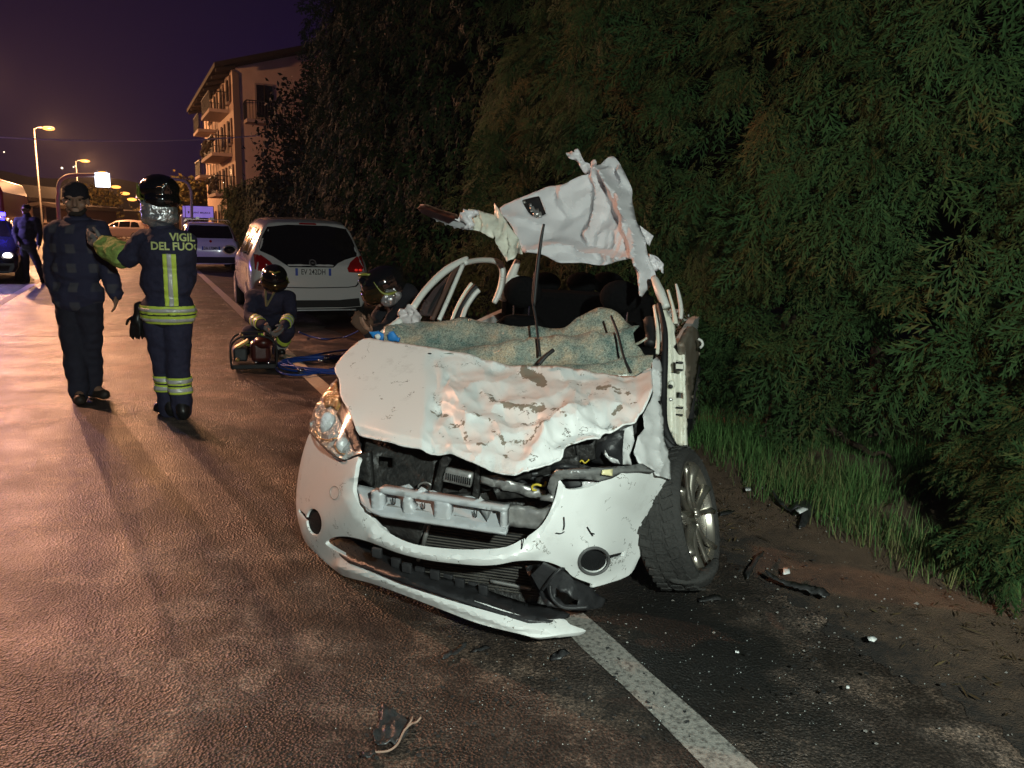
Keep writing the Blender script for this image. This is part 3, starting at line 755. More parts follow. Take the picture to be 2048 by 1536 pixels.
# --- front bumper (one torn U-shaped skin with its lower lip)
bump_out = [(622, 866), (640, 885), (660, 903), (690, 921), (716, 913), (712, 930), (709, 950), (703, 968), (702, 985), (710, 1003), (722, 1022), (740, 1041), (765, 1062), (800, 1081), (840, 1093), (900, 1100), (960, 1101), (1010, 1096),
            (1046, 1079), (1047, 1090), (1052, 1076), (1075, 1058), (1092, 1035), (1105, 1005), (1111, 985), (1116, 962), (1124, 968), (1138, 979), (1180, 974), (1224, 953), (1253, 941), (1285, 938), (1312, 946), (1341, 956), (1329, 1001), (1311, 1000), (1304, 998), (1309, 1007),
            (1299, 1039), (1287, 1095), (1277, 1119), (1263, 1146), (1245, 1157), (1229, 1163), (1187, 1175), (1185, 1169), (1146, 1153), (1131, 1139), (1106, 1127), (1077, 1121), (1033, 1122), (997, 1129), (960, 1131), (920, 1128), (877, 1123), (840, 1117), (804, 1108), (775, 1098), (745, 1086), (706, 1075), (677, 1073), (658, 1079), (651, 1087),
            (665, 1098), (697, 1115), (731, 1130), (804, 1154), (877, 1179), (951, 1202), (1010, 1221), (1058, 1235), (1097, 1239), (1128, 1238), (1141, 1249), (1172, 1262), (1130, 1268), (1100, 1273), (1070, 1275), (1040, 1268), (960, 1248), (880, 1218), (800, 1187), (740, 1166), (700, 1156), (680, 1148), (655, 1128), (630, 1105), (610, 1083), (600, 1055), (594, 1030), (592, 1000), (595, 960), (602, 920), (612, 885)]
bump_df = rbf([(622, 868, .62), (592, 1000, .58), (607, 1085, .50), (650, 1130, .42), (690, 920, .30), (640, 960, .42), (627, 1043, .38), (705, 965, .17), (760, 1060, .12), (700, 1075, .22),
               (900, 1112, .06), (1000, 1118, .06), (1090, 1070, .12), (1111, 985, .15), (1190, 1122, .26), (1150, 980, .20), (1250, 960, .34), (1341, 956, .62), (1300, 1040, .58), (1270, 1140, .52), (1200, 1168, .34), (1146, 1153, .24),
               (700, 1140, .26), (800, 1175, .12), (900, 1205, .05), (1000, 1240, .0), (1100, 1256, .02), (1172, 1262, .08)])
def ellp(cx, cy, rx, ry, rot=0, n=22):
    c, s = math.cos(rot), math.sin(rot)
    return [(cx + rx * math.cos(t) * c - ry * math.sin(t) * s, cy + rx * math.cos(t) * s + ry * math.sin(t) * c) for t in np.linspace(0, 2 * math.pi, n, endpoint=False)]
fogL = ellp(628, 1044, 15, 27, -.12); fogR = ellp(1188, 1122, 29, 25, -.2)
tailL = [(598, 1018), (610, 1028), (616, 1040), (612, 1042), (603, 1032), (598, 1024)]
tailR = [(1216, 1111), (1250, 1104), (1246, 1113), (1218, 1123)]
def bump_disp(px, py):
    q = .016 * sstep(45, 5, dist_poly(px, py, [(1245, 950), (1275, 1005), (1300, 1035)])) - .020 * sstep(60, 8, dist_poly(px, py, [(1215, 985), (1245, 1035), (1262, 1075)]))
    q += sstep(1120, 1180, px) * (.006 * vfbm(px, py, .016, (1, 1, 1), 3) + .012 * (vcell(px, py, .013, .011, 3.5) - .4))
    rim = sstep(16, 2, dist_poly(px, py, [(703, 968), (702, 985), (722, 1022), (765, 1062), (840, 1093), (960, 1101), (1010, 1096), (1075, 1058), (1105, 1005), (1116, 962)]))
    q -= .018 * rim
    # rounded lower lip and crossbar
    q += .022 * sstep(16, 0, dist_poly(px, py, [(680, 1130), (731, 1146), (804, 1170), (877, 1198), (951, 1224), (1030, 1250), (1100, 1256)]))
    q += .014 * sstep(16, 0, dist_poly(px, py, [(745, 1072), (800, 1094), (877, 1112), (960, 1117), (1033, 1110), (1080, 1098)]))
    return q
def bump_chip(px, py):
    c = np.where((px > 1100) & (py > 1040), -.05, -.5)
    for pts, a, wd in [([(1036, 1095), (1047, 1078)], .3, 6), ([(1180, 1055), (1190, 1072)], .4, 5), ([(860, 1180), (980, 1222)], .06, 10)]:
        c = np.maximum(c, a * sstep(wd, 0, dist_poly(px, py, pts)))
    return c
bumper = plate('front_bumper', bump_out, bump_df, W_bump, WRECK, step=8, holes=[fogL, fogR, tailL, tailR], thick=.018, curve=3, disp=bump_disp, ddir=(0, -1, .15), chip=bump_chip, bev=.006)
M_fog = mat('fog_blank_plastic', (.012, .012, .013), .85, bump=.5, bscale=220, spec=.2)
def back(df, d): return lambda a, b: df(a, b) + d
for poly, tl in ((ellp(629, 1044, 19, 31, -.12), [(594, 1012), (614, 1026), (622, 1042), (610, 1048), (598, 1032)]), (ellp(1188, 1122, 33, 29, -.2), [(1210, 1106), (1256, 1098), (1250, 1120), (1214, 1130)])):
    fg = plate('fog_lamp_cover', poly, back(bump_df, .026), M_fog, WRECK, step=7, thick=.008)
    plate('fog_lamp_fin', tl, back(bump_df, .030), M_fog, fg, step=7, thick=.006)
M_ring = mat('grey_plastic_ring', (.10, .10, .10), .5)
pts = [L1(x, y, float(bump_df(x, y)[0]) - .006) for x, y in ellp(1188, 1122, 30, 26, -.2, 30)]
mb = MB(); mb.tube(pts + pts[:1], .006, 6, cap=False); mb.obj('fog_lamp_ring', M_ring, WRECK, True)
# little round towing-eye cap outline
pts = [L1(x, y, float(bump_df(x, y)[0]) - .006) for x, y in ellp(669, 985, 9, 13, 0, 24)]
mb = MB(); mb.tube(pts + pts[:1], .0014, 5, cap=False); mb.obj('towing_eye_cap', mat('seam_grey', (.35, .35, .34), .5), WRECK, True)
# cracks in the bumper: thin dark gaps
for pts in ([(1047, 1078), (1045, 1090), (1043, 1098)], [(1128, 1034), (1129, 1050), (1127, 1060)], [(1112, 1066), (1122, 1067), (1129, 1063)], [(1175, 1054), (1182, 1066), (1186, 1072)], [(1182, 1066), (1189, 1068)]):
    P = [(x, y, float(bump_df(x, y)[0]) - .012) for x, y in pts]; ptube('crack', P, .002, M_dark, bumper, 5, 3)

# --- engine bay behind the missing grille
BAY = [(706, 862), (800, 868), (900, 880), (1030, 900), (1140, 850), (1265, 815), (1322, 800), (1328, 930), (1318, 990), (1280, 1000), (1200, 990), (1118, 1010), (1100, 1060), (1060, 1100), (1100, 1130), (1180, 1150), (1150, 1200), (1080, 1235), (900, 1180), (700, 1105), (655, 1085), (700, 1060), (720, 1020), (702, 960)]
bay_df = rbf([(720, 880, .62), (1030, 900, .50), (1260, 840, .75), (1320, 950, .8), (720, 1000, .44), (1000, 1050, .42), (700, 1090, .45), (900, 1160, .36), (1080, 1220, .36), (1180, 1150, .46)])
plate('engine_bay', BAY, bay_df, M_engine, WRECK, step=14, thick=.01, disp=lambda a, b: .02 * vfbm(a, b, .03, (5, 5, 5), 3), ddir=(0, -1, 0))
# front panel (black carrier), with its openings
plate('front_panel', [(728, 900), (738, 925), (742, 975), (760, 986), (846, 1000), (868, 985), (872, 925), (884, 905), (860, 892), (790, 885), (735, 872)], rbf([(728, 900, .40), (742, 975, .36), (868, 985, .33), (884, 905, .42), (735, 872, .47)]), M_engine, WRECK, step=9, holes=[[(757, 911), (785, 915), (785, 936), (757, 931)]], thick=.015)
plate('upright', [(738, 905), (743, 975), (725, 960), (712, 965), (716, 910)], .33, M_engine, WRECK, step=9, thick=.03)
plate('upright', [(862, 990), (880, 920), (895, 905), (905, 912), (884, 950), (878, 998)], .30, M_engine, WRECK, step=8, thick=.03)
plate('upright', [(952, 930), (962, 925), (955, 1000), (944, 998)], .30, M_engine, WRECK, step=8, thick=.03)
for i, (x, y, dx, dy, yy) in enumerate([(1010, 940, 40, 16, .34), (985, 965, 26, 18, .36), (1040, 950, 22, 12, .33), (1075, 935, 26, 20, .36), (1030, 985, 44, 14, .31), (1090, 980, 20, 30, .34), (905, 1000, 34, 10, .29), (1110, 905, 40, 18, .4), (1160, 900, 30, 30, .46), (1190, 880, 26, 22, .5), (1130, 925, 30, 14, .4)]):
    plate('bracket', [(x - dx, y - dy * .8), (x + dx * .9, y - dy), (x + dx, y + dy * .6), (x - dx * .8, y + dy)], yy, M_engine, WRECK, step=14, thick=.03, disp=lambda a, b: .012 * vfbm(a, b, .06, (i, 5, 5), 2), ddir=(0, -1, 0))
for x, y, yy in ((868, 1003, .285), (939, 1010, .285), (788, 979, .33)):
    mb = MB(); mb.ell(L1(x, y, yy), (.009, .009, .009)); mb.obj('bolt', M_alu, WRECK, True)
pts = [L1(x, y, .27) for x, y in ellp(850, 975, 14, 10, 0, 14)[7:]]
mb = MB(); mb.tube(pts, .004, 6); mb.obj('loom_clip', M_alu, WRECK, True)
# finned silver cooler block
cb = plate('cooler_block', [(892, 936), (944, 948), (943, 958), (940, 975), (884, 962), (888, 950)], .29, M_alu, WRECK, step=8, thick=.03)
for k in range(12):
    a = np.array([893 + k * 4.3, 951 + k * 1.0]); ptube('cooler_fin', [(a[0], a[1] - 5, .282), (a[0] - 1, a[1] + 8, .282)], .0028, M_dark, cb, 4, 1)
plate('bonnet_latch_bar', [(962, 952), (1000, 957), (1045, 970), (1090, 985), (1082, 1000), (1030, 985), (960, 968)], .285, M_alu, WRECK, step=8, thick=.02, disp=lambda a, b: .012 * vfbm(a, b, .05, (2, 2, 2), 3), ddir=(0, -1, 0))
ptube('yellow_hook', [(1092, 963, .30), (1088, 972, .29), (1074, 969, .28), (1065, 972, .28), (1066, 980, .28), (1073, 980, .28)], .0045, M_yellow, WRECK)
ptube('wiring', [(1155, 930, .42), (1163, 921, .42), (1170, 926, .42), (1178, 919, .42)], .003, M_yellow, WRECK, 5)
for k in range(9):
    x = 1000 + k * 24 + rng.uniform(-8, 8); y = 930 + rng.uniform(0, 40); ptube('hose', [(x, y, .40), (x + 22, y + rng.uniform(-14, 18), .36), (x + 55, y + rng.uniform(-14, 22), .40)], .010, M_black, WRECK)
# crash beam with its pockets
bm_ = plate('crash_beam', [(712, 968), (745, 975), (760, 978), (1010, 1018), (1012, 1066), (762, 1030), (742, 1022), (722, 1005)], rbf([(712, 968, .22), (762, 1000, .16), (1010, 1040, .15)]), M_beam, WRECK, step=9, thick=.012)
def strip4(a, b, c, d, y, nm, m, par, th=.02): return plate(nm, [a, b, c, d], y, m, par, step=10, thick=th)
strip4((758, 976), (1012, 1016), (1012, 1025), (758, 986), .115, 'beam_flange', M_beam, bm_, .05)
strip4((748, 1022), (1010, 1058), (1010, 1066), (748, 1031), .105, 'beam_flange', M_beam, bm_, .06)
for x0, x1, t in ((742, 764, 0), (808, 822, 1), (868, 898, 0), (1000, 1010, 0)):
    y0 = 985 + (x0 - 758) * .157; y1 = 1024 + (x0 - 748) * .138; sl = .157 * (x1 - x0)
    plate('beam_rib', [(x0, y0), (x1, y0 + sl), (x1 - 2 * t, (y0 + y1) / 2 - 4), (x1 + 5 * t, (y0 + y1) / 2 + 5), (x1, y1 + sl), (x0, y1), (x0 - 4 * t, (y0 + y1) / 2)], .113, M_beam, bm_, step=7, thick=.045)
M_pocket = mat('pocket_grey', (.16, .15, .14), .6, c2=(.24, .24, .24), scale=20)
for x0, x1 in ((766, 808), (824, 868), (900, 1000)):
    y0 = 1008 + (x0 - 758) * .157; y1 = 1024 + (x0 - 748) * .138; dx = x1 - x0
    plate('pocket_floor', [(x0 + 8, y0), (x1 - 3, y0 + .157 * dx), (x1, y1 + .14 * dx), (x0, y1)], .135, M_pocket, bm_, step=9, thick=.02)
    x = x0 + dx * .5; y = 995 + (x - 758) * .157
    ptube('beam_clip', [(x - 2, y - 4, .135), (x - 2, y + 8, .13), (x + 3, y + 8, .13), (x + 3, y - 4, .135)], .0022, M_dark, bm_, 5, 2)
plate('crumple_box', [(1008, 1014), (1036, 1012), (1074, 1022), (1100, 1020), (1105, 1004), (1080, 1000), (1081, 992), (1108, 994), (1100, 1030), (1072, 1058), (1010, 1052)], .17, M_alu, WRECK, step=8, thick=.03, disp=lambda a, b: .010 * vfbm(a, b, .05, (4, 2, 2), 3), ddir=(0, -1, 0))
# radiator: rows of tubes
M_rad = mat('dusty_radiator', (.085, .078, .066), .6, c2=(.05, .045, .04), scale=30)
rad_ = plate('radiator', [(850, 1040), (1012, 1062), (1086, 1066), (1078, 1130), (1060, 1170), (1055, 1172), (840, 1118)], .36, M_dark, WRECK, step=16, thick=.02)
mbx = MB()
for k in range(22):
    a, b = L1(846, 1042 + k * 5.6, .352), L1(1082, 1074 + k * 5.6, .352); mbx.tube([a, b], .0032, 4)
mbx.obj('radiator_tubes', M_rad, rad_)['kind'] = 'stuff'
for (x0, y0, x1, y1, r) in ((853, 1046, 833, 1086, .006), (858, 1046, 846, 1090, .010), (840, 1112, 836, 1122, .009)):
    ptube('coolant_pipe', [(x0, y0, .34), (x1, y1, .335)], r, M_alu, WRECK, 8, 1)
plate('intake_side', [(750, 1032), (848, 1046), (835, 1090), (800, 1078), (770, 1060)], .28, M_engine, WRECK, step=10, thick=.01)
strip4((980, 1160), (1062, 1176), (1060, 1182), (980, 1166), .33, 'radiator_mount', M_alu, WRECK, .01)
# lower grille, black insert with lugs
low_df = rbf([(652, 1086, .40), (800, 1130, .18), (950, 1180, .12), (1100, 1215, .15)])
lg = plate('lower_grille', [(652, 1086), (680, 1076), (712, 1080), (760, 1100), (800, 1128), (850, 1144), (905, 1160), (960, 1172), (985, 1184), (1050, 1205), (1110, 1212), (1140, 1228), (1100, 1243), (1058, 1240), (951, 1208), (804, 1160), (697, 1121)], low_df, M_black, WRECK, step=9, thick=.012)
for k, (x, y) in enumerate([(752, 1108), (790, 1128), (812, 1138), (838, 1146), (868, 1152), (895, 1160), (918, 1168), (945, 1176), (965, 1182)]):
    plate('grille_lug', [(x - 9, y - 12), (x + 9, y - 8), (x + 10, y + 10), (x - 8, y + 6)], .10 + .05 * (k % 2), M_black, lg, step=8, thick=.016, bev=.002)
for k in range(7):
    x = 668 + k * 14; y = 1086 + k * 4.5; ptube('grille_bar', [(x, y, low_df(x, y)[0] - .012), (x + 12, y + 22, low_df(x, y)[0] - .012)], .0018, M_dark, lg, 4, 1)
# broken air duct hanging at the bottom right
plate('broken_duct', [(1052, 1130), (1090, 1124), (1130, 1140), (1150, 1156), (1186, 1172), (1196, 1186), (1216, 1196), (1205, 1212), (1180, 1216), (1140, 1218), (1110, 1214), (1085, 1200), (1066, 1168)], rbf([(1052, 1130, .26), (1150, 1160, .18), (1216, 1200, .28), (1100, 1205, .10)]), M_black, WRECK, step=8, holes=[[(1112, 1172), (1128, 1180), (1160, 1198), (1158, 1206), (1130, 1206), (1112, 1192)]], thick=.01, disp=lambda a, b: .02 * vridge(a, b, .02, .02, (1, 2, 3), 2), ddir=(0, -1, 0))
plate('broken_duct', [(1062, 1150), (1085, 1128), (1112, 1142), (1100, 1165), (1080, 1182)], .10, M_black, WRECK, step=8, thick=.02, bev=.003)
ptube('duct_rib', [(1085, 1180, .08), (1100, 1160, .07), (1118, 1140, .08), (1128, 1138, .1)], .006, M_black, WRECK)
ptube('duct_rib', [(1100, 1170, .08), (1104, 1195, .07), (1130, 1215, .08), (1178, 1214, .12)], .007, M_black, WRECK)

# --- left headlamp (whole) on the nearside of the picture
HL = [(676, 757), (681, 775), (685, 800), (697, 822), (708, 845), (717, 868), (723, 905), (690, 920), (660, 903), (640, 885), (619, 862), (622, 842), (635, 814), (655, 780)]
hl_df = rbf([(676, 757, .80), (720, 880, .36), (690, 920, .29), (640, 885, .46), (619, 862, .66), (655, 780, .76), (670, 850, .50)])
M_reflect = mat('headlamp_chrome', (.66, .66, .66), .18, metal=.12, bump=1.0, bscale=34, c2=(.38, .37, .36), scale=16)
M_amber = mat('amber_lens', (.60, .26, .06), .15, c2=(.5, .35, .2), scale=20, bump=.8, bscale=40)
def clear_mat():
    m = bpy.data.materials.new('clear_lens'); m.use_nodes = True; n = m.node_tree.nodes; l = m.node_tree.links
    for q in list(n): n.remove(q)
    o = n.new('ShaderNodeOutputMaterial'); t = n.new('ShaderNodeBsdfTransparent'); g = n.new('ShaderNodeBsdfGlossy'); g.inputs['Roughness'].default_value = .06
    t.inputs['Color'].default_value = (.92, .94, .93, 1)
    mx = n.new('ShaderNodeMixShader'); mx.inputs[0].default_value = .08; l.new(t.outputs[0], mx.inputs[1]); l.new(g.outputs[0], mx.inputs[2]); l.new(mx.outputs[0], o.inputs['Surface']); return m
M_clear = clear_mat()
hl = plate('headlamp', HL, back(hl_df, .07), M_reflect, WRECK, step=7, thick=.01, disp=lambda a, b: .025 * vridge(a, b, .03, .03, (4, 1, 1), 2), ddir=(0, -1, .3))
plate('lens', HL, back(hl_df, -.004), M_clear, hl, step=9, thick=0)
plate('indicator', [(674, 762), (679, 780), (683, 805), (676, 822), (666, 812), (652, 815), (648, 800), (656, 784)], back(hl_df, .035), M_amber, hl, step=6, thick=.01, disp=lambda a, b: .012 * vridge(a, b, .07, .03, (1, 1, 1), 2), ddir=(0, -1, .3))
plate('inner_bezel', [(684, 806), (697, 826), (710, 852), (721, 900), (708, 902), (694, 872), (680, 842), (672, 828), (678, 818)], back(hl_df, .03), M_black, hl, step=7, thick=.012)
for cx, cy, rx, ry, dd in ((656, 850, 17, 26, .045), (684, 888, 12, 15, .045)):
    c = L1(cx, cy, float(hl_df(cx, cy)[0]) + dd); mb = MB(); s_ = np.linalg.norm(c - WC) / FPX
    mb.ell(c, (rx * s_, .03, ry * s_), 20, 12); mb.obj('reflector', mat('reflector_bowl', (.75, .75, .77), .15, metal=.15, bump=.8, bscale=25), hl, True)
ptube('chrome_strip', [(630, 862, .60), (640, 876, .50), (655, 880, .43), (672, 876, .40)], .004, M_amber, hl, 6)
ptube('chrome_strip', [(668, 890, .42), (678, 905, .36), (690, 908, .33)], .003, M_amber, hl, 6)
ptube('lamp_seal', [(619, 862, .655), (640, 886, .455), (660, 904, .37), (690, 921, .285), (723, 906, .355)], .004, M_dark, hl, 6)
# --- right headlamp (smashed): empty bowl, bent lens rim
M_smoke = mat('smoky_lens_plastic', (.20, .20, .19), .22, c2=(.10, .10, .10), scale=14, spec=.6, bump=.3, bscale=40)
hr_df = rbf([(1098, 990, .20), (1110, 950, .20), (1200, 940, .26), (1312, 945, .50), (1140, 978, .19), (1225, 955, .29)])
hr = plate('smashed_headlamp', [(1106, 1000), (1094, 975), (1100, 956), (1116, 945), (1150, 937), (1200, 933), (1250, 932), (1285, 927), (1312, 944), (1285, 941), (1253, 944), (1226, 956), (1200, 962), (1165, 958), (1130, 958), (1116, 962), (1110, 980)], back(hr_df, -.02), M_smoke, WRECK, step=7, thick=.012, disp=lambda a, b: .03 * sstep(12, 0, np.abs(b - 944)), ddir=(0, -1, .4))
plate('lens_shard', [(1205, 940), (1226, 938), (1225, 952), (1204, 949)], back(hr_df, -.062), mat('yellowed_reflector', (.75, .68, .38), .3), hr, step=6, thick=.004)
plate('lamp_cavity', [(1118, 962), (1140, 958), (1170, 960), (1226, 956), (1190, 972), (1138, 978)], back(hr_df, .05), M_dark, hr, step=8, thick=.01)
plate('chrome_shard', [(1164, 964), (1190, 960), (1192, 970), (1165, 974)], back(hr_df, .03), M_reflect, hr, step=6, thick=.004)
plate('lamp_housing', [(1180, 925), (1195, 885), (1230, 860), (1248, 862), (1246, 930), (1215, 932)], .52, M_black, WRECK, step=9, thick=.02, disp=lambda a, b: .05 * sstep(45, 0, np.hypot(a - 1220, b - 900)), ddir=(0, -1, .2))
plate('chrome_shard', [(1210, 900), (1216, 912), (1236, 920), (1240, 928), (1220, 924), (1208, 910)], .43, M_reflect, WRECK, step=5, thick=.004)
plate('inner_wing', [(1247, 855), (1266, 850), (1270, 880), (1262, 905), (1264, 928), (1240, 926), (1244, 900), (1240, 880)], .56, W_torn, WRECK, step=7, thick=.004, disp=lambda a, b: .02 * vridge(a, b, .04, .02, (3, 3, 3), 2), ddir=(0, -1, 0))
# --- crumpled right wing
wing = [(1304, 721), (1314, 714), (1322, 721), (1321, 762), (1319, 799), (1326, 835), (1327, 872), (1341, 921), (1341, 958), (1309, 948), (1302, 936), (1277, 925), (1268, 904), (1275, 872), (1290, 857), (1285, 830), (1300, 800), (1304, 786), (1302, 750)]
plate('crumpled_wing', wing, rbf([(1304, 721, 1.02), (1322, 760, 1.0), (1321, 830, .82), (1270, 900, .5), (1341, 940, .62), (1300, 860, .66)]), W_torn, WRECK, step=5, thick=.004, chip=lambda a, b: np.full(len(a), -.2), disp=lambda a, b: .05 * (vcell(a + 5 * vfbm(a, b, .04, (1, 1, 1), 2), b, .035, .022, 7.5) - .4) + .02 * vridge(a, b, .022, .016, (7, 3, 2), 2), ddir=(.3, -.9, .2), deg=24)

# --- crazed windscreen sheet fallen over the dashboard
def glass_mat():
    m = bpy.data.materials.new('crazed_glass'); m.use_nodes = True; n = m.node_tree.nodes; l = m.node_tree.links; b = n['Principled BSDF']
    co = n.new('ShaderNodeTexCoord').outputs['Object']
    t = n.new('ShaderNodeTexNoise'); t.inputs['Scale'].default_value = 6; t.inputs['Detail'].default_value = 5; t.inputs['Roughness'].default_value = .7; l.new(co, t.inputs['Vector'])
    r = n.new('ShaderNodeValToRGB'); e = r.color_ramp.elements; e[0].position, e[0].color = .38, (.105, .160, .142, 1); e[1].position, e[1].color = .64, (.43, .335, .23, 1)
    q = e.new(.5); q.color = (.25, .265, .215, 1); l.new(t.outputs['Fac'], r.inputs[0])
    v = n.new('ShaderNodeTexVoronoi'); v.feature = 'DISTANCE_TO_EDGE'; v.inputs['Scale'].default_value = 75; l.new(co, v.inputs['Vector'])
    v2 = n.new('ShaderNodeTexVoronoi'); v2.inputs['Scale'].default_value = 190; l.new(co, v2.inputs['Vector'])
    rv = n.new('ShaderNodeValToRGB'); rv.color_ramp.elements[0].color = (.45, .45, .45, 1); rv.color_ramp.elements[1].color = (1.5, 1.5, 1.5, 1); l.new(v2.outputs['Color'], rv.inputs[0])
    mx = n.new('ShaderNodeMix'); mx.data_type = 'RGBA'; mx.blend_type = 'MULTIPLY'; mx.inputs[0].default_value = 1; l.new(r.outputs[0], mx.inputs[6]); l.new(rv.outputs[0], mx.inputs[7])
    ck = n.new('ShaderNodeMath'); ck.operation = 'LESS_THAN'; ck.inputs[1].default_value = .055; l.new(v.outputs['Distance'], ck.inputs[0]); ck2 = n.new('ShaderNodeMath'); ck2.operation = 'MULTIPLY'; ck2.inputs[1].default_value = .30; l.new(ck.outputs[0], ck2.inputs[0])
    mc = n.new('ShaderNodeMix'); mc.data_type = 'RGBA'; l.new(ck2.outputs[0], mc.inputs[0]); l.new(mx.outputs[2], mc.inputs[6]); mc.inputs[7].default_value = (.52, .55, .50, 1)
    l.new(mc.outputs[2], b.inputs['Base Color']); b.inputs['Roughness'].default_value = .22; b.inputs['Specular IOR Level'].default_value = .7
    bp = n.new('ShaderNodeBump'); bp.inputs['Strength'].default_value = .9; bp.inputs['Distance'].default_value = .006; l.new(v2.outputs['Color'], bp.inputs['Height']); l.new(bp.outputs[0], b.inputs['Normal'])
    return m
M_craze = glass_mat()
ws = [(770, 668), (790, 655), (812, 642), (830, 632), (865, 640), (900, 647), (960, 652), (1050, 655), (1100, 653), (1130, 650), (1152, 642), (1172, 635), (1205, 627), (1240, 632), (1262, 638), (1276, 648), (1272, 658), (1278, 664), (1266, 676), (1270, 684), (1282, 690), (1296, 702), (1306, 720), (1304, 742), (1277, 750), (1180, 750), (1082, 742), (1045, 739), (975, 731), (926, 720), (865, 710), (804, 699), (768, 690)]
ws_df = rbf([(770, 668, 1.12), (830, 632, 1.38), (960, 652, 1.30), (1130, 650, 1.32), (1205, 627, 1.44), (1276, 650, 1.36), (1306, 720, 1.06), (1277, 752, .955), (1082, 742, .935), (975, 731, .94), (804, 700, .96), (1000, 690, 1.08), (1200, 690, 1.14), (860, 665, 1.16)])
def ws_disp(px, py):
    q = .036 * np.sin((py - 640) * .11 + .012 * (px - 900) + 1.3 * vfbm(px, py, .008, (2, 2, 2), 2)) + .012 * vfbm(px, py, .02, (6, 1, 4), 3)
    q += .02 * sstep(12, 0, dist_poly(px, py, [(1060, 690), (1110, 684), (1150, 672), (1190, 680)]))
    return q * sstep(755, 715, py + .06 * (1180 - px) * (px < 1180))
wsh = plate('windscreen', ws, ws_df, M_craze, WRECK, step=6, thick=.007, disp=ws_disp, ddir=(0, -.3, 1), holes=[[(1066, 689), (1085, 685), (1108, 681), (1118, 684), (1095, 690), (1075, 692)]])
M_tape = mat('torn_film', (.50, .46, .46), .35, c2=(.34, .30, .30), scale=14, bump=.3, bscale=30)
plate('torn_film', [(802, 622), (826, 612), (838, 622), (850, 638), (840, 652), (812, 658), (800, 645)], 1.25, M_tape, wsh, step=5, thick=.003, disp=lambda a, b: .05 * vridge(a, b, .06, .05, (1, 4, 2), 3), ddir=(0, -1, .3))
# torn glass strips at the right edge and a blue rubber glove tucked at the left
ptube('glass_strip', [(1268, 690, 1.2), (1282, 684, 1.19), (1294, 676, 1.2)], .007, M_craze, wsh, 5)
M_blue = mat('blue_padding', (.02, .24, .62), .6, c2=(.02, .16, .45), scale=12)
pad = plate('blue_pad', [(738, 664), (756, 666), (770, 674), (766, 682), (752, 680), (742, 672)], 1.06, M_blue, WRECK, step=6, thick=.012, disp=lambda a, b: .02 * vfbm(a, b, .08, (1, 1, 1), 2))
plate('blue_pad', [(774, 666), (786, 664), (799, 674), (797, 682), (776, 681)], 1.03, M_blue, WRECK, step=6, thick=.012, disp=lambda a, b: .02 * vfbm(a, b, .08, (2, 1, 1), 2))
# wipers: one thrown upright, one leaning, one lying
ptube('wiper_arm', [(1080, 712, .99), (1072, 640, 1.10), (1066, 600, 1.14), (1071, 545, 1.18)], [.007, .006, .007, .008], M_dark, WRECK, 6)
ptube('wiper_blade', [(1068, 612, 1.125), (1074, 545, 1.15), (1082, 480, 1.16), (1088, 448, 1.17)], [.008, .010, .008, .006], M_dark, WRECK, 6)
ptube('wiper_arm', [(1262, 745, .96), (1248, 715, 1.02), (1235, 665, 1.12), (1222, 632, 1.2)], .006, M_dark, WRECK, 6)
ptube('wiper_blade', [(1078, 728, .90), (1092, 712, .92), (1107, 700, .95)], .010, M_dark, WRECK, 6)

# --- roof torn open and folded up
roof = [(1000, 417), (1020, 403), (1040, 395), (1060, 389), (1080, 380), (1100, 372), (1129, 371), (1141, 361), (1161, 350), (1179, 345), (1181, 324), (1191, 319), (1199, 334), (1208, 323), (1217, 315), (1228, 313), (1238, 324), (1246, 336), (1252, 347), (1262, 377), (1268, 411), (1278, 447), (1288, 470), (1292, 480), (1296, 510), (1306, 534), (1312, 552), (1306, 569), (1297, 582), (1290, 595), (1285, 588), (1281, 579), (1278, 542), (1274, 522), (1262, 520), (1240, 523), (1209, 530), (1185, 528), (1161, 524), (1121, 525), (1104, 518), (1086, 509), (1060, 506), (1045, 504), (1034, 475), (1018, 445)]
roof_df = rbf([(1000, 417, 2.15), (1100, 372, 2.25), (1180, 330, 2.3), (1228, 313, 2.35), (1262, 377, 2.22), (1290, 480, 2.0), (1300, 560, 1.85), (1290, 595, 1.8), (1274, 522, 1.9), (1161, 526, 1.95), (1060, 506, 1.95), (1120, 450, 2.15), (1200, 450, 2.2)])
FOLDS = [([(1190, 345), (1196, 400), (1190, 455), (1180, 465)], .035, 12), ([(1200, 340), (1230, 380), (1255, 410), (1262, 440)], .04, 11), ([(1212, 345), (1250, 440), (1268, 500), (1276, 530)], .045, 12), ([(1245, 345), (1255, 420), (1275, 470), (1285, 540), (1290, 590)], .045, 11), ([(1225, 350), (1248, 365), (1256, 385)], -.03, 12),
         ([(1060, 504), (1110, 492), (1135, 490), (1170, 505), (1209, 512), (1262, 520)], .03, 12), ([(1128, 375), (1125, 395), (1140, 420), (1180, 385)], .022, 14), ([(1205, 425), (1185, 455), (1175, 470)], .022, 12), ([(1180, 480), (1220, 462), (1250, 462)], .02, 16), ([(1120, 440), (1150, 420), (1182, 380)], -.02, 18), ([(1000, 430), (1050, 440), (1100, 450)], .015, 14)]
def roof_disp(px, py):
    wx = px + 5 * vfbm(px, py, .03, (3, 1, 0), 2); wy = py + 5 * vfbm(px, py, .03, (1, 7, 4), 2); q = .016 * vfbm(px, py, .02, (5, 4, 4), 3) + .03 * sstep(1180, 1200, px) * (vridge(px + .35 * py, py, .03, .004, (2, 2, 8), 2) - .5) + .028 * (vcell(wx - .4 * wy, wy, .016, .013, 2.5) - .4)
    for pts, h, wd in FOLDS: q = q + 1.7 * h * np.maximum(0, 1 - dist_poly(wx, wy, pts) / (wd * 1.25)) ** 1.1
    return q
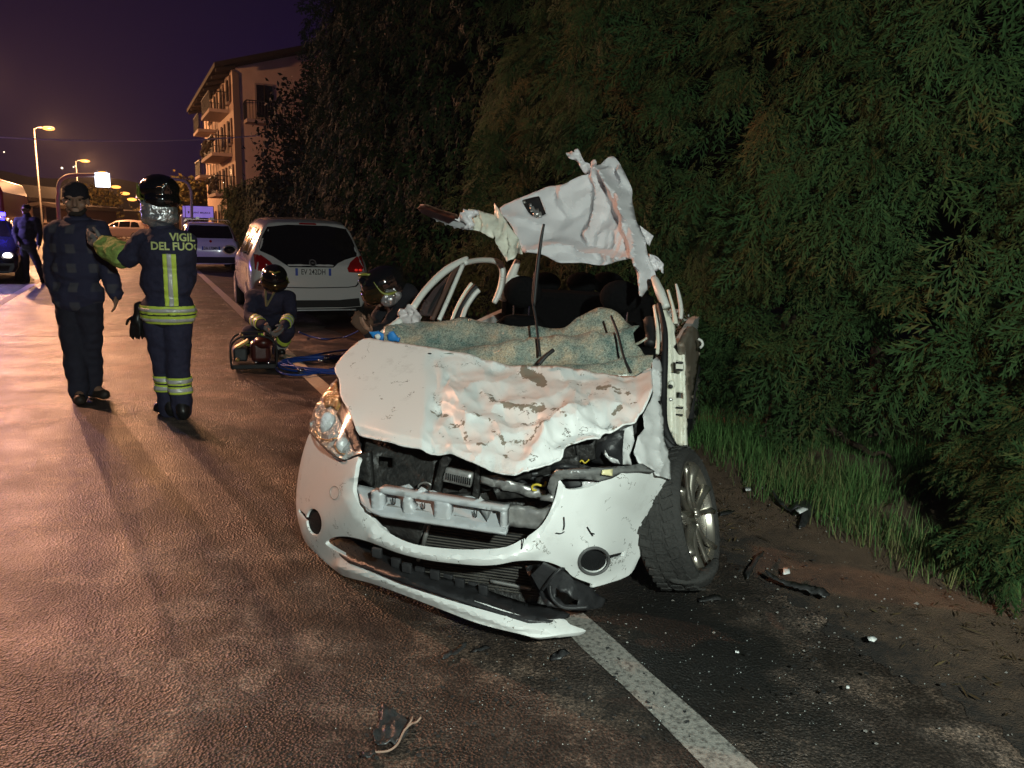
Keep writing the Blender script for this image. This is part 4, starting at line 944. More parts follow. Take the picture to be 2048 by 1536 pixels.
hole = [(1043, 400), (1079, 392), (1093, 428), (1075, 436), (1062, 430), (1056, 424)]
roofp = plate('torn_roof', roof, roof_df, W_liner, WRECK, step=4.5, thick=.006, curve=2, holes=[hole], disp=roof_disp, ddir=(-.15, -1, .1), deg=16)
plate('roof_lamp_recess', [(1038, 396), (1082, 388), (1098, 432), (1072, 440), (1050, 426)], back(roof_df, .03), M_dark, roofp, step=8, thick=.004)
for x, y, a in ((1049, 404, 3), (1064, 418, 6), (1072, 424, 8), (1060, 410, 4), (1078, 430, 7), (1070, 430, 6)):
    plate('roof_lamp_bit', [(x - a, y - a * .6), (x + a * .6, y - a), (x + a, y + a * .5), (x - a * .3, y + a)], back(roof_df, .01), M_alu, roofp, step=4, thick=.004, disp=lambda a_, b_: .02 * vfbm(a_, b_, .1, (x, y, 1), 2), ddir=(0, -1, 0))
W_shreds = wreck_paint('shredded_roof_metal', (.62, .60, .62), dirt=(.28, .20, .16), dirtamt=.9)
def crump(a, s=.03, o=0): return lambda x, y: a * (vridge(x, y, s, s, (o, 3, 1), 3) - .5)
plate('roof_shred', [(1133, 306), (1141, 301), (1149, 305), (1151, 298), (1157, 298), (1169, 324), (1181, 328), (1184, 345), (1169, 347), (1157, 326), (1149, 320), (1137, 316)], 2.28, W_shreds, roofp, step=4, thick=.003, disp=crump(.05, .06, 1), ddir=(0, -1, 0))
plate('roof_shred', [(1280, 451), (1307, 472), (1299, 493), (1292, 484), (1286, 470)], 2.1, W_shreds, roofp, step=4, thick=.003, disp=crump(.03, .05, 5), ddir=(0, -1, 0))
plate('roof_shred', [(1298, 507), (1316, 515), (1326, 528), (1328, 546), (1318, 540), (1306, 545), (1300, 530)], 1.95, W_shreds, roofp, step=4, thick=.003, disp=crump(.06, .06, 7), ddir=(0, -1, 0))
plate('roof_edge_strip', [(936, 446), (928, 428), (940, 420), (957, 420), (972, 426), (986, 429), (989, 406), (1001, 420), (1022, 454), (1040, 485), (1048, 509), (1037, 507), (1026, 518), (1015, 524), (1008, 509), (996, 488), (989, 473), (984, 476), (961, 462), (945, 459)], rbf([(930, 430, 2.0), (1000, 420, 2.05), (1045, 505, 1.85), (1015, 522, 1.85), (960, 450, 1.95)]), W_jamb, roofp, step=4.5, thick=.004, chip=lambda a, b: np.full(len(a), -.3), disp=lambda a, b: .04 * (vridge(a, b, .05, .012, (4, 4, 1), 3) - .5), ddir=(-.3, -1, .2))
plate('roof_shred', [(912, 440), (918, 430), (930, 421), (945, 424), (957, 420), (958, 430), (945, 436), (948, 448), (944, 459), (926, 458), (930, 446)], 1.92, W_shreds, roofp, step=4, thick=.003, disp=crump(.07, .07, 2), ddir=(0, -1, .3))
M_visor = mat('grey_visor', (.42, .42, .43), .7, c2=(.34, .34, .35), scale=10); M_brownedge = mat('brown_edge', (.10, .05, .03), .6)
vis = plate('sun_visor', [(836, 418), (850, 418), (882, 430), (914, 441), (943, 454), (944, 460), (926, 459), (895, 449), (861, 435), (843, 426)], rbf([(836, 418, 2.02), (944, 457, 1.92), (890, 440, 1.97)]), M_visor, roofp, step=6, thick=.015, bev=.003)
plate('visor_edge', [(836, 417), (840, 410), (854, 410), (882, 421), (914, 430), (918, 442), (882, 430), (850, 418)], rbf([(836, 412, 2.06), (918, 436, 1.97), (880, 425, 2.02)]), M_brownedge, vis, step=6, thick=.004)

# --- left door frame and pillars
W_frame = wreck_paint('pillar_paint', (.60, .60, .56), dirt=(.3, .25, .2), dirtamt=.5, rough=.4)
M_seal = mat('brown_rubber_seal', (.07, .035, .025), .7)
ptube('front_pillar', [(826, 616, 1.28), (845, 588, 1.38), (868, 562, 1.50), (893, 540, 1.62), (916, 526, 1.72), (934, 516, 1.8)], [.018, .018, .020, .022, .020, .012], W_frame, WRECK, 8)
ptube('pillar_stub', [(752, 676, 1.05), (776, 660, 1.12), (800, 642, 1.2)], [.014, .020, .022], W_frame, WRECK, 8)
ptube('window_divider', [(864, 640, 1.40), (884, 596, 1.50), (902, 556, 1.62), (917, 530, 1.72)], .014, M_seal, WRECK, 6)
ptube('window_divider', [(878, 640, 1.40), (893, 606, 1.48), (910, 566, 1.60), (926, 529, 1.72)], .013, W_frame, WRECK, 6)
ptube('window_divider', [(852, 632, 1.38), (872, 596, 1.48), (893, 562, 1.60), (908, 545, 1.66)], .008, M_dark, WRECK, 6)
ptube('door_frame', [(928, 526, 1.75), (955, 521, 1.95), (982, 521, 2.12), (999, 527, 2.2), (1006, 545, 2.22), (1003, 570, 2.2), (996, 590, 2.18), (988, 606, 2.16)], [.016, .016, .017, .020, .022, .022, .020, .016], W_frame, WRECK, 8)
plate('side_glass', [(838, 630), (846, 608), (868, 578), (892, 556), (904, 548), (884, 590), (864, 632)], rbf([(838, 625, 1.33), (900, 550, 1.66), (866, 630, 1.42)]), mat('tinted_glass', (.05, .035, .035), .1), WRECK, step=8, thick=.004)
ptube('rear_pillar', [(1004, 600, 2.3), (1014, 572, 2.34), (1026, 545, 2.38), (1036, 520, 2.4)], [.028, .032, .030, .02], W_frame, WRECK, 8)
plate('pillar_trim', [(1005, 598), (1016, 560), (1032, 548), (1044, 556), (1040, 575), (1024, 590), (1012, 600)], 2.36, W_frame, WRECK, step=6, thick=.01)
ptube('seat_belt', [(902, 645, 1.8), (915, 612, 1.86), (932, 582, 1.9), (944, 566, 1.92)], .010, W_jamb, WRECK, 6)
ptube('door_seal', [(910, 646, 1.82), (924, 615, 1.88), (940, 588, 1.92), (954, 572, 1.94)], .020, M_dark, WRECK, 6)
ptube('belt_cover', [(922, 644, 1.80), (932, 615, 1.86), (948, 590, 1.9), (958, 580, 1.92)], .016, W_frame, WRECK, 6)

# --- seats
def seat(px, py, y, w=.46):
    c = L1(px, py, y); s = thing('front_seat', None, None); s.parent = WRECK
    mb = MB(); mb.ell((c[0], y + .02, c[2] - .02), (.125, .06, .10), 14, 10); mb.obj('headrest', M_seat, s, True)
    mb = MB(); prof = [(-.22, .0), (-.24, .25), (-.20, .46), (-.10, .56), (.10, .56), (.20, .46), (.24, .25), (.22, 0)]
    mb.prism(prof, 0, .13, lambda u, v, w_: (c[0] + u, y - .06 + w_ - .12 * (.5 - v), c[2] - .72 + v)); o = mb.obj('backrest', M_seat, s); bevel(o, .04, 3)
    mb = MB(); mb.box((c[0], y - .25, c[2] - .76), (.48, .5, .16)); o = mb.obj('seat_cushion', M_seat, s); bevel(o, .04, 3)
    for dx in (-.05, .05):
        mb = MB(); mb.tube([(c[0] + dx, y, c[2] - .18), (c[0] + dx, y + .01, c[2] - .05)], .006, 6); mb.obj('headrest_post', M_chrome, s)
seat(1044, 578, 2.15); seat(1240, 588, 2.12)
pbox('rear_seat', 1150, 668, 3.0, (1.1, .18, .62), M_seat, WRECK, bev=.05)
for x in (1090, 1165, 1215):
    mb = MB(); mb.ell(L1(x, 566, 3.05), (.12, .05, .08)); mb.obj('rear_headrest', M_seat, WRECK, True)
mb = MB(); mb.tube([(-.78, 1.45, .80), (-.4, 1.32, .86), (.1, 1.30, .86), (.56, 1.36, .84)], [.10, .14, .14, .12], 10); mb.obj('dashboard', M_seat, WRECK, True)

# --- right-hand door post, hinges, open door edge
jamb = [(1318, 606), (1329, 610), (1337, 626), (1344, 644), (1350, 668), (1355, 691), (1365, 699), (1370, 714), (1373, 733), (1368, 753), (1372, 775), (1374, 795), (1373, 820), (1371, 840), (1370, 875), (1369, 902), (1362, 893), (1354, 884), (1347, 876), (1336, 855), (1330, 840), (1331, 800), (1332, 774), (1335, 735), (1335, 707), (1333, 680), (1330, 657), (1324, 630)]
jm = plate('door_post', jamb, rbf([(1322, 608, 1.62), (1355, 691, 1.45), (1372, 760, 1.40), (1332, 774, 1.33), (1369, 900, 1.25), (1332, 845, 1.25)]), W_jamb, WRECK, step=5, thick=.02, holes=[[(1353, 783), (1367, 787), (1367, 798), (1353, 795)]], chip=lambda a, b: np.full(len(a), -.3), disp=lambda a, b: .012 * np.cos((a - 1350 - .02 * (b - 750)) * .32) + .01 * vfbm(a, b, .03, (1, 1, 9), 2), ddir=(0, -1, 0))
for y0 in (722, 812):
    hg = plate('hinge', [(1351, y0), (1366, y0 + 3), (1367, y0 + 22), (1351, y0 + 20)], 1.30, W_jamb, jm, step=6, thick=.03, bev=.003)
    for q in (3, 17): ptube('hinge_pin', [(1352, y0 + q, 1.285), (1366, y0 + q + 1, 1.285)], .004, M_dark, hg, 5, 1)
mb = MB(); mb.ell(L1(1343, 769, 1.33), (.018, .012, .022)); mb.obj('check_strap', W_jamb, jm, True)
for y0 in (773, 799): mb = MB(); mb.ell(L1(1341, y0, 1.315), (.012, .008, .010)); mb.obj('bolt', M_dark if y0 == 773 else M_alu, jm, True)
ptube('door_seal', [(1318, 608, 1.55), (1329, 660, 1.42), (1329, 720, 1.32), (1327, 790, 1.22), (1328, 850, 1.1), (1346, 892, 1.05)], [.012, .016, .018, .018, .02, .02], M_dark, WRECK, 8)
ptube('upper_pillar', [(1308, 556, 1.72), (1320, 585, 1.62), (1333, 615, 1.56)], [.018, .026, .02], W_frame, WRECK, 8)
ptube('inner_trim', [(1310, 612, 1.6), (1315, 650, 1.5), (1316, 685, 1.42), (1313, 708, 1.38)], .013, W_jamb, WRECK, 6)
ptube('inner_trim', [(1298, 640, 1.58), (1302, 668, 1.5), (1300, 690, 1.44)], .03, M_dark, WRECK, 8)
ptube('rear_door_frame', [(1336, 580, 2.0), (1345, 612, 1.95), (1349, 632, 1.92), (1351, 648, 1.9)], [.008, .010, .014, .018], W_jamb, WRECK, 6)
ptube('rear_door_frame', [(1352, 568, 2.1), (1358, 592, 2.08), (1362, 618, 2.05), (1361, 638, 2.03)], [.006, .012, .014, .012], W_frame, WRECK, 6)
W_mud = mat('muddy_door_paint', (.24, .21, .17), .5, c2=(.13, .09, .06), scale=7, amt=.8)
dr = plate('front_door', [(1366, 690), (1376, 668), (1386, 652), (1396, 660), (1402, 685), (1398, 725), (1391, 770), (1384, 810), (1376, 838), (1375, 800), (1373, 770), (1374, 735)], rbf([(1370, 690, 1.45), (1400, 680, 2.2), (1378, 830, 1.5), (1392, 760, 2.0)]), W_mud, WRECK, step=6, thick=.03, disp=lambda a, b: .02 * vfbm(a, b, .03, (3, 1, 9), 2), ddir=(0, -1, 0))
mb = MB(); q = [L1(x, y, 1.9) for x, y in ((1396, 678), (1403, 682), (1405, 690), (1400, 696))]; mb.tube(catmull(q, 4), .008, 6); mb.obj('door_handle', W_frame, dr, True)

# --- front wheel knocked askew
def wheel(name, c, n, R=.30, wdt=.195, rim=.205, parent=None, flat=0., tilt=0., dbl=True, dirty=None):
    n = Vector([float(q) for q in n]).normalized(); c = Vector([float(q) for q in c])
    q = n.to_track_quat('Z', 'Y').to_matrix().to_4x4(); M = Matrix.Translation(c) @ q @ Matrix.Rotation(tilt, 4, 'Z')
    root = thing(name, None, None); root.parent = parent
    h = wdt / 2
    mb = MB(); mb.lathe([(rim - .004, -h * .8), (rim + .012, -h * .96), (R - .03, -h), (R - .014, -h * .9), (R - .004, -h * .62), (R, -h * .3), (R, h * .3), (R - .004, h * .62), (R - .014, h * .9), (R - .03, h), (rim + .012, h * .96), (rim - .004, h * .8), (rim - .02, h * .55)], 48, M, close=False)
    if flat:
        z0 = c.z - R + flat
        mb.V = [(v[0] + (0 if v[2] > z0 else (v[0] - c.x) * .25), v[1], max(v[2], z0 - (z0 - v[2]) * .15)) for v in mb.V]
    mb.obj('tyre', M_rubber if dirty is None else dirty, root, True, deg=40)
    # tread grooves as raised blocks
    mb = MB()
    for k in range(40):
        for j, hh in enumerate((-.55, 0, .55)):
            a = 2 * math.pi * (k + .5 * (j % 2)) / 40; mm = M @ Matrix.Rotation(a, 4, 'Z') @ Matrix.Translation((R + .001, 0, hh * h)) @ Matrix.Rotation(.3 * (j - 1), 4, 'X')
            V = [mm @ Vector((x * .004, y * .016, z * h * .22)) for z in (-1, 1) for y in (-1, 1) for x in (-1, 1)]
            if flat and min(v.z for v in V) < c.z - R + flat: continue
            mb.add(V, [(0, 2, 3, 1), (4, 5, 7, 6), (0, 1, 5, 4), (2, 6, 7, 3), (0, 4, 6, 2), (1, 3, 7, 5)])
    tr = mb.obj('tread', M_rubber if dirty is None else dirty, root); tr['kind'] = 'stuff'
    mb = MB(); mb.lathe([(rim, h * .82), (rim - .006, h * .90), (rim - .016, h * .80), (rim - .022, h * .3), (rim - .03, -h * .8)], 48, M, close=False)
    mb.obj('rim', M_rim, root, True, deg=40)
    mb = MB(); mb.lathe([(.12, -h * .1), (.12, h * .05), (.03, h * .1)], 24, M); mb.obj('brake_disc', M_brake, root, True, deg=40)
    for k in range(5):
        mbs = MB(); a = 2 * math.pi * k / 5
        for sg in ((-1, 1) if dbl else (0,)):
            pts = []
            for t in np.linspace(0, 1, 5):
                r_ = .035 + (rim - .05) * t; aa = a + sg * (.10 + .16 * t) + .06 * t
                pts.append(M @ Vector((r_ * math.cos(aa), r_ * math.sin(aa), h * (.62 + .2 * t - .25 * math.sin(math.pi * t) * .3))))
            mbs.tube(pts, [.024, .021, .021, .023, .030], 6, flat=.55)
        mbs.obj('spoke', M_rim, root, True)
    mb = MB(); mb.lathe([(.055, h * .45), (.055, h * .62), (.03, h * .70), (.001, h * .71)], 20, M); mb.obj('hub_cap', M_rim, root, True, deg=40)
    return root
M_rim = mat('alloy_rim', (.50, .47, .41), .28, metal=.85, c2=(.30, .27, .22), scale=12, rvar=.08)
M_brake = mat('brake_steel', (.12, .10, .09), .5, metal=.6)
M_dusty = mat('dusty_tyre', (.018, .018, .017), .85, c2=(.042, .040, .037), scale=7, bump=.5, bscale=60, amt=.9)
wc = L1(1388, 1033, .80)
wn = (math.cos(rad(9)) * .96, -math.sin(rad(9)) * .96, .28)
wheel('front_wheel', wc - np.array(wn) * .07, wn, .30, .20, .238, WRECK, flat=.02, dirty=M_dusty)
for p, n_ in (((-.58, .95, .295), (-1, 0, 0)), ((-.72, 3.35, .295), (-1, 0, 0)), ((.56, 3.35, .295), (1, 0, 0))): wheel('road_wheel', p, n_, .295, .19, .2, WRECK)
ptube('burst_tyre_flap', [(1322, 1138, .62), (1350, 1156, .58), (1390, 1158, .60), (1420, 1140, .66), (1432, 1118, .74)], [.02, .035, .03, .03, .012], M_dusty, WRECK, 7, flat=.5)
plate('wheel_arch_liner', [(1326, 870), (1345, 890), (1372, 905), (1400, 915), (1380, 940), (1340, 960)], .98, M_dark, WRECK, step=9, thick=.02)

# --- what closes the shell on the sides the picture does not show
def shell():
    mb = MB()
    side = [(1.55, .26), (1.55, .80), (2.2, .86), (3.2, .92), (3.75, .90), (3.85, .55), (3.8, .30), (3.65, .30), (3.6, .5), (3.35, .62), (3.1, .5), (3.05, .24)]
    for x, sg in ((-.84, 1), (.60, -1)):
        mb.prism(side, x, x + .05 * sg, lambda u, v, w_: (w_, u, v))
    mb.obj('body_side', W_bump, WRECK)
    mb = MB(); mb.box((-.12, 3.86, .62), (1.4, .06, .62)); mb.box((-.12, 3.90, .42), (1.42, .10, .24)); o = mb.obj('tailgate', W_bump, WRECK); bevel(o, .02, 2)
    mb = MB(); mb.box((-.1, 2.2, .20), (1.5, 3.1, .06)); mb.obj('floor_pan', M_dark, WRECK)
shell()
# ================================================================== people
from mathutils.bvhtree import BVHTree
def P3(t):            # (px, py, world depth) -> world point
    return Vector([float(c) for c in atY(*t)])
def blob(name, parts, voxel, m, parent=None, it=3, fold=0., fs=9.):
    mb = MB()
    for p in parts:
        if p[0] == 'c':
            a, b = Vector(p[1]), Vector(p[2]); r0, r1 = p[3], p[4]; d = (b - a); L = d.length
            d = d.normalized() if L > 1e-6 else Vector((0, 0, 1))
            pts = []; rs = []
            for k in (85, 60, 30): pts.append(a - d * r0 * math.sin(rad(k))); rs.append(r0 * math.cos(rad(k)))
            pts += [a, (a + b) / 2, b]; rs += [r0, (r0 + r1) / 2, r1]
            for k in (30, 60, 85): pts.append(b + d * r1 * math.sin(rad(k))); rs.append(r1 * math.cos(rad(k)))
            mb.tube(pts, rs, 12, flat=p[5] if len(p) > 5 else 1.0)
        else: mb.ell(p[1], p[2], 14, 10, p[3] if len(p) > 3 else None)
    me = bpy.data.meshes.new(name); me.from_pydata(mb.V, [], mb.F); me.update()
    bm = bmesh.new(); bm.from_mesh(me); bmesh.ops.recalc_face_normals(bm, faces=bm.faces); bm.to_mesh(me); bm.free()
    o = bpy.data.objects.new(name + '_t', me); COL.objects.link(o)
    r = o.modifiers.new('r', 'REMESH'); r.mode = 'VOXEL'; r.voxel_size = voxel
    s = o.modifiers.new('s', 'SMOOTH'); s.factor = .5; s.iterations = it
    dg = bpy.context.evaluated_depsgraph_get(); me2 = bpy.data.meshes.new_from_object(o.evaluated_get(dg)); bpy.data.objects.remove(o, do_unlink=True)
    me2.name = name
    if fold:
        n = len(me2.vertices); co = np.zeros(n * 3, np.float32); me2.vertices.foreach_get('co', co); co = co.reshape(-1, 3); nn = np.zeros(n * 3, np.float32); me2.vertices.foreach_get('normal', nn); nn = nn.reshape(-1, 3)
        q = np.array([noise.fractal(Vector((c[0] * fs, c[1] * fs, c[2] * fs * 1.6)), 1, 2, 3) for c in co]); q2 = np.array([1 - abs(noise.noise(Vector((c[0] * fs * .7, c[1] * fs * .7 + 4, c[2] * fs * 1.5)))) * 2 for c in co])
        co = co + nn * ((q * .5 + q2 * .6) * fold * 1.9)[:, None]; me2.vertices.foreach_set('co', co.ravel()); me2.update()
    me2.materials.clear()
    return link(name, me2, parent, m, True)
def loc(o, root):     # world-space mesh under a root empty
    o.parent = root; o.matrix_parent_inverse = Matrix.Identity(4); o.data.transform(root.matrix_basis.inverted()); return o
def band(src, planes, off, m, name, parent, th=.003):
    bm = bmesh.new(); bm.from_mesh(src.data)
    for co, no in planes:
        bmesh.ops.bisect_plane(bm, geom=bm.verts[:] + bm.edges[:] + bm.faces[:], plane_co=co, plane_no=no, clear_outer=True)
    bm.normal_update()
    for v in bm.verts: v.co += v.normal * off
    me = bpy.data.meshes.new(name); bm.to_mesh(me); bm.free()
    o = link(name, me, parent, m, True); solid(o, th, 1.0); return o
def hand_parts(wr, dirv, side, s=1.0, curl=.5):
    """palm, four bent fingers and a thumb; dirv from wrist to fingertips, side = thumb side"""
    d = Vector(dirv).normalized(); t = Vector(side); t = (t - d * t.dot(d)).normalized(); nrm = d.cross(t)
    w = Vector(wr); p = [('c', w, w + d * .045 * s, .026 * s, .030 * s), ('c', w + d * .04 * s + t * .018 * s, w + d * .082 * s + t * .022 * s, .018 * s, .017 * s), ('c', w + d * .04 * s - t * .018 * s, w + d * .078 * s - t * .022 * s, .018 * s, .016 * s)]
    for k, (o, L) in enumerate(((.030, .068), (.010, .076), (-.011, .070), (-.030, .056))):
        a = w + d * .085 * s + t * o * s; b = a + (d + nrm * curl * .4).normalized() * L * .5 * s; c = b + (d + nrm * curl * 1.4).normalized() * L * .5 * s
        p += [('c', a, b, .0095 * s, .009 * s), ('c', b, c, .009 * s, .007 * s)]
    a = w + d * .025 * s + t * .028 * s; b = a + (d * .7 + t * .8).normalized() * .04 * s; c = b + (d + t * .2 + nrm * curl * .5).normalized() * .032 * s
    p += [('c', a, b, .012 * s, .011 * s), ('c', b, c, .011 * s, .008 * s)]
    return p
def head_parts(c, face, up=(0, 0, 1), s=1.0):
    f = Vector(face).normalized(); u = Vector(up); u = (u - f * u.dot(f)).normalized(); x = f.cross(u); c = Vector(c)
    R = Matrix((x, f, u)).transposed()
    q = lambda a, b, d: c + (x * a + f * b + u * d) * s
    p = [('e', q(0, -.012, .025), (.074 * s, .094 * s, .090 * s), R), ('e', q(0, .02, -.035), (.058 * s, .070 * s, .078 * s), R), ('e', q(0, .072, -.088), (.026 * s, .022 * s, .020 * s), R),
         ('c', q(0, .088, .012), q(0, .104, -.030), .009 * s, .015 * s), ('e', q(-.031, .076, .028), (.030 * s, .014 * s, .009 * s), R), ('e', q(.031, .076, .028), (.030 * s, .014 * s, .009 * s), R),
         ('c', q(-.02, .085, -.060), q(.02, .085, -.060), .008 * s, .008 * s), ('c', q(-.017, .083, -.072), q(.017, .083, -.072), .009 * s, .009 * s),
         ('e', q(-.078, -.012, -.005), (.010 * s, .020 * s, .030 * s), R), ('e', q(.078, -.012, -.005), (.010 * s, .020 * s, .030 * s), R),
         ('e', q(-.045, .058, -.025), (.022 * s, .022 * s, .024 * s), R), ('e', q(.045, .058, -.025), (.022 * s, .022 * s, .024 * s), R)]
    return p, q, R
M_skin = mat('skin', (.32, .19, .135), .55, c2=(.27, .15, .10), scale=25)
M_skinmap = {}
M_eye = mat('eye', (.02, .015, .012), .1)
M_navy = mat('navy_turnout_cloth', (.016, .016, .040), .85, c2=(.027, .027, .060), scale=30, bump=.75, bscale=12)
M_dknavy = mat('shaded_turnout_cloth', (.006, .006, .010), .9, bump=.5, bscale=14)  # darker copy of the navy cloth, shade on the bent figure put in
M_navy2 = mat('dark_uniform_cloth', (.010, .012, .030), .85, c2=(.018, .020, .042), scale=14, bump=.3, bscale=120)
M_yel = mat('fluorescent_yellow_tape', (.62, .78, .10), .55)
M_silver = mat('silver_reflective_tape', (.62, .62, .60), .4, metal=.2)
M_boot = mat('black_boot_leather', (.010, .010, .010), .35)
M_helm = mat('black_helmet_shell', (.006, .006, .007), .12, coat=.8)
M_foil = mat('silver_foil_flap', (.55, .55, .56), .28, metal=.75, bump=1.0, bscale=26)
M_glove = mat('grey_leather_glove', (.20, .19, .19), .8, c2=(.22, .21, .20), scale=30)
M_cuff = mat('fluorescent_sleeve', (.36, .50, .12), .8, c2=(.26, .36, .09), scale=40, bump=.4, bscale=90)

def figure(name, label, J, face, base, jacket, trousers, shoes, k=1.0, jr=1.0, hands='skin', fold=.006, vox=.014, head=True, group=None, skin=None):
    """J: world joints. Body one continuous mesh; clothes are parts."""
    root = thing(name, label, 'person', base, 0, group)
    hs = J.pop('hs', 1.0); V = {a: Vector(b) for a, b in J.items() if a != 'floor'}
    hp, q, R = head_parts(V['head'], face, (0, 0, 1) if 'up' not in J else J['up'], hs)
    def lim(a, b, r0, r1, *x): return ('c', V[a], V[b], r0 * k, r1 * k, *x)
    body = hp + [lim('neck', 'head', .058, .055), lim('chest', 'neck', .09, .06), lim('pelvis', 'chest', .11, .11)]
    for s_ in 'LR':
        body += [lim('chest', 'sh' + s_, .09, .06), lim('sh' + s_, 'el' + s_, .05, .042), lim('el' + s_, 'wr' + s_, .042, .028), lim('pelvis', 'hip' + s_, .11, .09), lim('hip' + s_, 'kn' + s_, .085, .058), lim('kn' + s_, 'an' + s_, .056, .04), lim('an' + s_, 'to' + s_, .04, .03)]
        hd = V['ha' + s_] - V['wr' + s_]; body += hand_parts(V['wr' + s_], hd, V.get('th' + s_, Vector((0, 0, 1))) if ('th' + s_) in V else Vector((.3, -.6, .4)), 1.0)
    b = loc(blob('body', body, .0085, skin or M_skin, None, 2), root)
    for e_ in (-.031, .031):
        mb = MB(); mb.ell(q(e_, .074, .008), (.011, .009, .007), 10, 6); loc(mb.obj('eye', M_eye, None, True), root)
    up = (V['chest'] - V['pelvis']).normalized(); ac = (V['shR'] - V['shL']).normalized(); fw = up.cross(ac); 
    Rb = Matrix((ac, fw, up)).transposed()
    mid = V['pelvis'].lerp(V['chest'], .5); hem = J.get('hem', V['pelvis'] - up * .06); hem = Vector(hem)
    jk = [('e', V['chest'] - up * .02, (.205 * jr, .135 * jr, .20), Rb), ('e', mid, (.19 * jr, .135 * jr, .20), Rb), ('e', V['pelvis'], (.195 * jr, .15 * jr, .15), Rb), ('c', V['neck'] - up * .03, V['neck'] + up * .015, .085, .07)]
    for s_ in 'LR': jk += [('c', V['chest'].lerp(V['sh' + s_], .5) + up * .02, V['sh' + s_], .10, .085 * jr), lim('sh' + s_, 'el' + s_, .083 * jr, .068 * jr), lim('el' + s_, 'wr' + s_, .068 * jr, .052 * jr)]
    jo = loc(blob('jacket', jk, vox, jacket, None, 4, fold), root)
    tr = [('e', V['pelvis'], (.165, .13, .13), Rb)]
    for s_ in 'LR': tr += [lim('hip' + s_, 'kn' + s_, .10 * jr, .078 * jr), lim('kn' + s_, 'an' + s_, .078 * jr, .070 * jr), ('c', V['an' + s_], V['an' + s_] - Vector((0, 0, .035)), .066 * jr, .062 * jr)]
    to_ = loc(blob('trousers', tr, vox, trousers, None, 3, fold), root)
    for s_ in 'LR':
        a, t_ = V['an' + s_], V['to' + s_]; d = (t_ - a); d.z = 0; d = d.normalized() if d.length > 1e-3 else Vector((0, -1, 0))
        zf = J['floor'] if 'floor' in J else 0.0
        h = Vector((a.x, a.y, zf + .045)) - d * .045
        sp_ = [('c', a + Vector((0, 0, .05)), h + Vector((0, 0, .03)), .064, .056), ('c', h, Vector((a.x, a.y, zf + .045)) + d * .16, .045, .043), ('e', Vector((a.x, a.y, zf + .035)) + d * .15, (.05, .05, .034))]
        so = loc(blob('boot', sp_, .011, shoes, None, 2), root)
        bm = bmesh.new(); bm.from_mesh(so.data)
        for v in bm.verts:
            if v.co.z + root.location.z < zf + .004: v.co.z = zf + .004 - root.location.z
        bm.to_mesh(so.data); bm.free()
    return root, jo, to_, b, q, R, V, Rb

# --- bystander in a knitted cap and checked jacket
def plaid_mat():
    m = mat('checked_jacket_cloth', (.012, .012, .022), .9, bump=.7, bscale=13); n = m.node_tree.nodes; l = m.node_tree.links
    co = n.new('ShaderNodeTexCoord').outputs['Object']; b = n['Principled BSDF']
    mp = n.new('ShaderNodeMapping'); mp.inputs['Location'].default_value = (.03, .01, .02); l.new(co, mp.inputs[0])
    def wave(axis):
        s_ = n.new('ShaderNodeSeparateXYZ'); l.new(mp.outputs[0], s_.inputs[0]); a = n.new('ShaderNodeMath'); a.operation = 'MULTIPLY'; a.inputs[1].default_value = 2 * math.pi / .155; l.new(s_.outputs[axis], a.inputs[0])
        c = n.new('ShaderNodeMath'); c.operation = 'SINE'; l.new(a.outputs[0], c.inputs[0])
        r = n.new('ShaderNodeMapRange'); r.inputs['From Min'].default_value = -.1; r.inputs['From Max'].default_value = .35; l.new(c.outputs[0], r.inputs[0]); return r.outputs[0]
    mu = n.new('ShaderNodeMath'); mu.operation = 'MULTIPLY'; l.new(wave('X'), mu.inputs[0]); l.new(wave('Z'), mu.inputs[1])
    t = n.new('ShaderNodeTexNoise'); t.inputs['Scale'].default_value = 5; l.new(co, t.inputs['Vector']); mm = n.new('ShaderNodeMath'); mm.operation = 'MULTIPLY'; l.new(mu.outputs[0], mm.inputs[0]); l.new(t.outputs['Fac'], mm.inputs[1])
    x = n.new('ShaderNodeMix'); x.data_type = 'RGBA'; x.inputs[6].default_value = (.028, .028, .062, 1); x.inputs[7].default_value = (.115, .11, .115, 1); l.new(mm.outputs[0], x.inputs[0]); l.new(x.outputs[2], b.inputs['Base Color']); return m
M_plaid = plaid_mat()
M_trous = mat('dark_work_trousers', (.022, .022, .040), .85, c2=(.014, .014, .026), scale=8, bump=.75, bscale=11)
M_shoe = mat('brown_walking_shoe', (.030, .022, .016), .6)
M_knit = mat('dark_knitted_cap', (.014, .012, .020), .95, bump=.7, bscale=110)
Ym = 6.38
J = dict(head=P3((152, 402, Ym)), neck=P3((155, 438, Ym + .02)), chest=P3((153, 482, Ym)), pelvis=P3((157, 590, Ym)), shL=P3((196, 462, Ym)), shR=P3((113, 464, Ym)),
         elL=P3((214, 535, Ym - .02)), wrL=P3((231, 588, Ym - .10)), haL=P3((231, 612, Ym - .13)), hs=1.12, elR=P3((105, 545, Ym + .02)), wrR=P3((126, 604, Ym - .08)), haR=P3((140, 622, Ym + .0)),
         hipL=P3((178, 612, Ym)), hipR=P3((138, 612, Ym)), knL=P3((182, 700, Ym + .02)), knR=P3((148, 705, Ym - .05)), anL=P3((185, 772, Ym + .05)), anR=P3((158, 782, Ym - .12)))
J['toL'] = J['anL'] + Vector((.15, -.08, -.05)); J['toR'] = J['anR'] + Vector((.08, -.14, -.05))
man, mj, mt, mbd, q, R, V, Rb = figure('person', 'man in a dark knitted cap and checked jacket standing on the road facing the firefighter', J, (.45, -1, -.02), gnd(172, 800), M_plaid, M_trous, M_shoe, jr=1.06, fold=.009)
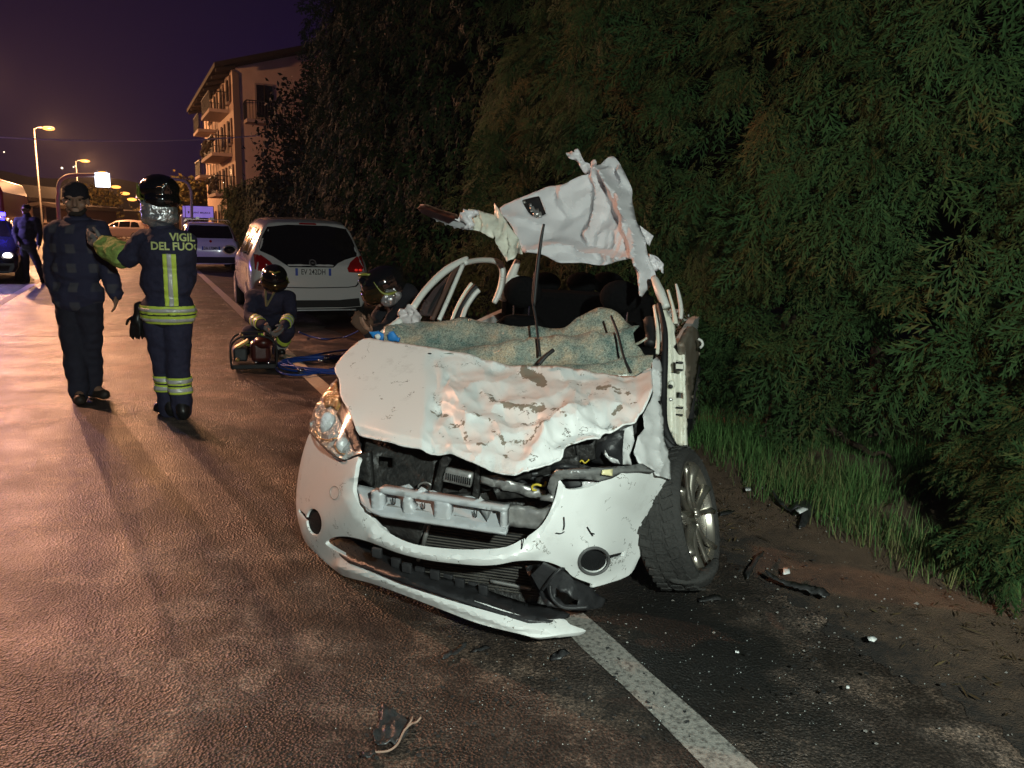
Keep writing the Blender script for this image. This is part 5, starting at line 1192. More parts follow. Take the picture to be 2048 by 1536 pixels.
loc(blob('cap', [('e', q(0, -.012, .058), (.096, .118, .096), R), ('c', q(-.05, .05, .045), q(.05, .05, .045), .03, .03), ('c', q(-.06, -.06, .03), q(.06, -.06, .03), .035, .035)], .010, M_knit, None, 3, .003, 20), man)
M_beard = mat('dark_beard', (.030, .022, .018), .9, bump=.6, bscale=150)
loc(blob('beard', [('c', q(-.055, .03, -.06), q(-.035, .072, -.085), .018, .018), ('c', q(.055, .03, -.06), q(.035, .072, -.085), .018, .018), ('c', q(-.03, .082, -.088), q(.03, .082, -.088), .019, .019), ('c', q(-.022, .096, -.047), q(.022, .096, -.047), .006, .006)], .007, M_beard, None, 2), man)
loc(blob('collar', [('c', V['neck'] + Vector((.085 * math.cos(a), .07 * math.sin(a), -.005)), V['neck'] + Vector((.085 * math.cos(a + .6), .07 * math.sin(a + .6), -.005)), .026, .026) for a in np.arange(0, 6.3, .6)], .011, M_plaid, None, 2), man)

# --- firefighters
def helmet(root, c, face, up=(0, 0, 1), s=1.0):
    f = Vector(face).normalized(); u = Vector(up); u = (u - f * u.dot(f)).normalized(); x = f.cross(u); c = Vector(c); R = Matrix((x, f, u)).transposed()
    q = lambda a, b, d: c + (x * a + f * b + u * d) * s
    sh = loc(blob('helmet', [('e', q(0, -.012, .045), (.130 * s, .152 * s, .104 * s), R), ('e', q(0, -.05, -.03), (.120 * s, .108 * s, .078 * s), R), ('c', q(0, -.14, .07), q(0, .10, .108), .03 * s, .03 * s)], .010, M_helm, None, 3), root)
    # visor, yellow flash on each side, rim highlights
    mb = MB(); pts = []
    V = []; F = []; n = 14
    for i in range(n):
        a = rad(-78 + 156 * i / (n - 1))
        for dz, rr in ((.045, .158), (-.01, .165), (-.055, .150)): V.append(q(rr * .86 * math.sin(a), -.01 + rr * math.cos(a), dz))
    F = [(3 * i + j, 3 * i + 3 + j, 3 * i + 4 + j, 3 * i + 1 + j) for i in range(n - 1) for j in range(2)]
    vz = loc(pyobj('visor', V, F, M_visorg, None, True), root); solid(vz, .004)
    for sg in (-1, 1):
        P = [q(sg * (.128 * math.cos(t) * .985 + .004), .145 * math.sin(t), z) for t, z in ((-.35, -.03), (-.15, -.028), (.1, -.02), (.28, .005), (.38, .05), (.42, .085))]
        mb = MB(); mb.tube(catmull(P, 4), np.array([.005, .008, .011, .014, .016, .018, .02, .021, .021, .02, .018, .017, .015, .013, .011, .009, .007, .006, .005, .004, .003]) * s, 6, flat=.5); loc(mb.obj('yellow_flash', M_flash, None, True), root)
        mb = MB(); mb.ell(q(sg * .130, -.02, -.045), (.014, .022, .016)); loc(mb.obj('side_bolt', M_chrome, None, True), root)
    mb = MB(); P = [q(.05 * t, .05 + .06 * abs(1 - abs(t)), .146 - .02 * t * t) for t in np.linspace(-1, 1, 7)]; mb.tube(P, .008 * s, 6); loc(mb.obj('brow_band', M_flash, None, True), root)
    return sh, q, R
M_flash = mat('dull_yellow_flash', (.20, .22, .04), .3)
M_visorg = mat('gold_visor', (.10, .07, .03), .10, metal=.8)
Yf = 5.82
J = dict(head=P3((318, 392, Yf)), neck=P3((322, 440, Yf)), chest=P3((333, 500, Yf)), pelvis=P3((336, 620, Yf)), shL=P3((290, 482, Yf + .02)), shR=P3((368, 484, Yf - .02)),
         elL=P3((256, 517, Yf + .02)), wrL=P3((214, 494, Yf + .16)), haL=P3((180, 477, Yf + .22)), elR=P3((372, 560, Yf + .06)), wrR=P3((345, 575, Yf + .30)), haR=P3((325, 570, Yf + .34)),
         hipL=P3((317, 648, Yf)), hipR=P3((354, 648, Yf)), knL=P3((330, 742, Yf + .05)), knR=P3((357, 742, Yf)), anL=P3((337, 812, Yf + .04)), anR=P3((364, 815, Yf - .05)))
J['toL'] = J['anL'] + Vector((-.12, .10, -.05)); J['toR'] = J['anR'] + Vector((-.07, .12, -.05))
ff, fj, ft, fb, q, R, V, Rb = figure('person', 'standing firefighter seen from behind, black helmet and navy jacket lettered in yellow on the back', J, (-.75, .75, -.05), gnd(350, 835), M_navy, M_navy, M_boot, jr=1.06, fold=.007)
helmet(ff, V['head'] + Vector((0, 0, .0)), (-.75, .75, -.05), s=1.06)
nc = V['head'].lerp(V['neck'], .72); loc(blob('neck_flap', [('e', nc + Vector((0, -.03, .045)), (.125, .105, .07)), ('e', nc + Vector((0, -.02, -.03)), (.135, .115, .07)), ('e', nc + Vector((0, -.02, .01)), (.128, .11, .08))], .010, M_foil, None, 3, .009, 11), ff)
bk = (CAM - np.array(V['chest'])); bk = Vector((bk[0], bk[1], 0)).normalized()     # the side of the back we see
rt = Vector((0, 0, 1)).cross(bk)                                                     # picture-left
def lw(co): return Vector(co) - ff.location
def zband(src, root, z0, z1, m, off=.004, extra=()):
    return band(src, [((0, 0, z1 - root.location.z), (0, 0, 1)), ((0, 0, z0 - root.location.z), (0, 0, -1))] + list(extra), off, m, 'reflective_band', root)
zz = lambda y, Y=Yf, x=335: P3((x, y, Y - .12)).z
for ya, yb in ((613, 629), (632, 648)):
    za, zb = zz(ya), zz(yb); d = (za - zb)
    nolimb = []
    zband(fj, ff, zb, za, M_yel, .005); zband(fj, ff, zb + d * .30, za - d * .30, M_silver, .009)
c = lw(P3((341, 560, Yf - .1)))
for w_, m_, of in ((.044, M_yel, .006), (.015, M_silver, .010)):
    band(fj, [(c + rt * w_, rt), (c - rt * w_, -rt), ((0, 0, zz(508) - ff.location.z), (0, 0, 1)), ((0, 0, zz(612) - ff.location.z), (0, 0, -1)), (lw(V['chest']), -bk)], of, m_, 'back_stripe', ff)
for ya, yb in ((752, 766), (769, 783)):
    za, zb = P3((340, ya, Yf)).z, P3((340, yb, Yf)).z; d = za - zb
    zband(ft, ff, zb, za, M_yel, .005); zband(ft, ff, zb + d * .25, za - d * .25, M_silver, .008)
# yellow-green forearm sleeve and leather glove
a, b_ = V['elL'].lerp(V['wrL'], .25), V['wrL']
loc(blob('sleeve_cuff', [('c', a, b_, .098, .088)], .012, M_cuff, None, 2, .008, 14), ff)
loc(blob('glove', hand_parts(V['wrL'] + (V['haL'] - V['wrL']) * .2, V['haL'] - V['wrL'], (0, -.2, 1), 1.45, .5), .009, M_glove, None, 2), ff)
loc(blob('glove', hand_parts(V['wrR'], V['haR'] - V['wrR'], (0, -.2, 1), 1.2, .5), .009, M_glove, None, 2), ff)
def back_text(s_, px, py, size, root, jk, wx=1.0):
    c = P3((px, py, Yf - .35)); n_ = bk.copy()
    M = Matrix.Translation(c) @ Matrix((Vector((0, 0, 1)).cross(n_), Vector((0, 0, 1)), n_)).transposed().to_4x4()
    o = text_mesh('back_lettering', s_, size, M_letter, None, M, .0, wx, .0022)
    bt = BVHTree.FromPolygons([v.co + root.location for v in jk.data.vertices], [p.vertices[:] for p in jk.data.polygons])
    bm = bmesh.new(); bm.from_mesh(o.data); bmesh.ops.triangulate(bm, faces=bm.faces); bmesh.ops.subdivide_edges(bm, edges=bm.edges, cuts=1); dele = []
    for v in bm.verts:
        h = bt.ray_cast(v.co, -n_)
        if h[0] is None: dele.append(v)
        else: v.co = h[0] + n_ * .006
    bmesh.ops.delete(bm, geom=dele, context='VERTS'); bm.to_mesh(o.data); bm.free(); loc(o, root)
M_letter = mat('yellow_lettering', (.60, .66, .26), .6)
back_text('VIGILI', 369, 477, .078, ff, fj, .92); back_text('DEL FUOCO', 362, 496, .078, ff, fj, .92)
# --- officer far left
Yo = 18.0
J = dict(head=P3((52, 419, Yo)), neck=P3((54, 431, Yo)), chest=P3((54, 447, Yo)), pelvis=P3((56, 490, Yo)), shL=P3((73, 441, Yo)), shR=P3((36, 441, Yo)), elL=P3((79, 466, Yo)), wrL=P3((78, 488, Yo - .1)), haL=P3((78, 496, Yo - .1)),
         elR=P3((30, 465, Yo)), wrR=P3((36, 485, Yo - .15)), haR=P3((40, 490, Yo - .2)), hipL=P3((63, 498, Yo)), hipR=P3((49, 498, Yo)), knL=P3((77, 530, Yo)), knR=P3((51, 532, Yo)), anL=P3((88, 561, Yo)), anR=P3((53, 563, Yo)))
J['toL'] = J['anL'] + Vector((.05, -.14, -.05)); J['toR'] = J['anR'] + Vector((-.02, -.14, -.05))
of_, oj, ot, ob_, q, R, V, Rb = figure('person', 'officer in dark uniform standing with legs apart beside the police car', J, (-.3, -1, 0), gnd(70, 566), M_navy2, M_navy2, M_boot, vox=.02, fold=.006)
loc(blob('hair', [('e', q(0, -.02, .045), (.084, .098, .082), R)], .012, mat('dark_hair', (.015, .012, .010), .8), None, 2), of_)
# --- crouching firefighter at the hydraulic pump
Yc = 9.0
J = dict(head=P3((549, 560, Yc - .12)), neck=P3((545, 583, Yc - .02)), chest=P3((540, 606, Yc)), pelvis=P3((526, 664, Yc + .22)), shL=P3((577, 594, Yc - .02)), shR=P3((505, 592, Yc)), elL=P3((582, 632, Yc - .16)), wrL=P3((567, 652, Yc - .40)), haL=P3((556, 664, Yc - .48)),
         elR=P3((500, 634, Yc - .14)), wrR=P3((528, 652, Yc - .40)), haR=P3((544, 664, Yc - .48)), hipL=P3((545, 674, Yc + .18)), hipR=P3((508, 674, Yc + .2)), knL=P3((577, 660, Yc - .26)), knR=P3((498, 664, Yc - .26)), anL=P3((556, 700, Yc - .02)), anR=P3((508, 700, Yc + .0)))
J['toL'] = J['anL'] + Vector((.10, -.16, -.05)); J['toR'] = J['anR'] + Vector((-.03, -.16, -.05))
cf, cj, ct, cb_, q, R, V, Rb = figure('person', 'firefighter in black helmet crouching over the hydraulic pump behind the white wreck', J, (.35, -1, -.55), gnd(530, 705), M_navy, M_navy, M_boot, fold=.007)
helmet(cf, V['head'], (.35, -1, -.55), s=1.12)
def limb_band(src, root, a, b, t0, t1, m, off=.005, name='reflective_band', R_=.16):
    d = (b - a); p0, p1 = a + d * t0 - root.location, a + d * t1 - root.location; dn = d.normalized()
    s1 = dn.orthogonal().normalized(); s2 = dn.cross(s1); c = (p0 + p1) / 2
    return band(src, [(p1, dn), (p0, -dn)] + [(c + v * R_, v) for v in (s1, -s1, s2, -s2)], off, m, name, root)
for s_ in 'LR':
    e, w_ = V['el' + s_], V['wr' + s_]
    limb_band(cj, cf, e, w_, .35, .80, M_yel, .004, R_=.10); limb_band(cj, cf, e, w_, .42, .52, M_silver, .008, R_=.10); limb_band(cj, cf, e, w_, .62, .73, M_silver, .008, R_=.10)
    loc(blob('glove', hand_parts(V['wr' + s_], V['ha' + s_] - V['wr' + s_], (0, -.3, 1), 1.2, .8), .010, M_glove, None, 2), cf)
    k_, a_ = V['kn' + s_], V['an' + s_]
    limb_band(ct, cf, k_, a_, .35, .5, M_yel, .005, R_=.13); limb_band(ct, cf, k_, a_, .6, .75, M_silver, .005, R_=.13)
zl, zh = V['pelvis'].z - .02, V['pelvis'].z + .04
zband(cj, cf, zl, zh, M_yel, .005); zband(cj, cf, zl - .07, zl - .02, M_silver, .005)
loc(blob('collar', [('c', V['neck'] + Vector((-.05, -.09, .02)), V['chest'] + Vector((.0, -.15, -.02)), .016, .012), ('c', V['neck'] + Vector((.06, -.09, .02)), V['chest'] + Vector((.01, -.15, -.02)), .016, .012)], .009, mat('khaki_collar', (.20, .17, .09), .8), None, 2), cf)
# --- firefighter bent over the far side of the wreck
Yb = 5.55
J = dict(head=P3((768, 578, Yb)), neck=P3((790, 590, Yb + .05)), chest=P3((808, 606, Yb + .12)), pelvis=P3((812, 690, Yb + .35)), shL=P3((815, 615, Yb - .06)), shR=P3((785, 606, Yb + .28)), elL=P3((775, 660, Yb - .05)), wrL=P3((740, 668, Yb - .2)), haL=P3((728, 655, Yb - .24)),
         elR=P3((752, 650, Yb + .25)), wrR=P3((738, 662, Yb + .05)), haR=P3((728, 648, Yb)), hipL=P3((818, 706, Yb + .25)), hipR=P3((803, 706, Yb + .45)), knL=P3((785, 775, Yb + .05)), knR=P3((775, 765, Yb + .35)), anL=P3((800, 830, Yb + .2)), anR=P3((790, 815, Yb + .5)))
gz = lambda v: Vector((v.x, v.y, .09))
J['anL'] = gz(J['anL']); J['anR'] = gz(J['anR']); J['toL'] = J['anL'] + Vector((-.16, -.05, -.05)); J['toR'] = J['anR'] + Vector((-.16, -.05, -.05)); J['up'] = (-.45, -.1, .9)
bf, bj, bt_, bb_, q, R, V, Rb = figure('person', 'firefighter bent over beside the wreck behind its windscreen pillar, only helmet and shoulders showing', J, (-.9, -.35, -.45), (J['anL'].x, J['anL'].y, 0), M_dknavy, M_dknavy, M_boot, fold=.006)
helmet(bf, V['head'], (-.9, -.35, -.45), (-.3, -.1, .95), s=1.1)
loc(blob('neck_flap', [('c', V['head'] + Vector((.05, -.10, -.06)), V['neck'] + Vector((.03, -.08, .02)), .055, .05), ('c', V['head'] + Vector((.08, .02, -.03)), V['neck'] + Vector((.05, .0, .03)), .055, .05)], .010, M_foil, None, 1, .008, 16), bf)
for s_ in 'LR': loc(blob('glove', hand_parts(V['wr' + s_], V['ha' + s_] - V['wr' + s_], (0, -.3, 1), 1.2, .6), .010, mat('brown_glove', (.07, .035, .02), .8), None, 2), bf)
# gloves hanging at the standing firefighter's hip
gl = thing('work_gloves', 'pair of black work gloves hanging at the standing firefighter\'s left hip', 'gloves', P3((270, 640, Yf + .02)))
for dx, dy in ((0, 0), (.035, .02)):
    w0 = P3((277, 628, Yf + .02)) + Vector((dx, dy, 0)); loc(blob('glove', hand_parts(w0, P3((266, 684, Yf - .02)) - P3((277, 628, Yf)), (-1, .1, 0), 1.25, .2) + [('c', w0 + Vector((.01, 0, .06)), w0, .04, .034)], .009, M_boot, None, 2), gl)
# ================================================================== other vehicles
def bvh_of(o): return BVHTree.FromPolygons([v.co.copy() for v in o.data.vertices], [p.vertices[:] for p in o.data.polygons])
def patch(name, poly, ax, o, bvh, m, parent, off=.006, step=.07, thick=.0, sgn=1, smooth=True):
    """panel laid on a body surface. ax 'y': polygon is (x,z) looked at along +y (sgn=1) or -y; ax 'x': polygon is (y,z) seen from -x (sgn=1) or +x"""
    v, f = cdt([(a * 100, b * 100) for a, b in poly], (), step * 100, jit=.1); V = []; ok = []
    for a, b in v / 100.:
        if ax == 'y': p, d = Vector((a, -9 * sgn, b)), Vector((0, sgn, 0))
        else: p, d = Vector((-9 * sgn, a, b)), Vector((sgn, 0, 0))
        h = bvh.ray_cast(p, d); ok.append(h[0] is not None)
        V.append(h[0] - d * off if h[0] is not None else p)
    F = []
    for t in f:
        if all(ok[i] for i in t):
            a, b, c = V[t[0]], V[t[1]], V[t[2]]; n = (b - a).cross(c - a); d = Vector((0, sgn, 0)) if ax == 'y' else Vector((sgn, 0, 0))
            F.append(tuple(t) if n.dot(d) < 0 else tuple(reversed(t)))
    q = pyobj(name, V, F, m, parent, smooth)
    if thick: solid(q, thick, -1)
    return q
def car_body(parent, W, L, secs, m, zb=.2):
    """secs: (y, half-width factor, roof height, shoulder height, top half-width factor). Rear at y=0, nose at y=L"""
    S = []; ys = np.array([s[0] for s in secs]); K = np.array(secs)[:, 1:]
    yy = np.unique(np.concatenate([np.linspace(a, b, 5) for a, b in zip(ys[:-1], ys[1:])]))
    V = []; n = None
    for y in yy:
        wf, H, sh, tw = [np.interp(y, ys, K[:, j]) for j in range(4)]
        hw = W / 2 * wf; sh = min(sh, H - .02); tp = W / 2 * tw
        half = [(0, zb), (hw * .55, zb), (hw * .90, zb + .02), (hw * .985, zb + .14), (hw, .55), (hw * .995, sh * .9), (hw * .97, sh), (hw * .97 + (tp - hw * .97) * .45, sh + (H - sh) * .42), (tp + (hw * .97 - tp) * .10, sh + (H - sh) * .82), (tp * .90, H - .022), (tp * .70, H - .004), (tp * .35, H), (0, H + .004)]
        ring = half + [(-a, b) for a, b in half[-2:0:-1]]; n = len(ring); V += [(a, y, b) for a, b in ring]
    F = []
    for j in range(len(yy) - 1):
        for i in range(n): F.append((j * n + i, (j + 1) * n + i, (j + 1) * n + (i + 1) % n, j * n + (i + 1) % n))
    F.append(tuple(range(n))); F.append(tuple((len(yy) - 1) * n + i for i in reversed(range(n))))
    o = pyobj('body', V, F, m, parent, True, recalc=True); auto_smooth(o, 50); return o, bvh_of(o)
def road_wheels(root, W, ys, R=.31):
    for y in ys:
        for sg in (-1, 1):
            c = Vector((sg * (W / 2 - .10), y, R)); M = Matrix.Translation(c) @ Matrix.Rotation(rad(90) * sg, 4, 'Y')
            mb = MB(); mb.lathe([(R - .10, -.10), (R - .02, -.10), (R, -.06), (R, .06), (R - .02, .10), (R - .10, .11)], 28, M); wo = mb.obj('wheel', M_rubber, root, True, deg=40)
            mb = MB(); mb.lathe([(R - .10, .112), (R - .13, .10), (.05, .09), (.001, .10)], 28, M); mb.obj('rim', M_rim, wo, True, deg=40)
M_car1 = mat('parked_white_paint', (.70, .70, .69), .22, coat=.7)
M_tail = mat('red_tail_lamp', (.35, .008, .010), .12, spec=.8, bump=.2, bscale=60)
M_plate = mat('number_plate_white', (.62, .63, .62), .4); M_plateb = mat('number_plate_blue', (.01, .05, .40), .4); M_ink = mat('plate_ink', (.01, .01, .012), .5)
M_trim = mat('car_lower_trim', (.012, .012, .013), .7)
M_redglow = mat('reflector_red', (.75, .02, .02), .2, emit=(1, .03, .02), estr=.35)
def num_plate(root, text, x, bv, z, w_, h_, tilt=0.0, eu=True):
    y = min(bv.ray_cast(Vector((x, -5, z + q)), Vector((0, 1, 0)))[0].y for q in (-h_ / 2, 0, h_ / 2)) - .010
    t = MB(); t.box((x, y, z), (w_, .012, h_)); pl = t.obj('number_plate', M_plate, root)
    if eu:
        for sg in (-1, 1): t = MB(); t.box((x + sg * (w_ / 2 - .02), y - .003, z), (.038, .012, h_ - .004)); t.obj('blue_band', M_plateb, pl)
    M = Matrix.Translation((x, y - .0085, z - .002)) @ Matrix.Rotation(rad(90), 4, 'X'); text_mesh('plate_text', text, h_ * 1.0, M_ink, pl, M, .0005, .74, .0015)
    return pl
# --- white people carrier parked on the verge
g = gnd(626, 648)
c1 = thing('parked_car', 'white people carrier parked behind the crouching firefighter, one red tail lamp glowing', 'car', (g[0], g[1], 0), TH - rad(2))
b1, v1 = car_body(c1, 1.81, 4.29, [(0, .86, .80, .70, .84), (.02, .93, .90, .78, .88), (.10, .975, .98, .86, .84), (.20, .99, 1.12, .92, .80), (.30, 1.0, 1.34, .96, .74), (.40, 1.0, 1.53, .97, .70), (.62, 1.0, 1.58, .97, .70), (1.5, 1.0, 1.62, .97, .72), (2.4, 1.0, 1.60, .96, .72), (2.9, 1.0, 1.42, .95, .70), (3.35, .99, 1.08, .93, .80), (3.9, .93, .88, .80, .80), (4.2, .80, .72, .66, .70), (4.29, .70, .60, .55, .6)], M_car1, .24)
patch('rear_window', [(-.60, 1.46), (-.30, 1.50), (.30, 1.50), (.60, 1.46), (.68, 1.30), (.74, 1.12), (.72, 1.04), (.52, .985), (.40, .93), (.33, .87), (-.33, .87), (-.42, .93), (-.55, 1.02), (-.73, 1.10), (-.74, 1.16), (-.68, 1.32)], 'y', b1, v1, M_glassdark, c1, .006, .06)
for sg in (-1, 1):
    tl = patch('tail_lamp', [(sg * .82, 1.05), (sg * .72, 1.04), (sg * .60, .95), (sg * .54, .86), (sg * .56, .80), (sg * .72, .79), (sg * .83, .83)], 'y', b1, v1, M_tail, c1, .010, .05)
    if sg > 0:
        for dx in (.68, .745): mb = MB(); h = v1.ray_cast(Vector((dx, -5, .835)), Vector((0, 1, 0)))[0]; mb.ell(h - Vector((0, .012, 0)), (.028, .008, .020)); mb.obj('lamp_bulb', M_redglow, tl, True)
    else:
        for dx, dz in ((-.66, .90), (-.60, .88), (-.57, .84)): mb = MB(); h = v1.ray_cast(Vector((dx, -5, dz)), Vector((0, 1, 0)))[0]; mb.ell(h - Vector((0, .010, 0)), (.022, .010, .018)); mb.obj('lamp_reflector', M_chrome, tl, True)
patch('brake_light', [(-.12, 1.535), (.14, 1.535), (.14, 1.508), (-.12, 1.508)], 'y', b1, v1, M_tail, c1, .010, .05)
num_plate(c1, 'EV 242DH', .02, v1, .80, .54, .115)
patch('bumper_seam', [(-.80, .585), (-.50, .56), (0, .55), (.55, .56), (.68, .575), (.72, .62), (.70, .66), (.69, .62), (.66, .59), (.55, .574), (0, .564), (-.50, .574), (-.80, .60)], 'y', b1, v1, M_trim, c1, .004, .05)
patch('rear_valance', [(-.72, .40), (-.3, .37), (.4, .37), (.72, .40), (.74, .27), (.5, .255), (-.5, .255), (-.74, .27)], 'y', b1, v1, M_trim, c1, .012, .07)
mb = MB(); mb.box((.15, .02, .215), (1.05, .05, .03)); bevel(mb.obj('skid_strip', M_steel, c1), .008, 2)
patch('badge', [(.02 + .055 * math.cos(t), .935 + .055 * math.sin(t)) for t in np.linspace(0, 6.28, 16, endpoint=False)], 'y', b1, v1, M_alu, c1, .012, .04)
patch('badge_centre', [(.02 + .04 * math.cos(t), .935 + .04 * math.sin(t)) for t in np.linspace(0, 6.28, 16, endpoint=False)], 'y', b1, v1, M_dark, c1, .015, .04)
patch('badge_bar', [(-.02, .935), (.03, .95), (.025, .942), (.06, .935), (.01, .92), (.015, .928)], 'y', b1, v1, M_alu, c1, .018, .03)
for y0, y1 in ((.62, .98), (1.06, 1.85), (1.93, 2.75)):
    for sg in (1, -1): patch('side_window', [(y0 + .05, 1.02), (y1, 1.01), (y1 - (.10 if y1 < 2 else .38), 1.45), (y0 + (.10 if y0 < .7 else .02), 1.45)], 'x', b1, v1, M_glassdark, c1, .006, .09, sgn=sg)
for y0 in (1.02, 1.9): patch('door_gap', [(y0, .35), (y0 + .012, .35), (y0 + .012, 1.0), (y0, 1.0)], 'x', b1, v1, M_trim, c1, .003, .08)
patch('fuel_flap', [(.62, .86), (.80, .86), (.80, .70), (.62, .70)], 'x', b1, v1, M_car1, c1, .006, .06)
for sg in (-1, 1):
    mb = MB(); mb.ell((sg * 1.02, 2.62, 1.03), (.12, .09, .085), 14, 10); mo = mb.obj('door_mirror', M_car1, c1, True)
    mb = MB(); mb.ell((sg * 1.025, 2.555, 1.03), (.095, .04, .065), 14, 8); mb.obj('mirror_glass', M_glassdark, mo, True)
mb = MB(); mb.tube([(0, .55, 1.585), (0, .50, 1.62), (.0, .42, 1.68)], .006, 6); mb.obj('aerial', M_dark, c1)
mb = MB(); mb.tube([(-.28, .16, .92), (-.27, .20, 1.04)], .01, 6); mb.obj('rear_wiper', M_dark, c1)
road_wheels(c1, 1.81, (.75, 3.35), .315)
# --- second parked white hatchback with a roof rack
g = gnd(424, 544)
c2 = thing('parked_car', 'white hatchback with roof bars parked farther along the edge line, below the lavender place sign', 'car', (g[0], g[1], 0), TH)
b2, v2 = car_body(c2, 1.69, 4.0, [(0, .88, .78, .70, .84), (.03, .95, .92, .80, .86), (.12, .99, 1.02, .90, .82), (.25, 1, 1.22, .95, .78), (.38, 1, 1.44, .96, .74), (.6, 1, 1.48, .96, .73), (1.6, 1, 1.50, .95, .74), (2.3, 1, 1.44, .94, .72), (3.0, .99, 1.0, .92, .8), (3.6, .92, .82, .74, .8), (4.0, .7, .6, .55, .6)], M_car1, .24)
patch('rear_window', [(-.56, 1.40), (.56, 1.40), (.64, 1.15), (.66, 1.02), (-.66, 1.02), (-.64, 1.15)], 'y', b2, v2, M_glassdark, c2, .006, .08)
for sg in (-1, 1): patch('tail_lamp', [(sg * .595, 1.38), (sg * .61, 1.36), (sg * .74, 1.05), (sg * .77, .92), (sg * .70, .95), (sg * .69, 1.08)], 'y', b2, v2, M_tail, c2, .010, .06)
num_plate(c2, 'DA 170MN', 0, v2, .72, .52, .12)
patch('rear_valance', [(-.72, .46), (.72, .46), (.74, .27), (-.74, .27)], 'y', b2, v2, M_trim, c2, .010, .1)
patch('badge', [(.04 * math.cos(t), .93 + .04 * math.sin(t)) for t in np.linspace(0, 6.28, 10, endpoint=False)], 'y', b2, v2, M_tail, c2, .010, .05)
for y in (.75, 1.7):
    mb = MB(); mb.tube([(-.66, y, 1.50), (-.6, y, 1.58), (.6, y, 1.58), (.66, y, 1.50)], .016, 6); mb.obj('roof_bar', M_chrome, c2)
for x in (-.3, .12): mb = MB(); mb.box((x, .75, 1.62), (.10, .10, .06)); mb.obj('rack_clamp', M_chrome, c2)
for sg in (1, -1): patch('side_window', [(.62, 1.0), (2.55, .98), (2.1, 1.36), (.75, 1.38)], 'x', b2, v2, M_glassdark, c2, .006, .12, sgn=sg)
road_wheels(c2, 1.69, (.7, 3.2), .30)
# --- estate car crossing the far junction
g = atY(246, 478, 59); far_p = (g[0], g[1], 0)
c3 = thing('crossing_car', 'pale car seen from the side at the far junction, between the bystander and the firefighter', 'car', far_p, rad(90 - 4))
c3.location = (g[0] + 2.2, g[1], 0)
M_car3 = mat('pink_lit_car_paint', (.72, .58, .56), .35, coat=.4)  # pinkish street light put into the pale car's paint
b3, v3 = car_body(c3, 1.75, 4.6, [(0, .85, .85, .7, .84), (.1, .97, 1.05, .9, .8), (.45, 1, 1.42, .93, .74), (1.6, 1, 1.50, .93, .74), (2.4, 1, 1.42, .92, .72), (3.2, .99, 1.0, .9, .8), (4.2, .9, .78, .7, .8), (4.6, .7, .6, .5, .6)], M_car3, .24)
for y0, y1, d in ((.45, 1.15, .25), (1.22, 2.05, .02), (2.12, 2.9, .02)):
    for sg in (1, -1): patch('side_window', [(y0, .98), (y1, .96), (y1 - (.42 if y1 > 2.5 else 0), 1.36), (y0 + d, 1.38)], 'x', b3, v3, M_glassdark, c3, .01, .12, sgn=sg)
road_wheels(c3, 1.75, (.85, 3.6), .31)
# --- police car, nose at the left edge of the picture
pc = gnd(20, 572)
M_pol = mat('dark_blue_car_paint', (.012, .016, .050), .25, coat=.7)
c4 = thing('police_car', 'dark blue police car at the left edge with a glaring headlamp and blue roof beacon', 'car', (pc[0] - .95, pc[1] + .4, 0), TH + rad(180) + rad(6))
b4, v4 = car_body(c4, 1.76, 4.2, [(-4.2, .85, .85, .7, .84), (-4.1, .97, 1.05, .9, .8), (-3.8, 1, 1.38, .93, .74), (-2.6, 1, 1.48, .93, .74), (-2.0, 1, 1.40, .92, .72), (-1.25, .99, 1.0, .9, .8), (-.55, .95, .84, .76, .8), (-.12, .88, .72, .64, .76), (0, .80, .56, .50, .7)], M_pol, .22)
patch('windscreen', [(-.66, 1.02), (.66, 1.02), (.54, 1.36), (-.54, 1.36)], 'y', b4, v4, M_glassdark, c4, .008, .08, sgn=-1)
M_hl = mat('lit_headlamp', (.9, .9, .85), .2, emit=(1.0, .93, .80), estr=25); M_lampoff = mat('headlamp_glass', (.4, .4, .42), .1, metal=.5)
HLP = None
for sg in (-1, 1):
    patch('headlamp', [(sg * .44, .60), (sg * .66, .70), (sg * .74, .66), (sg * .66, .56), (sg * .50, .54)], 'y', b4, v4, M_lampoff, c4, .010, .06, sgn=-1)
    h = v4.ray_cast(Vector((sg * .58, 5, .61)), Vector((0, -1, 0)))[0]; mb = MB(); mb.ell(h + Vector((0, .01, 0)), (.085, .03, .075)); mb.obj('headlamp_bulb', M_hl, c4, True)
    mb = MB(); mb.ell((sg * .98, -1.35, 1.0), (.11, .08, .08)); mb.obj('door_mirror', M_pol, c4, True)
patch('grille', [(-.40, .60), (.40, .60), (.34, .50), (-.34, .50)], 'y', b4, v4, M_trim, c4, .01, .06, sgn=-1)
patch('lower_grille', [(-.62, .40), (.62, .40), (.58, .28), (-.58, .28)], 'y', b4, v4, M_trim, c4, .01, .06, sgn=-1)
M_beac = mat('blue_beacon', (.02, .05, .8), .2, emit=(.04, .03, 1.0), estr=14)
mb = MB(); mb.box((0, -2.5, 1.54), (1.1, .26, .10)); o = mb.obj('light_bar', M_beac, c4); bevel(o, .03, 2)
road_wheels(c4, 1.76, (-.85, -3.4), .31)
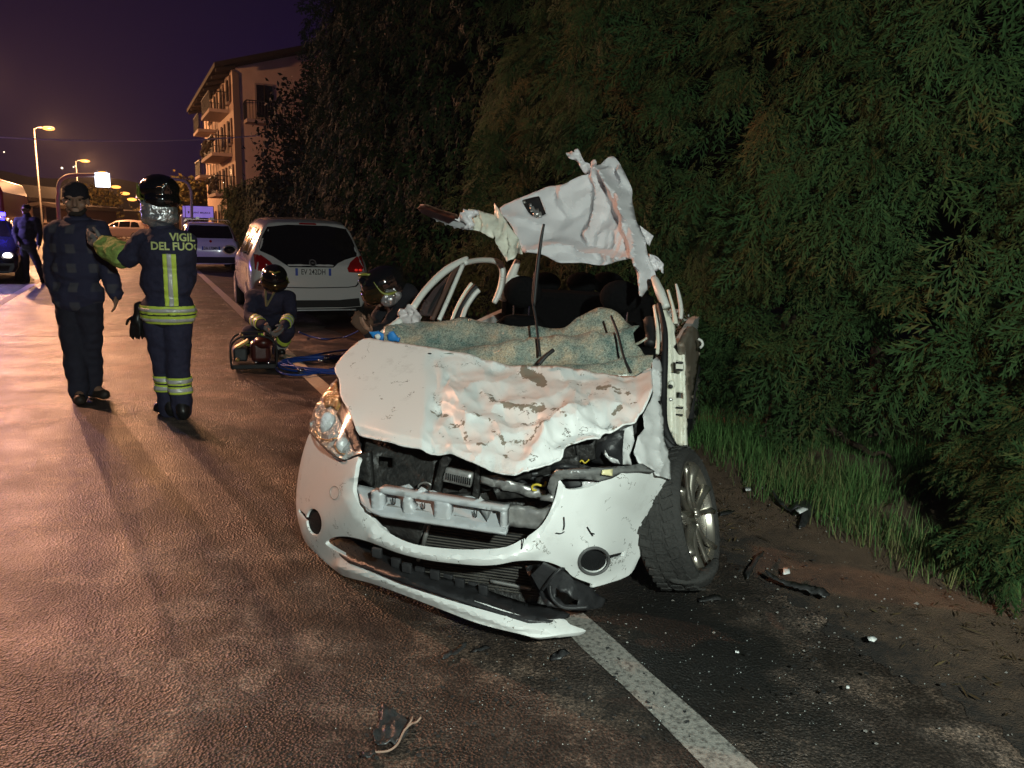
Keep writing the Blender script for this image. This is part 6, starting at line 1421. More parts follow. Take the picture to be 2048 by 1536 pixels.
# --- fire engine behind it, only its corner and beacon in view
fe = atY(-72, 470, 26)
M_fire = mat('fire_engine_red', (.30, .012, .010), .3, coat=.5)
c5 = thing('fire_engine', 'fire engine cab at the far left edge with a blue beacon high on its roof', 'fire engine', (fe[0], fe[1], 0), TH)
mb = MB(); mb.prism([(-1.2, .45), (1.2, .45), (1.2, 2.3), (1.05, 2.75), (-1.05, 2.75), (-1.2, 2.3)], 0, 6.5, lambda u, v, w_: (u, w_, v)); o = mb.obj('body', M_fire, c5); bevel(o, .08, 3)
mb = MB(); mb.box((0, -.012, 1.95), (2.0, .03, .75)); bevel(mb.obj('windscreen', M_glassdark, c5), .01, 2)
for x in (-.9, .9): mb = MB(); mb.box((x, -.012, .95), (.30, .04, .22)); bevel(mb.obj('headlamp', M_lampoff, c5), .01, 2)
mb = MB(); mb.box((0, -.02, .62), (2.3, .10, .22)); bevel(mb.obj('bumper', M_white, c5), .02, 2)
for x in (-.85, .95): mb = MB(); mb.lathe([(.13, 0), (.13, .16), (.10, .22), (.01, .24)], 16, Matrix.Translation((x, .5, 2.75))); mb.obj('beacon', M_beac, c5, True)
for y in (1.3, 4.8):
    for x in (-1.08, 1.08):
        M = Matrix.Translation((x, y, .48)) @ Matrix.Rotation(rad(90), 4, 'Y'); mb = MB(); mb.lathe([(.3, -.14), (.46, -.14), (.48, -.1), (.48, .1), (.46, .14), (.3, .14)], 24, M); mb.obj('wheel', M_rubber, c5, True, deg=40)
# ================================================================== background
M_lampglow = mat('sodium_lamp_lens', (.02, .012, .006), .3, emit=(1.0, .36, .07), estr=3.0)  # orange halo of the lamps averaged into the lens glow
M_conc = mat('lamp_post_metal', (.26, .25, .24), .5, metal=.4, c2=(.18, .17, .16), scale=4)
def street_lamp(p, label, hs=1.0, power=0):
    t = thing('street_lamp', label, 'street lamp', (p[0], p[1], 0), TH, 'sodium street lamps along the left side of the road')
    mb = MB(); mb.tube([(0, 0, 0), (0, 0, 1.2), (0, 0, 8.0)], [.10, .075, .05], 10); mb.obj('post', M_conc, t, True)
    mb = MB(); mb.tube([(0, 0, 7.95), (.25, 0, 8.1), (.7, 0, 8.15)], .035, 8); mb.obj('arm', M_conc, t, True)
    mb = MB(); mb.ell((.95, 0, 8.16), (.40, .17, .10), 14, 8); mb.obj('lamp_head', M_conc, t, True)
    mb = MB(); mb.ell((.95, 0, 8.08), (.34 * hs, .22 * hs, .12 * hs), 14, 8); mb.obj('lamp_lens', M_lampglow, t, True)
    return t
LAMPS = [('tallest street lamp at the far left, its whole post in view', (97, 257)), ('street lamp above the curved mast arm, second in the receding row', (170, 322)), ('street lamp just above the lit white crossing sign', (205, 346)), ('street lamp right of the lit crossing sign', (232, 374)), ('street lamp left of the smallest one, fifth in the row', (250, 387)), ('smallest and farthest street lamp, beside the firefighter\'s helmet', (264, 399))]
for lb, (x, y) in LAMPS:
    v = ray(x, y); t_ = (8.08 - CAM[2]) / v[2]; p = CAM + v * t_; hs = max(1.25, p[1] * .0165)  # lens grows with distance, lamp glare put into its size
    a = math.cos(TH) * .95, math.sin(TH) * .95
    street_lamp((p[0] - a[0], p[1] - a[1]), lb, hs)
street_lamp(SU(44.3, -7.6)[:2], 'street lamp out of frame to the left, nearer than the others')
street_lamp(SU(16.5, -7.2)[:2], 'added street lamp, unseen at the left, standing in for an unknown light')  # post and lens added where the unseen left light is set
street_lamp(SU(-13, -7.2)[:2], 'street lamp out of frame behind the left of the road')
# curved mast with lit crossing sign
def mast(name, label, cat, pts, r, Y):
    t = thing(name, label, cat, (*[float(c) for c in atY(pts[0][0], pts[0][1], Y)[:2]], 0)); base = np.array(t.location)
    P = [atY(x, y, Y) for x, y in pts]; P = [np.array([P[0][0], P[0][1], 0])] + P
    mb = MB(); mb.tube([p - base for p in catmull(P, 6)], r, 8); mb.obj('mast', M_pole, t, True); return t, base
ms, mbase = mast('sign_mast', 'curved pale mast arm over the road carrying the lit white crossing sign', 'mast', [(116, 410), (117, 385), (117, 372), (122, 360), (135, 352), (150, 350), (175, 350), (206, 350)], .09, 36)
M_litsign = mat('lit_sign_face', (.9, .9, .95), .3, emit=(.80, .84, 1.0), estr=6)
s_ = thing('crossing_sign', 'brightly lit white square sign hanging from the curved mast arm', 'sign', atY(205, 360, 36))
mb = MB(); mb.box((0, 0, 0), (.62, .16, .62)); bevel(mb.obj('sign_box', M_litsign, s_), .03, 2)
for x in (-.2, .2): mb = MB(); mb.box((x, 0, .36), (.04, .04, .14)); mb.obj('hanger', M_pole, s_)
mast('sign_mast', 'curved grey mast arm rising behind the standing firefighter\'s helmet, beside the lavender place sign', 'mast', [(384, 440), (383, 395), (380, 376), (372, 364), (355, 359), (330, 357), (302, 355)], .055, 30)
# place sign
sp0 = atY(399, 424, 31)
ps = thing('place_sign', 'place name sign with added lavender glow, reading SAINT MAURICE above the parked hatchback roof', 'sign', (sp0[0], sp0[1], 0), TH * .5)
M_lav = mat('sign_face_added_glow', (.62, .55, .80), .4, emit=(.36, .24, .95), estr=.42)  # white sign; reflected blue light put in as lavender colour and glow
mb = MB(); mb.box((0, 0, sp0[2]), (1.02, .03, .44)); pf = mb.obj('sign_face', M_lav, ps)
mb = MB(); mb.box((0, .012, sp0[2]), (1.07, .03, .48)); mb.obj('sign_frame', M_dark, ps)
text_mesh('sign_text', 'SAINT MAURICE', .105, M_ink, pf, Matrix.Translation((.07, -.018, sp0[2] - .03)) @ Matrix.Rotation(rad(90), 4, 'X'), .0005, .88, .002)
mb = MB(); mb.prism([(-.03, .05), (.03, .05), (.03, -.01), (0, -.05), (-.03, -.01)], -.017, -.021, lambda u, v, w_: (u - .40, w_, sp0[2] - .03 + v)); mb.obj('crest', mat('crest_brown', (.25, .16, .10), .6), pf)
for x in (-.45, .45): mb = MB(); mb.tube([(x, .05, 0), (x, .05, sp0[2] + .2)], .03, 8); mb.obj('post', M_pole, ps)
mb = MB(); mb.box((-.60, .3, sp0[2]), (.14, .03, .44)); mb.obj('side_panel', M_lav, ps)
bo = atY(367, 440, 32); bl = thing('bollard', 'pale round-topped post left of the lavender place sign', 'post', (bo[0], bo[1], 0))
mb = MB(); mb.lathe([(.09, 0), (.09, bo[2] + .10), (.11, bo[2] + .12), (.10, bo[2] + .2), (.04, bo[2] + .24)], 14); mb.obj('post', M_white, bl, True)
# overhead cable
mb = MB(); A, B = atY(-160, 270, 24), atY(520, 276, 33)
mb.tube([A + (B - A) * t - np.array([0, 0, .25 * 4 * t * (1 - t)]) + np.array([0, 0, .1]) for t in np.linspace(0, 1, 24)], .022, 6)
tag(mb.obj('overhead_cable', mat('cable_sheath', (.70, .62, .60), .5)), 'thin pale overhead cable strung across the street above the lamps', 'cable')
# ---------------------------------------------------------------- apartment house
HA = atY(477, 440, 46); 
house = thing('apartment_house', 'pinkish four storey apartment house with balconies and shutters beyond the hedge', 'house', (HA[0], HA[1], 0))
M_wall = mat('pink_render', (.60, .46, .38), .9, c2=(.50, .38, .32), scale=1.5, bump=.2, bscale=30); M_quoin = mat('quoin_stone', (.16, .12, .11), .9)
M_wood = mat('dark_eaves_wood', (.035, .024, .020), .9, c2=(.02, .015, .012), scale=6); M_slab = mat('balcony_concrete', (.42, .33, .29), .9); M_rail = mat('railing_iron', (.02, .018, .018), .6)
M_shut = mat('brown_shutter', (.085, .04, .03), .8); M_stone = mat('grey_sill', (.30, .24, .22), .9); M_geran = mat('balcony_plants', (.02, .03, .012), .9, c2=(.05, .02, .012), scale=12)
def Hp(x, y, Y): return np.array(atY(x, y, Y)) - np.array([HA[0], HA[1], 0])
fd = atY(417, 440, 62) - HA; fd[2] = 0; FL = np.linalg.norm(fd); fd /= FL                 # street front, running away from us
gd = np.array([fd[1], -fd[0], 0]); gd = gd if gd[0] > 0 else -gd                            # gable side, facing us
Hh = 10.1
def hbox(mb, a0, a1, b0, b1, z0, z1):   # along the front, into the gable, height
    V = [fd * a + gd * b + np.array([0, 0, z]) for z in (z0, z1) for b in (b0, b1) for a in (a0, a1)]
    mb.add(V, [(0, 2, 3, 1), (4, 5, 7, 6), (0, 1, 5, 4), (2, 6, 7, 3), (0, 4, 6, 2), (1, 3, 7, 5)])
mb = MB(); V = []; gw = 12.5
prof = [(0, 0), (gw, 0), (gw, Hh), (gw / 2, Hh + 1.9), (0, Hh)]
mb.prism(prof, 0, FL, lambda u, v, w_: tuple(gd * u + fd * w_ + np.array([0, 0, v]))); mb.obj('wall', M_wall, house)
mb = MB()
for s0, z_, b_ in ((-1.6, -.30, -1.9), ):
    for sg in (0, 1):
        P = [(-1.1, Hh - .30), (gw / 2, Hh + 1.95), (gw / 2, Hh + 2.2), (-1.1, Hh - .05)]
        if sg: P = [(gw - a, b) for a, b in P]
        mb.prism(P, -1.3, FL + 1.3, lambda u, v, w_: tuple(gd * u + fd * w_ + np.array([0, 0, v])))
rf = mb.obj('roof', M_wood, house)
for k in range(9):
    mb = MB(); a = -.9 + k * (FL + 1.8) / 8
    mb.prism([(-1.0, Hh - .30), (-1.0, Hh - .46), (.02, Hh - .20), (.02, Hh + .0)], a, a + .18, lambda u, v, w_: tuple(gd * u + fd * w_ + np.array([0, 0, v]))); mb.obj('rafter', M_wood, rf)
mb = MB(); mb.prism([(0, 0), (.35, 0), (.35, Hh - .3), (0, Hh - .1)], -.06, .0, lambda u, v, w_: tuple(gd * (u - .05) + fd * w_ + np.array([0, 0, v]))); mb.obj('corner_quoin', M_quoin, house)
FLO = [1.9, 4.6, 7.3, 9.6]
def window(a, z, w_, h_, side, shut=True):
    """side 'f' on the street front, 'g' on the gable"""
    m1 = MB()
    B = (lambda mb, p0, p1, q0, q1, z0, z1: hbox(mb, p0, p1, q0, q1, z0, z1)) if side == 'f' else (lambda mb, p0, p1, q0, q1, z0, z1: hbox(mb, q0, q1, p0, p1, z0, z1))
    B(m1, a, a + w_, -.05, .02, z, z + h_); fr = m1.obj('window', M_stone, house)
    m2 = MB(); B(m2, a + .09, a + w_ - .09, -.075, -.052, z + .09, z + h_ - .09); m2.obj('pane', M_glassdark, fr)
    m4 = MB(); B(m4, a + w_ / 2 - .03, a + w_ / 2 + .03, -.095, -.078, z + .05, z + h_ - .05); m4.obj('mullion', M_wood, fr)
    m3 = MB(); B(m3, a - .12, a + w_ + .12, -.20, .02, z - .12, z - .004); m3.obj('sill', M_stone, fr)
    if shut and side == 'f':
        for s0 in (a - w_ * .55, a + w_ * 1.06): m5 = MB(); B(m5, s0, s0 + w_ * .48, -.09, -.02, z - .05, z + h_ + .05); m5.obj('shutter', M_shut, fr)
for z in (.9, 3.5, 6.1, 8.45):
    for a in (1.6, 5.0, 8.6, 12.2):
        if a < FL - 1.5: window(a, z, 1.0, 1.35, 'f')
window(1.15, 7.45, 1.05, 1.95, 'g'); window(2.6, 4.6, 1.2, 1.5, 'g'); window(6.6, 7.5, 1.2, 1.6, 'g')
def balcony(a0, a1, z, side='f', d=1.15, plants=True):
    B = (lambda mb, p0, p1, q0, q1, z0, z1: hbox(mb, p0, p1, q0, q1, z0, z1)) if side == 'f' else (lambda mb, p0, p1, q0, q1, z0, z1: hbox(mb, q0, q1, p0, p1, z0, z1))
    mb = MB(); B(mb, a0, a1, -d, -.004, z - .20, z); sl = mb.obj('balcony', M_slab, house); bevel(sl, .03, 2)
    mb = MB(); n = int((a1 - a0) / .16)
    for k in range(n + 1): p = a0 + .03 + (a1 - a0 - .06) * k / n; B(mb, p - .014, p + .014, -d + .04, -d + .07, z + .002, z + .95)
    B(mb, a0, a1, -d + .02, -d + .09, z + .95, z + 1.0)
    for e_ in (a0, a1 - .05): B(mb, e_, e_ + .05, -d + .02, -.01, z + .95, z + 1.0)
    for e_ in (a0, a1):
        for k in range(6): q = -d + .1 + k * .2; B(mb, e_ - .014, e_ + .014, q, q + .03, z + .002, z + .95)
    mb.obj('railing', M_rail, sl)
    if plants:
        m2 = MB()
        for k in range(int((a1 - a0) * 3)):
            c = (gd * -(d - .05) if side == 'f' else fd * -(d - .05)) + (fd if side == 'f' else gd) * rng.uniform(a0, a1) + np.array([0, 0, z + rng.uniform(.1, .9)])
            m2.ell(c, (.18, .18, .16), 7, 5)
        m2.obj('plants', M_geran, sl)['kind'] = 'stuff'
balcony(2.2, 7.2, 8.1, plants=False); balcony(1.6, 8.4, 5.55); balcony(9.8, 13.6, 7.7, plants=False); balcony(0.6, 5.2, 3.2); balcony(10.2, 14.0, 4.7, plants=False); balcony(.5, 5.6, 7.3, 'g', plants=False)
mb = MB(); hbox(mb, -.2, FL + .1, -.10, -.005, 1.05, 1.25); mb.obj('base_course', M_stone, house)
mb = MB(); hbox(mb, 8.2, 10.4, -.06, .01, .05, 2.7); mb.obj('arched_door', M_dark, house)
# ---------------------------------------------------------------- low hedge and ivy tree between hedge and house
lh = thing('clipped_hedge', 'lower clipped hedge beyond the tall one, behind the roof of the parked cars', 'hedge', (0, 0, 0))
def low_u(s, z): return 4.0 + .12 * fbm((s, z, 2), 2)
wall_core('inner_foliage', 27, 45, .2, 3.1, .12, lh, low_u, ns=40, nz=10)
foliage('foliage', 27, 45, .1, 3.3, 40, .22, spray_proto(3, .05), lh, ff=low_u, depth=.2, hole=False)
def leafball(name, label, cat, base, centers, n, size, m, trunk_h, trunk_r, seed=1, lobes=True):
    r = np.random.RandomState(seed); t = thing(name, label, cat, base); pos = []
    for c, rr in centers:
        k = int(n * rr[0] * rr[2]); d = r.normal(size=(k, 3)); d /= np.linalg.norm(d, axis=1, keepdims=True)
        pos.append(np.array(c)[None] + d * np.array(rr)[None] * (r.uniform(.3, 1, (k, 1)) ** .4) * (1 + .25 * r.normal(size=(k, 1))))
    pos = np.concatenate(pos); k = len(pos)
    PV = np.array([(0, 0, 0), (.5, .28, .05), (1, 0, -.1), (.5, -.28, .05)]); PF = np.array([(0, 1, 2, 3)])
    V, F = scatter((PV, PF), pos, frames(r.normal(size=(k, 3)) + np.array([0, 0, -.4]), r.normal(size=(k, 3))), size * r.uniform(.6, 1.4, k))
    nparr('crown', V, F, m, t)
    mb = MB(); mb.tube([(0, 0, 0), (.05, 0, trunk_h * .5), (0, .05, trunk_h)], [trunk_r * 1.3, trunk_r, trunk_r * .6], 8); tr = mb.obj('trunk', M_bark, t, True)
    for c, rr in centers[:6]:
        mb = MB(); mb.tube([(0, .03, trunk_h * .6), (c[0] * .5, c[1] * .5, (trunk_h * .7 + c[2]) / 2), c], [trunk_r * .5, trunk_r * .3, trunk_r * .12], 6); mb.obj('limb', M_bark, tr, True)
    return t
M_ivy = hedge_mat('ivy_leaves', (.022, .032, .014), (.05, .04, .02), (.07, .06, .03))
ib = SU(25.0, 4.6)
leafball('ivy_tree', 'dark leafy ivy covered tree standing between the tall hedge and the apartment house', 'tree', ib, [((-.3, 0, 1.5), (1.0, .9, 1.5)), ((-.5, 0, 3.4), (1.0, .9, 1.3)), ((-.2, 0, 4.8), (.9, .9, 1.0)), ((.6, 0, 3.5), (.9, .9, 1.6)), ((.5, 0, 5.6), (.6, .6, .7)), ((.3, 0, .9), (1.1, .9, 1.0))], 900, .16, M_ivy, 4.5, .14, 4)
# orange-lit tree by the far lamps, and trees right of it
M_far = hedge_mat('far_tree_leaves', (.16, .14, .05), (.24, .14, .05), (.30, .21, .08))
def far_tree(x, y, Y, h, wd, label, seed):
    b = atY(x, y, Y); r = random.Random(seed)
    cs = [((r.uniform(-1, 1) * wd * .35, r.uniform(-1, 1) * wd * .3, h * (.45 + .5 * r.random())), (wd * .33, wd * .33, h * .20)) for _ in range(9)]
    leafball('tree', label, 'tree', (b[0], b[1], 0), cs, 260, .38, M_far, h * .6, .2, seed)
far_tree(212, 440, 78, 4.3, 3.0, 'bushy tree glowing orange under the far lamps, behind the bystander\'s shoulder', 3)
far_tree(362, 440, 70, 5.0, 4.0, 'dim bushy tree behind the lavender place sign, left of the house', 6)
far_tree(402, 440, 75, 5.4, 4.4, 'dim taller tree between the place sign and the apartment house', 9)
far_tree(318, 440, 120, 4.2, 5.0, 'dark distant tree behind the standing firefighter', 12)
# low far buildings at the left
M_fw = mat('far_wall', (.14, .09, .08), .9, c2=(.10, .065, .06), scale=.6)
def far_house(x0, x1, ytop, Y, label, gable=True):
    a, b = atY(x0, 440, Y), atY(x1, 440, Y); t = atY((x0 + x1) / 2, ytop, Y); w_ = np.linalg.norm(b - a); cx = (a + b) / 2
    o = thing('far_house', label, 'house', (cx[0], cx[1], 0), math.atan2(b[1] - a[1], b[0] - a[0])); h = t[2]
    mb = MB(); mb.prism([(-w_ / 2, 0), (w_ / 2, 0), (w_ / 2, h * .72), (0, h * (1.0 if gable else .76)), (-w_ / 2, h * .72)], 0, 9, lambda u, v, q: (u, q, v)); mb.obj('wall', M_fw, o)
    mb = MB(); z1 = h * (1.0 if gable else .76)
    for sg in (-1, 1): mb.prism([(sg * (w_ / 2 + .4), h * .70), (0, z1 + .05), (0, z1 + .3), (sg * (w_ / 2 + .4), h * .74 + .15)], -.5, 9.5, lambda u, v, q: (u, q, v))
    mb.obj('roof', M_wood, o)
    n = max(2, int(w_ / 3))
    for k in range(n):
        for z in ([1.0] if h < 6 else [1.0, 3.6]):
            x = -w_ / 2 + w_ * (k + .5) / n; m1 = MB(); m1.box((x, -.02, z + .7), (1.0, .08, 1.3)); f_ = m1.obj('window', M_stone, o); m2 = MB(); m2.box((x, -.07, z + .7), (.8, .04, 1.1)); m2.obj('pane', M_glassdark, f_)
far_house(-40, 62, 372, 70, 'low dim house at the far left behind the officer')
far_house(66, 118, 392, 62, 'small reddish building behind the tall lamp post, left of the bystander', False)
far_house(120, 205, 405, 95, 'dim wide building behind the bystander\'s head', False)
# hills with a few house lights
M_hill = mat('dark_hillside', (.020, .018, .014), 1.0, c2=(.012, .011, .009), scale=.01)
def hills():
    V = []; n = 90
    for i in range(n):
        a = rad(-70 + 110 * i / (n - 1)); h = 45 + 20 * fbm((i * .09, 2, 2), 4) - 25 * sstep(20, 70, i)
        for d, z in ((500, -1), (700, h * .45), (900, h), (1150, h * .9), (1300, -1)): V.append((math.sin(a) * d, math.cos(a) * d, z))
    o = pyobj('hills', V, grid_faces(5, n), M_hill, smooth=True); o['kind'] = 'structure'
hills()
M_hl2 = mat('distant_house_light', (1, .9, .7), .3, emit=(1, .85, .6), estr=3)
for k, (x, y, lb) in enumerate([(124, 336, 'distant house light on the dark hill, left of the mast arm'), (151, 332, 'faint distant house light on the hill above the mast arm'), (8, 304, 'faint distant house light high at the far left edge'), (147, 334, 'faint distant house light left of the second street lamp')]):
    mb = MB(); c = atY(x, y, 480); r_ = .62 if k == 0 else .40; mb.ell((0, 0, 0), (r_, r_, r_), 8, 6); o = mb.obj('house_light', M_hl2, None, True); o.location = [float(q) for q in c]; tag(o, lb, 'house light')
# ================================================================== hoses, pump, debris
M_hose = mat('blue_hydraulic_hose', (.012, .055, .30), .35)
def hose(name, label, pts, r=.011, wob=.0):
    P = [gnd(x, y, z) for x, y, z in pts]; mb = MB(); mb.tube(catmull(P, 7), r, 7); return tag(mb.obj(name, M_hose, None, True), label, 'hose', 'blue hydraulic hoses')
hose('hose', 'blue hose looped across the road from the crouching firefighter to the wreck', [(598, 664, .10), (618, 672, .02), (650, 678, .015), (690, 674, .015), (724, 658, .25), (731, 650, .5)])
def coil():
    t = thing('hose_coil', 'coil of blue hydraulic hose lying on the edge line beside the wreck', 'hose', gnd(640, 735)); base = np.array(t.location)
    r_ = random.Random(2); P = []
    for k in range(62):
        a = k * .42; rx, ry = .62 + .10 * math.sin(k * .9), .50 + .08 * math.cos(k * .7)
        P.append(base + np.array([rx * math.cos(a) + .25, ry * math.sin(a) + .1, .014 + .0035 * (k // 8) + .004 * r_.random()]))
    mb = MB(); mb.tube([p - base for p in catmull(P, 3)], .011, 6); mb.obj('hose', M_hose, t, True)
    P = [gnd(x, y, .03) - base for x, y in ((548, 727), (560, 745), (600, 750), (650, 742), (690, 728))]; mb = MB(); mb.tube(catmull(P, 6), .011, 6); mb.obj('hose', M_hose, t, True)
    P = [gnd(x, y, .03) - base for x, y in ((548, 733), (575, 722), (620, 712), (670, 703), (700, 700))]; mb = MB(); mb.tube(catmull(P, 6), .011, 6); mb.obj('hose', M_hose, t, True)
    for x, y in ((638, 722), (648, 716), (658, 712), (596, 741)): mb = MB(); p = gnd(x, y, .045) - base; mb.tube([p, p + np.array([.05, .03, .0])], .016, 8); mb.obj('coupling', M_chrome, t, True)
    for k, (x, y) in enumerate(((672, 716), (684, 708), (690, 716))): mb = MB(); p = gnd(x, y, .02) - base; mb.tube(catmull([p, p + np.array([.22, .12, .03]), p + np.array([.40, .30, .01])], 5), .013, 6); mb.obj('hose', M_hose, t, True)
coil()
# hydraulic power unit
pu = gnd(508, 738); pt = thing('hydraulic_pump', 'red hydraulic rescue pump in a tube frame on the road before the crouching firefighter', 'pump', pu, rad(20))
M_red = mat('pump_red', (.055, .008, .006), .35, coat=.3); M_gold = mat('worn_yellow_metal', (.34, .24, .08), .4, metal=.4)
mb = MB(); mb.box((.0, 0, .05), (.44, .32, .05)); bevel(mb.obj('base_plate', M_dark, pt), .01, 2)
mb = MB(); mb.box((.07, .0, .19), (.20, .22, .22)); bevel(mb.obj('engine_cover', M_red, pt), .05, 3)
mb = MB(); mb.ell((.10, -.06, .29), (.10, .10, .07)); mb.obj('fuel_tank', M_red, pt, True)
mb = MB(); mb.box((-.13, .0, .17), (.14, .22, .14)); bevel(mb.obj('oil_tank', M_black, pt), .02, 2)
mb = MB(); mb.box((-.11, -.02, .27), (.16, .13, .03), Matrix.Rotation(rad(-30), 3, 'Y')); bevel(mb.obj('top_plate', M_gold, pt), .008, 2)
for y in (-.16, .16): mb = MB(); mb.tube(catmull([(-.22, y, .04), (-.22, y, .26), (-.12, y, .36), (.12, y, .36), (.22, y, .26), (.22, y, .04)], 5), .011, 8); mb.obj('frame_tube', M_dark, pt, True)
for x in (-.12, .12): mb = MB(); mb.tube([(x, -.16, .36), (x, .16, .36)], .011, 8); mb.obj('frame_tube', M_dark, pt, True)
for x, z in ((-.16, .13), (.02, .10), (.14, .09)): mb = MB(); mb.ell((x, -.17, z), (.022, .02, .022)); mb.obj('coupling', M_gold if x < 0 else M_chrome, pt, True)
# splinters of the wreck on the road and verge
def shard(name, label, cat, poly, thick, m, z=.006, bend=.02, seed=0, lift=.03):
    v, f = cdt(poly, (), 6, .2, seed + 1); c = v.mean(0); base = gnd(c[0], c[1], z); V = []
    for x, y in v:
        p = gnd(x, y, z); V.append(p - base + np.array([0, 0, abs(bend * fbm((x * .05, y * .05, seed), 2)) + lift * max(0, fbm((x * .02, y * .02, seed + 3), 1)) + thick]))
    F = [tuple(t) for t in f]; o = pyobj(name, V, F, m, None, True); a = o.data.polygons[0]
    if a.normal.z < 0: o.data.flip_normals()
    solid(o, thick, -1); o.location = [float(q) for q in base]; tag(o, label, cat); return o
M_shardb = mat('broken_black_plastic', (.014, .014, .015), .35, c2=(.05, .05, .05), scale=20, bump=.3, bscale=60)
M_wchip = mat('white_paint_chip', (.78, .80, .78), .4)
VZ = .045
shard('plastic_shard', 'large bent piece of black plastic lying on the road at the bottom centre', 'debris', [(766, 1410), (775, 1418), (800, 1436), (820, 1440), (816, 1470), (790, 1494), (762, 1499), (750, 1496), (746, 1475), (760, 1450), (758, 1428)], .004, M_shardb, .004, .03, 1, .05)
mb = MB(); P = [gnd(x, y, z) for x, y, z in ((742, 1504, .012), (775, 1502, .014), (795, 1488, .02), (808, 1462, .03), (822, 1448, .04), (833, 1444, .05), (842, 1434, .06))]; b0 = P[0]
mb.tube([p - b0 for p in catmull(P, 5)], .0035, 6); P2 = [gnd(x, y, z) - b0 for x, y, z in ((815, 1452, .035), (822, 1442, .045), (826, 1433, .05))]; mb.tube(P2, .003, 6)
o = mb.obj('broken_twig', mat('pale_twig', (.30, .20, .15), .7), None, True); o.location = [float(q) for q in b0]; tag(o, 'pale forked twig lying on the black plastic piece at the bottom centre', 'twig')
shard('plastic_shard', 'small black plastic scrap near the bottom edge, left of the twig', 'debris', [(728, 1512), (748, 1508), (752, 1522), (735, 1530), (722, 1526)], .004, M_shardb, .004, .02, 2)
shard('plastic_shard', 'long flat dark plastic strip on the road below the hanging bumper lip', 'debris', [(882, 1318), (910, 1300), (935, 1290), (932, 1300), (905, 1315), (886, 1324)], .004, M_shardb, .004, .02, 3)
shard('plastic_shard', 'short dark plastic strip beside the long one below the bumper lip', 'debris', [(938, 1306), (975, 1296), (982, 1300), (950, 1312)], .004, M_shardb, .004, .02, 4)
shard('plastic_shard', 'round-edged dark plastic bit near the worn white edge line', 'debris', [(1102, 1314), (1130, 1308), (1140, 1314), (1120, 1324), (1100, 1322)], .005, M_shardb, .004, .02, 5)
shard('plastic_shard', 'black angled wreck fragment with a white edge lying on the verge by the grass', 'debris', [(1542, 990), (1558, 1000), (1575, 1018), (1600, 1012), (1625, 998), (1640, 1000), (1630, 1025), (1610, 1055), (1598, 1056), (1606, 1030), (1580, 1026), (1560, 1012)], .006, M_shardb, VZ, .03, 6, .06)
shard('paint_chip', 'white sliver on the angled black fragment on the verge', 'debris', [(1590, 1020), (1612, 1014), (1616, 1020), (1600, 1028)], .004, M_wchip, VZ + .05, .005, 7, 0)
shard('plastic_shard', 'long dark rubber strip lying across the bare earth right of the burst tyre', 'debris', [(1530, 1148), (1560, 1160), (1600, 1170), (1640, 1182), (1660, 1192), (1650, 1198), (1600, 1182), (1555, 1168), (1530, 1156)], .006, M_shardb, VZ, .02, 8)
shard('plastic_shard', 'dark narrow strip standing out between the tyre and the bare earth', 'debris', [(1490, 1148), (1510, 1122), (1528, 1110), (1524, 1120), (1505, 1142), (1495, 1160)], .006, M_shardb, .02, .02, 9)
shard('plastic_shard', 'small dark curved scrap right of the alloy wheel', 'debris', [(1438, 1030), (1455, 1026), (1470, 1028), (1455, 1034), (1440, 1036)], .004, M_shardb, .03, .02, 10)
shard('paint_chip', 'largest white chip on the earth right of the front wheel', 'debris', [(1566, 1138), (1578, 1136), (1580, 1148), (1567, 1150)], .004, M_wchip, VZ, .004, 11, 0)
shard('paint_chip', 'white oval chip on the dark ground near the right edge', 'debris', [(1734, 1276), (1745, 1272), (1754, 1280), (1748, 1285), (1738, 1282)], .004, M_wchip, VZ, .004, 12, 0)
shard('paint_chip', 'small white chip at the grass edge beyond the wheel', 'debris', [(1490, 976), (1500, 974), (1502, 981), (1492, 983)], .004, M_wchip, VZ + .01, .004, 13, 0)
shard('paint_chip', 'small bright chip on the black ground low right of centre', 'debris', [(1692, 1372), (1698, 1371), (1699, 1378), (1693, 1378)], .003, M_wchip, .04, .003, 14, 0)
shard('paint_chip', 'tiny white chip on the earth in front of the tall grass', 'debris', [(1668, 1034), (1675, 1032), (1677, 1040), (1670, 1041)], .003, M_wchip, VZ, .003, 15, 0)
shard('paint_chip', 'tiny pale chip in the shadow between the edge line and the verge', 'debris', [(1470, 1302), (1478, 1303), (1478, 1307), (1470, 1306)], .003, M_wchip, .01, .003, 16, 0)
shard('plastic_shard', 'black rubber pad on the dark road below the burst tyre', 'debris', [(1395, 1198), (1440, 1195), (1442, 1206), (1398, 1210)], .005, M_shardb, .006, .01, 17)
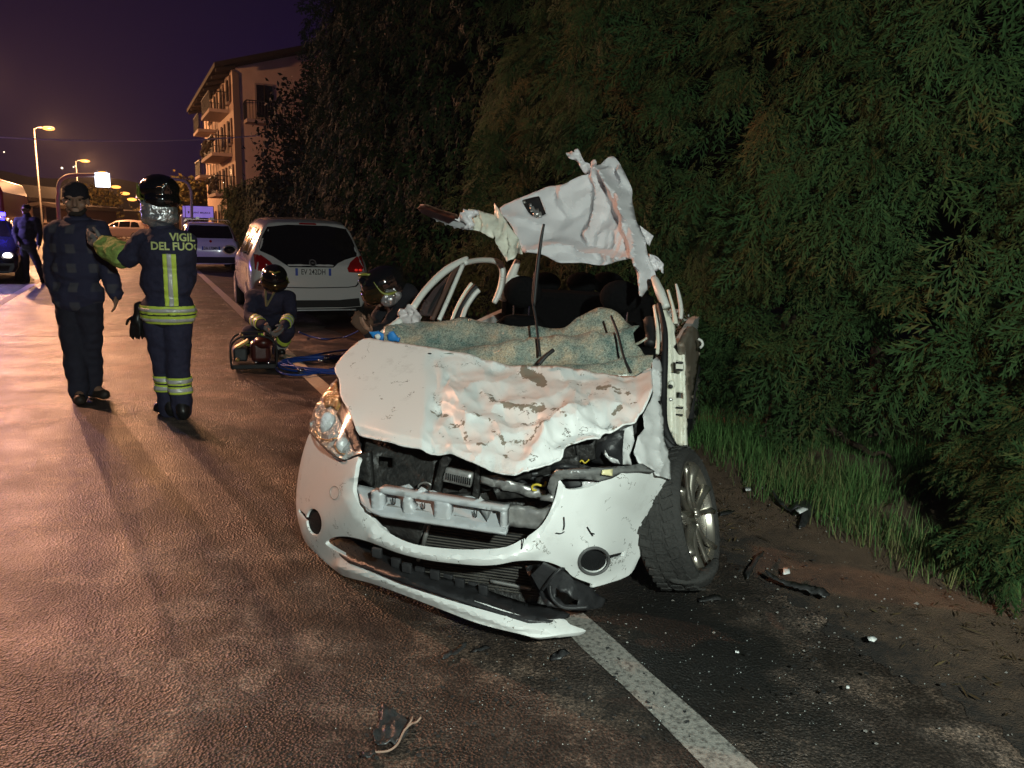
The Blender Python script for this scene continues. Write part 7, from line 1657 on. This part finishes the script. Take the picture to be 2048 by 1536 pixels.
# glass crumbs and paint flakes
M_glit = mat('glass_crumb', (.55, .60, .58), .12, spec=.8)
def glass_crumbs():
    r = np.random.RandomState(9); mb = MB()
    for i in range(380):
        if r.rand() < .55: p = gnd(r.normal(1150, 230), r.uniform(1180, 1500), .006)
        else: p = gnd(r.normal(1560, 170), r.uniform(1000, 1450), .03)
        k = r.uniform(.001, .0028)
        V = [p + np.array([a * k * r.uniform(.5, 1.3), b * k * r.uniform(.5, 1.3), c * k]) for a, b, c in ((1, 0, 0), (-.5, .8, 0), (-.5, -.8, 0), (0, 0, 1.2))]
        mb.add(V, [(0, 1, 3), (1, 2, 3), (2, 0, 3), (0, 2, 1)])
    o = mb.obj('glass_crumbs', M_glit); o['kind'] = 'stuff'
glass_crumbs()

def splinters():
    r = np.random.RandomState(15); mb = MB()
    for i in range(260):
        if r.rand() < .5: px, py = r.normal(1000, 260), r.uniform(1270, 1530)
        else: px, py = r.normal(1560, 140), r.uniform(960, 1400)
        p = gnd(px, py, .004 if px < 1480 else .035); k = r.uniform(.002, .009); a = r.uniform(0, 6.28); el = r.uniform(.25, .8); c_, s_ = math.cos(a), math.sin(a)
        Q = [(-1, -el), (.2, -el * 1.2), (1, -el * .2), (.6, el), (-.7, el * .8)]; V = [p + np.array([(x * c_ - y * s_) * k * r.uniform(.7, 1.2), (x * s_ + y * c_) * k, z * k * .3 + .002]) for z in (0, 1) for x, y in Q]
        mb.add(V, [(4, 3, 2, 1, 0), (5, 6, 7, 8, 9)] + [(j, (j + 1) % 5, 5 + (j + 1) % 5, 5 + j) for j in range(5)])
    o = mb.obj('plastic_splinters', M_shardb); o['kind'] = 'stuff'
splinters()
# ================================================================== night air
def haze():
    m = bpy.data.materials.new('night_air'); m.use_nodes = True; n = m.node_tree.nodes; l = m.node_tree.links
    for q in list(n): n.remove(q)
    o = n.new('ShaderNodeOutputMaterial'); v = n.new('ShaderNodeVolumePrincipled'); v.inputs['Color'].default_value = (.9, .9, .95, 1); v.inputs['Density'].default_value = .00025; v.inputs['Anisotropy'].default_value = .0
    l.new(v.outputs[0], o.inputs['Volume'])
    mb = MB(); mb.box((0, 300, 59), (3400, 2800, 121)); h = mb.obj('haze', m); h['kind'] = 'stuff'
haze()
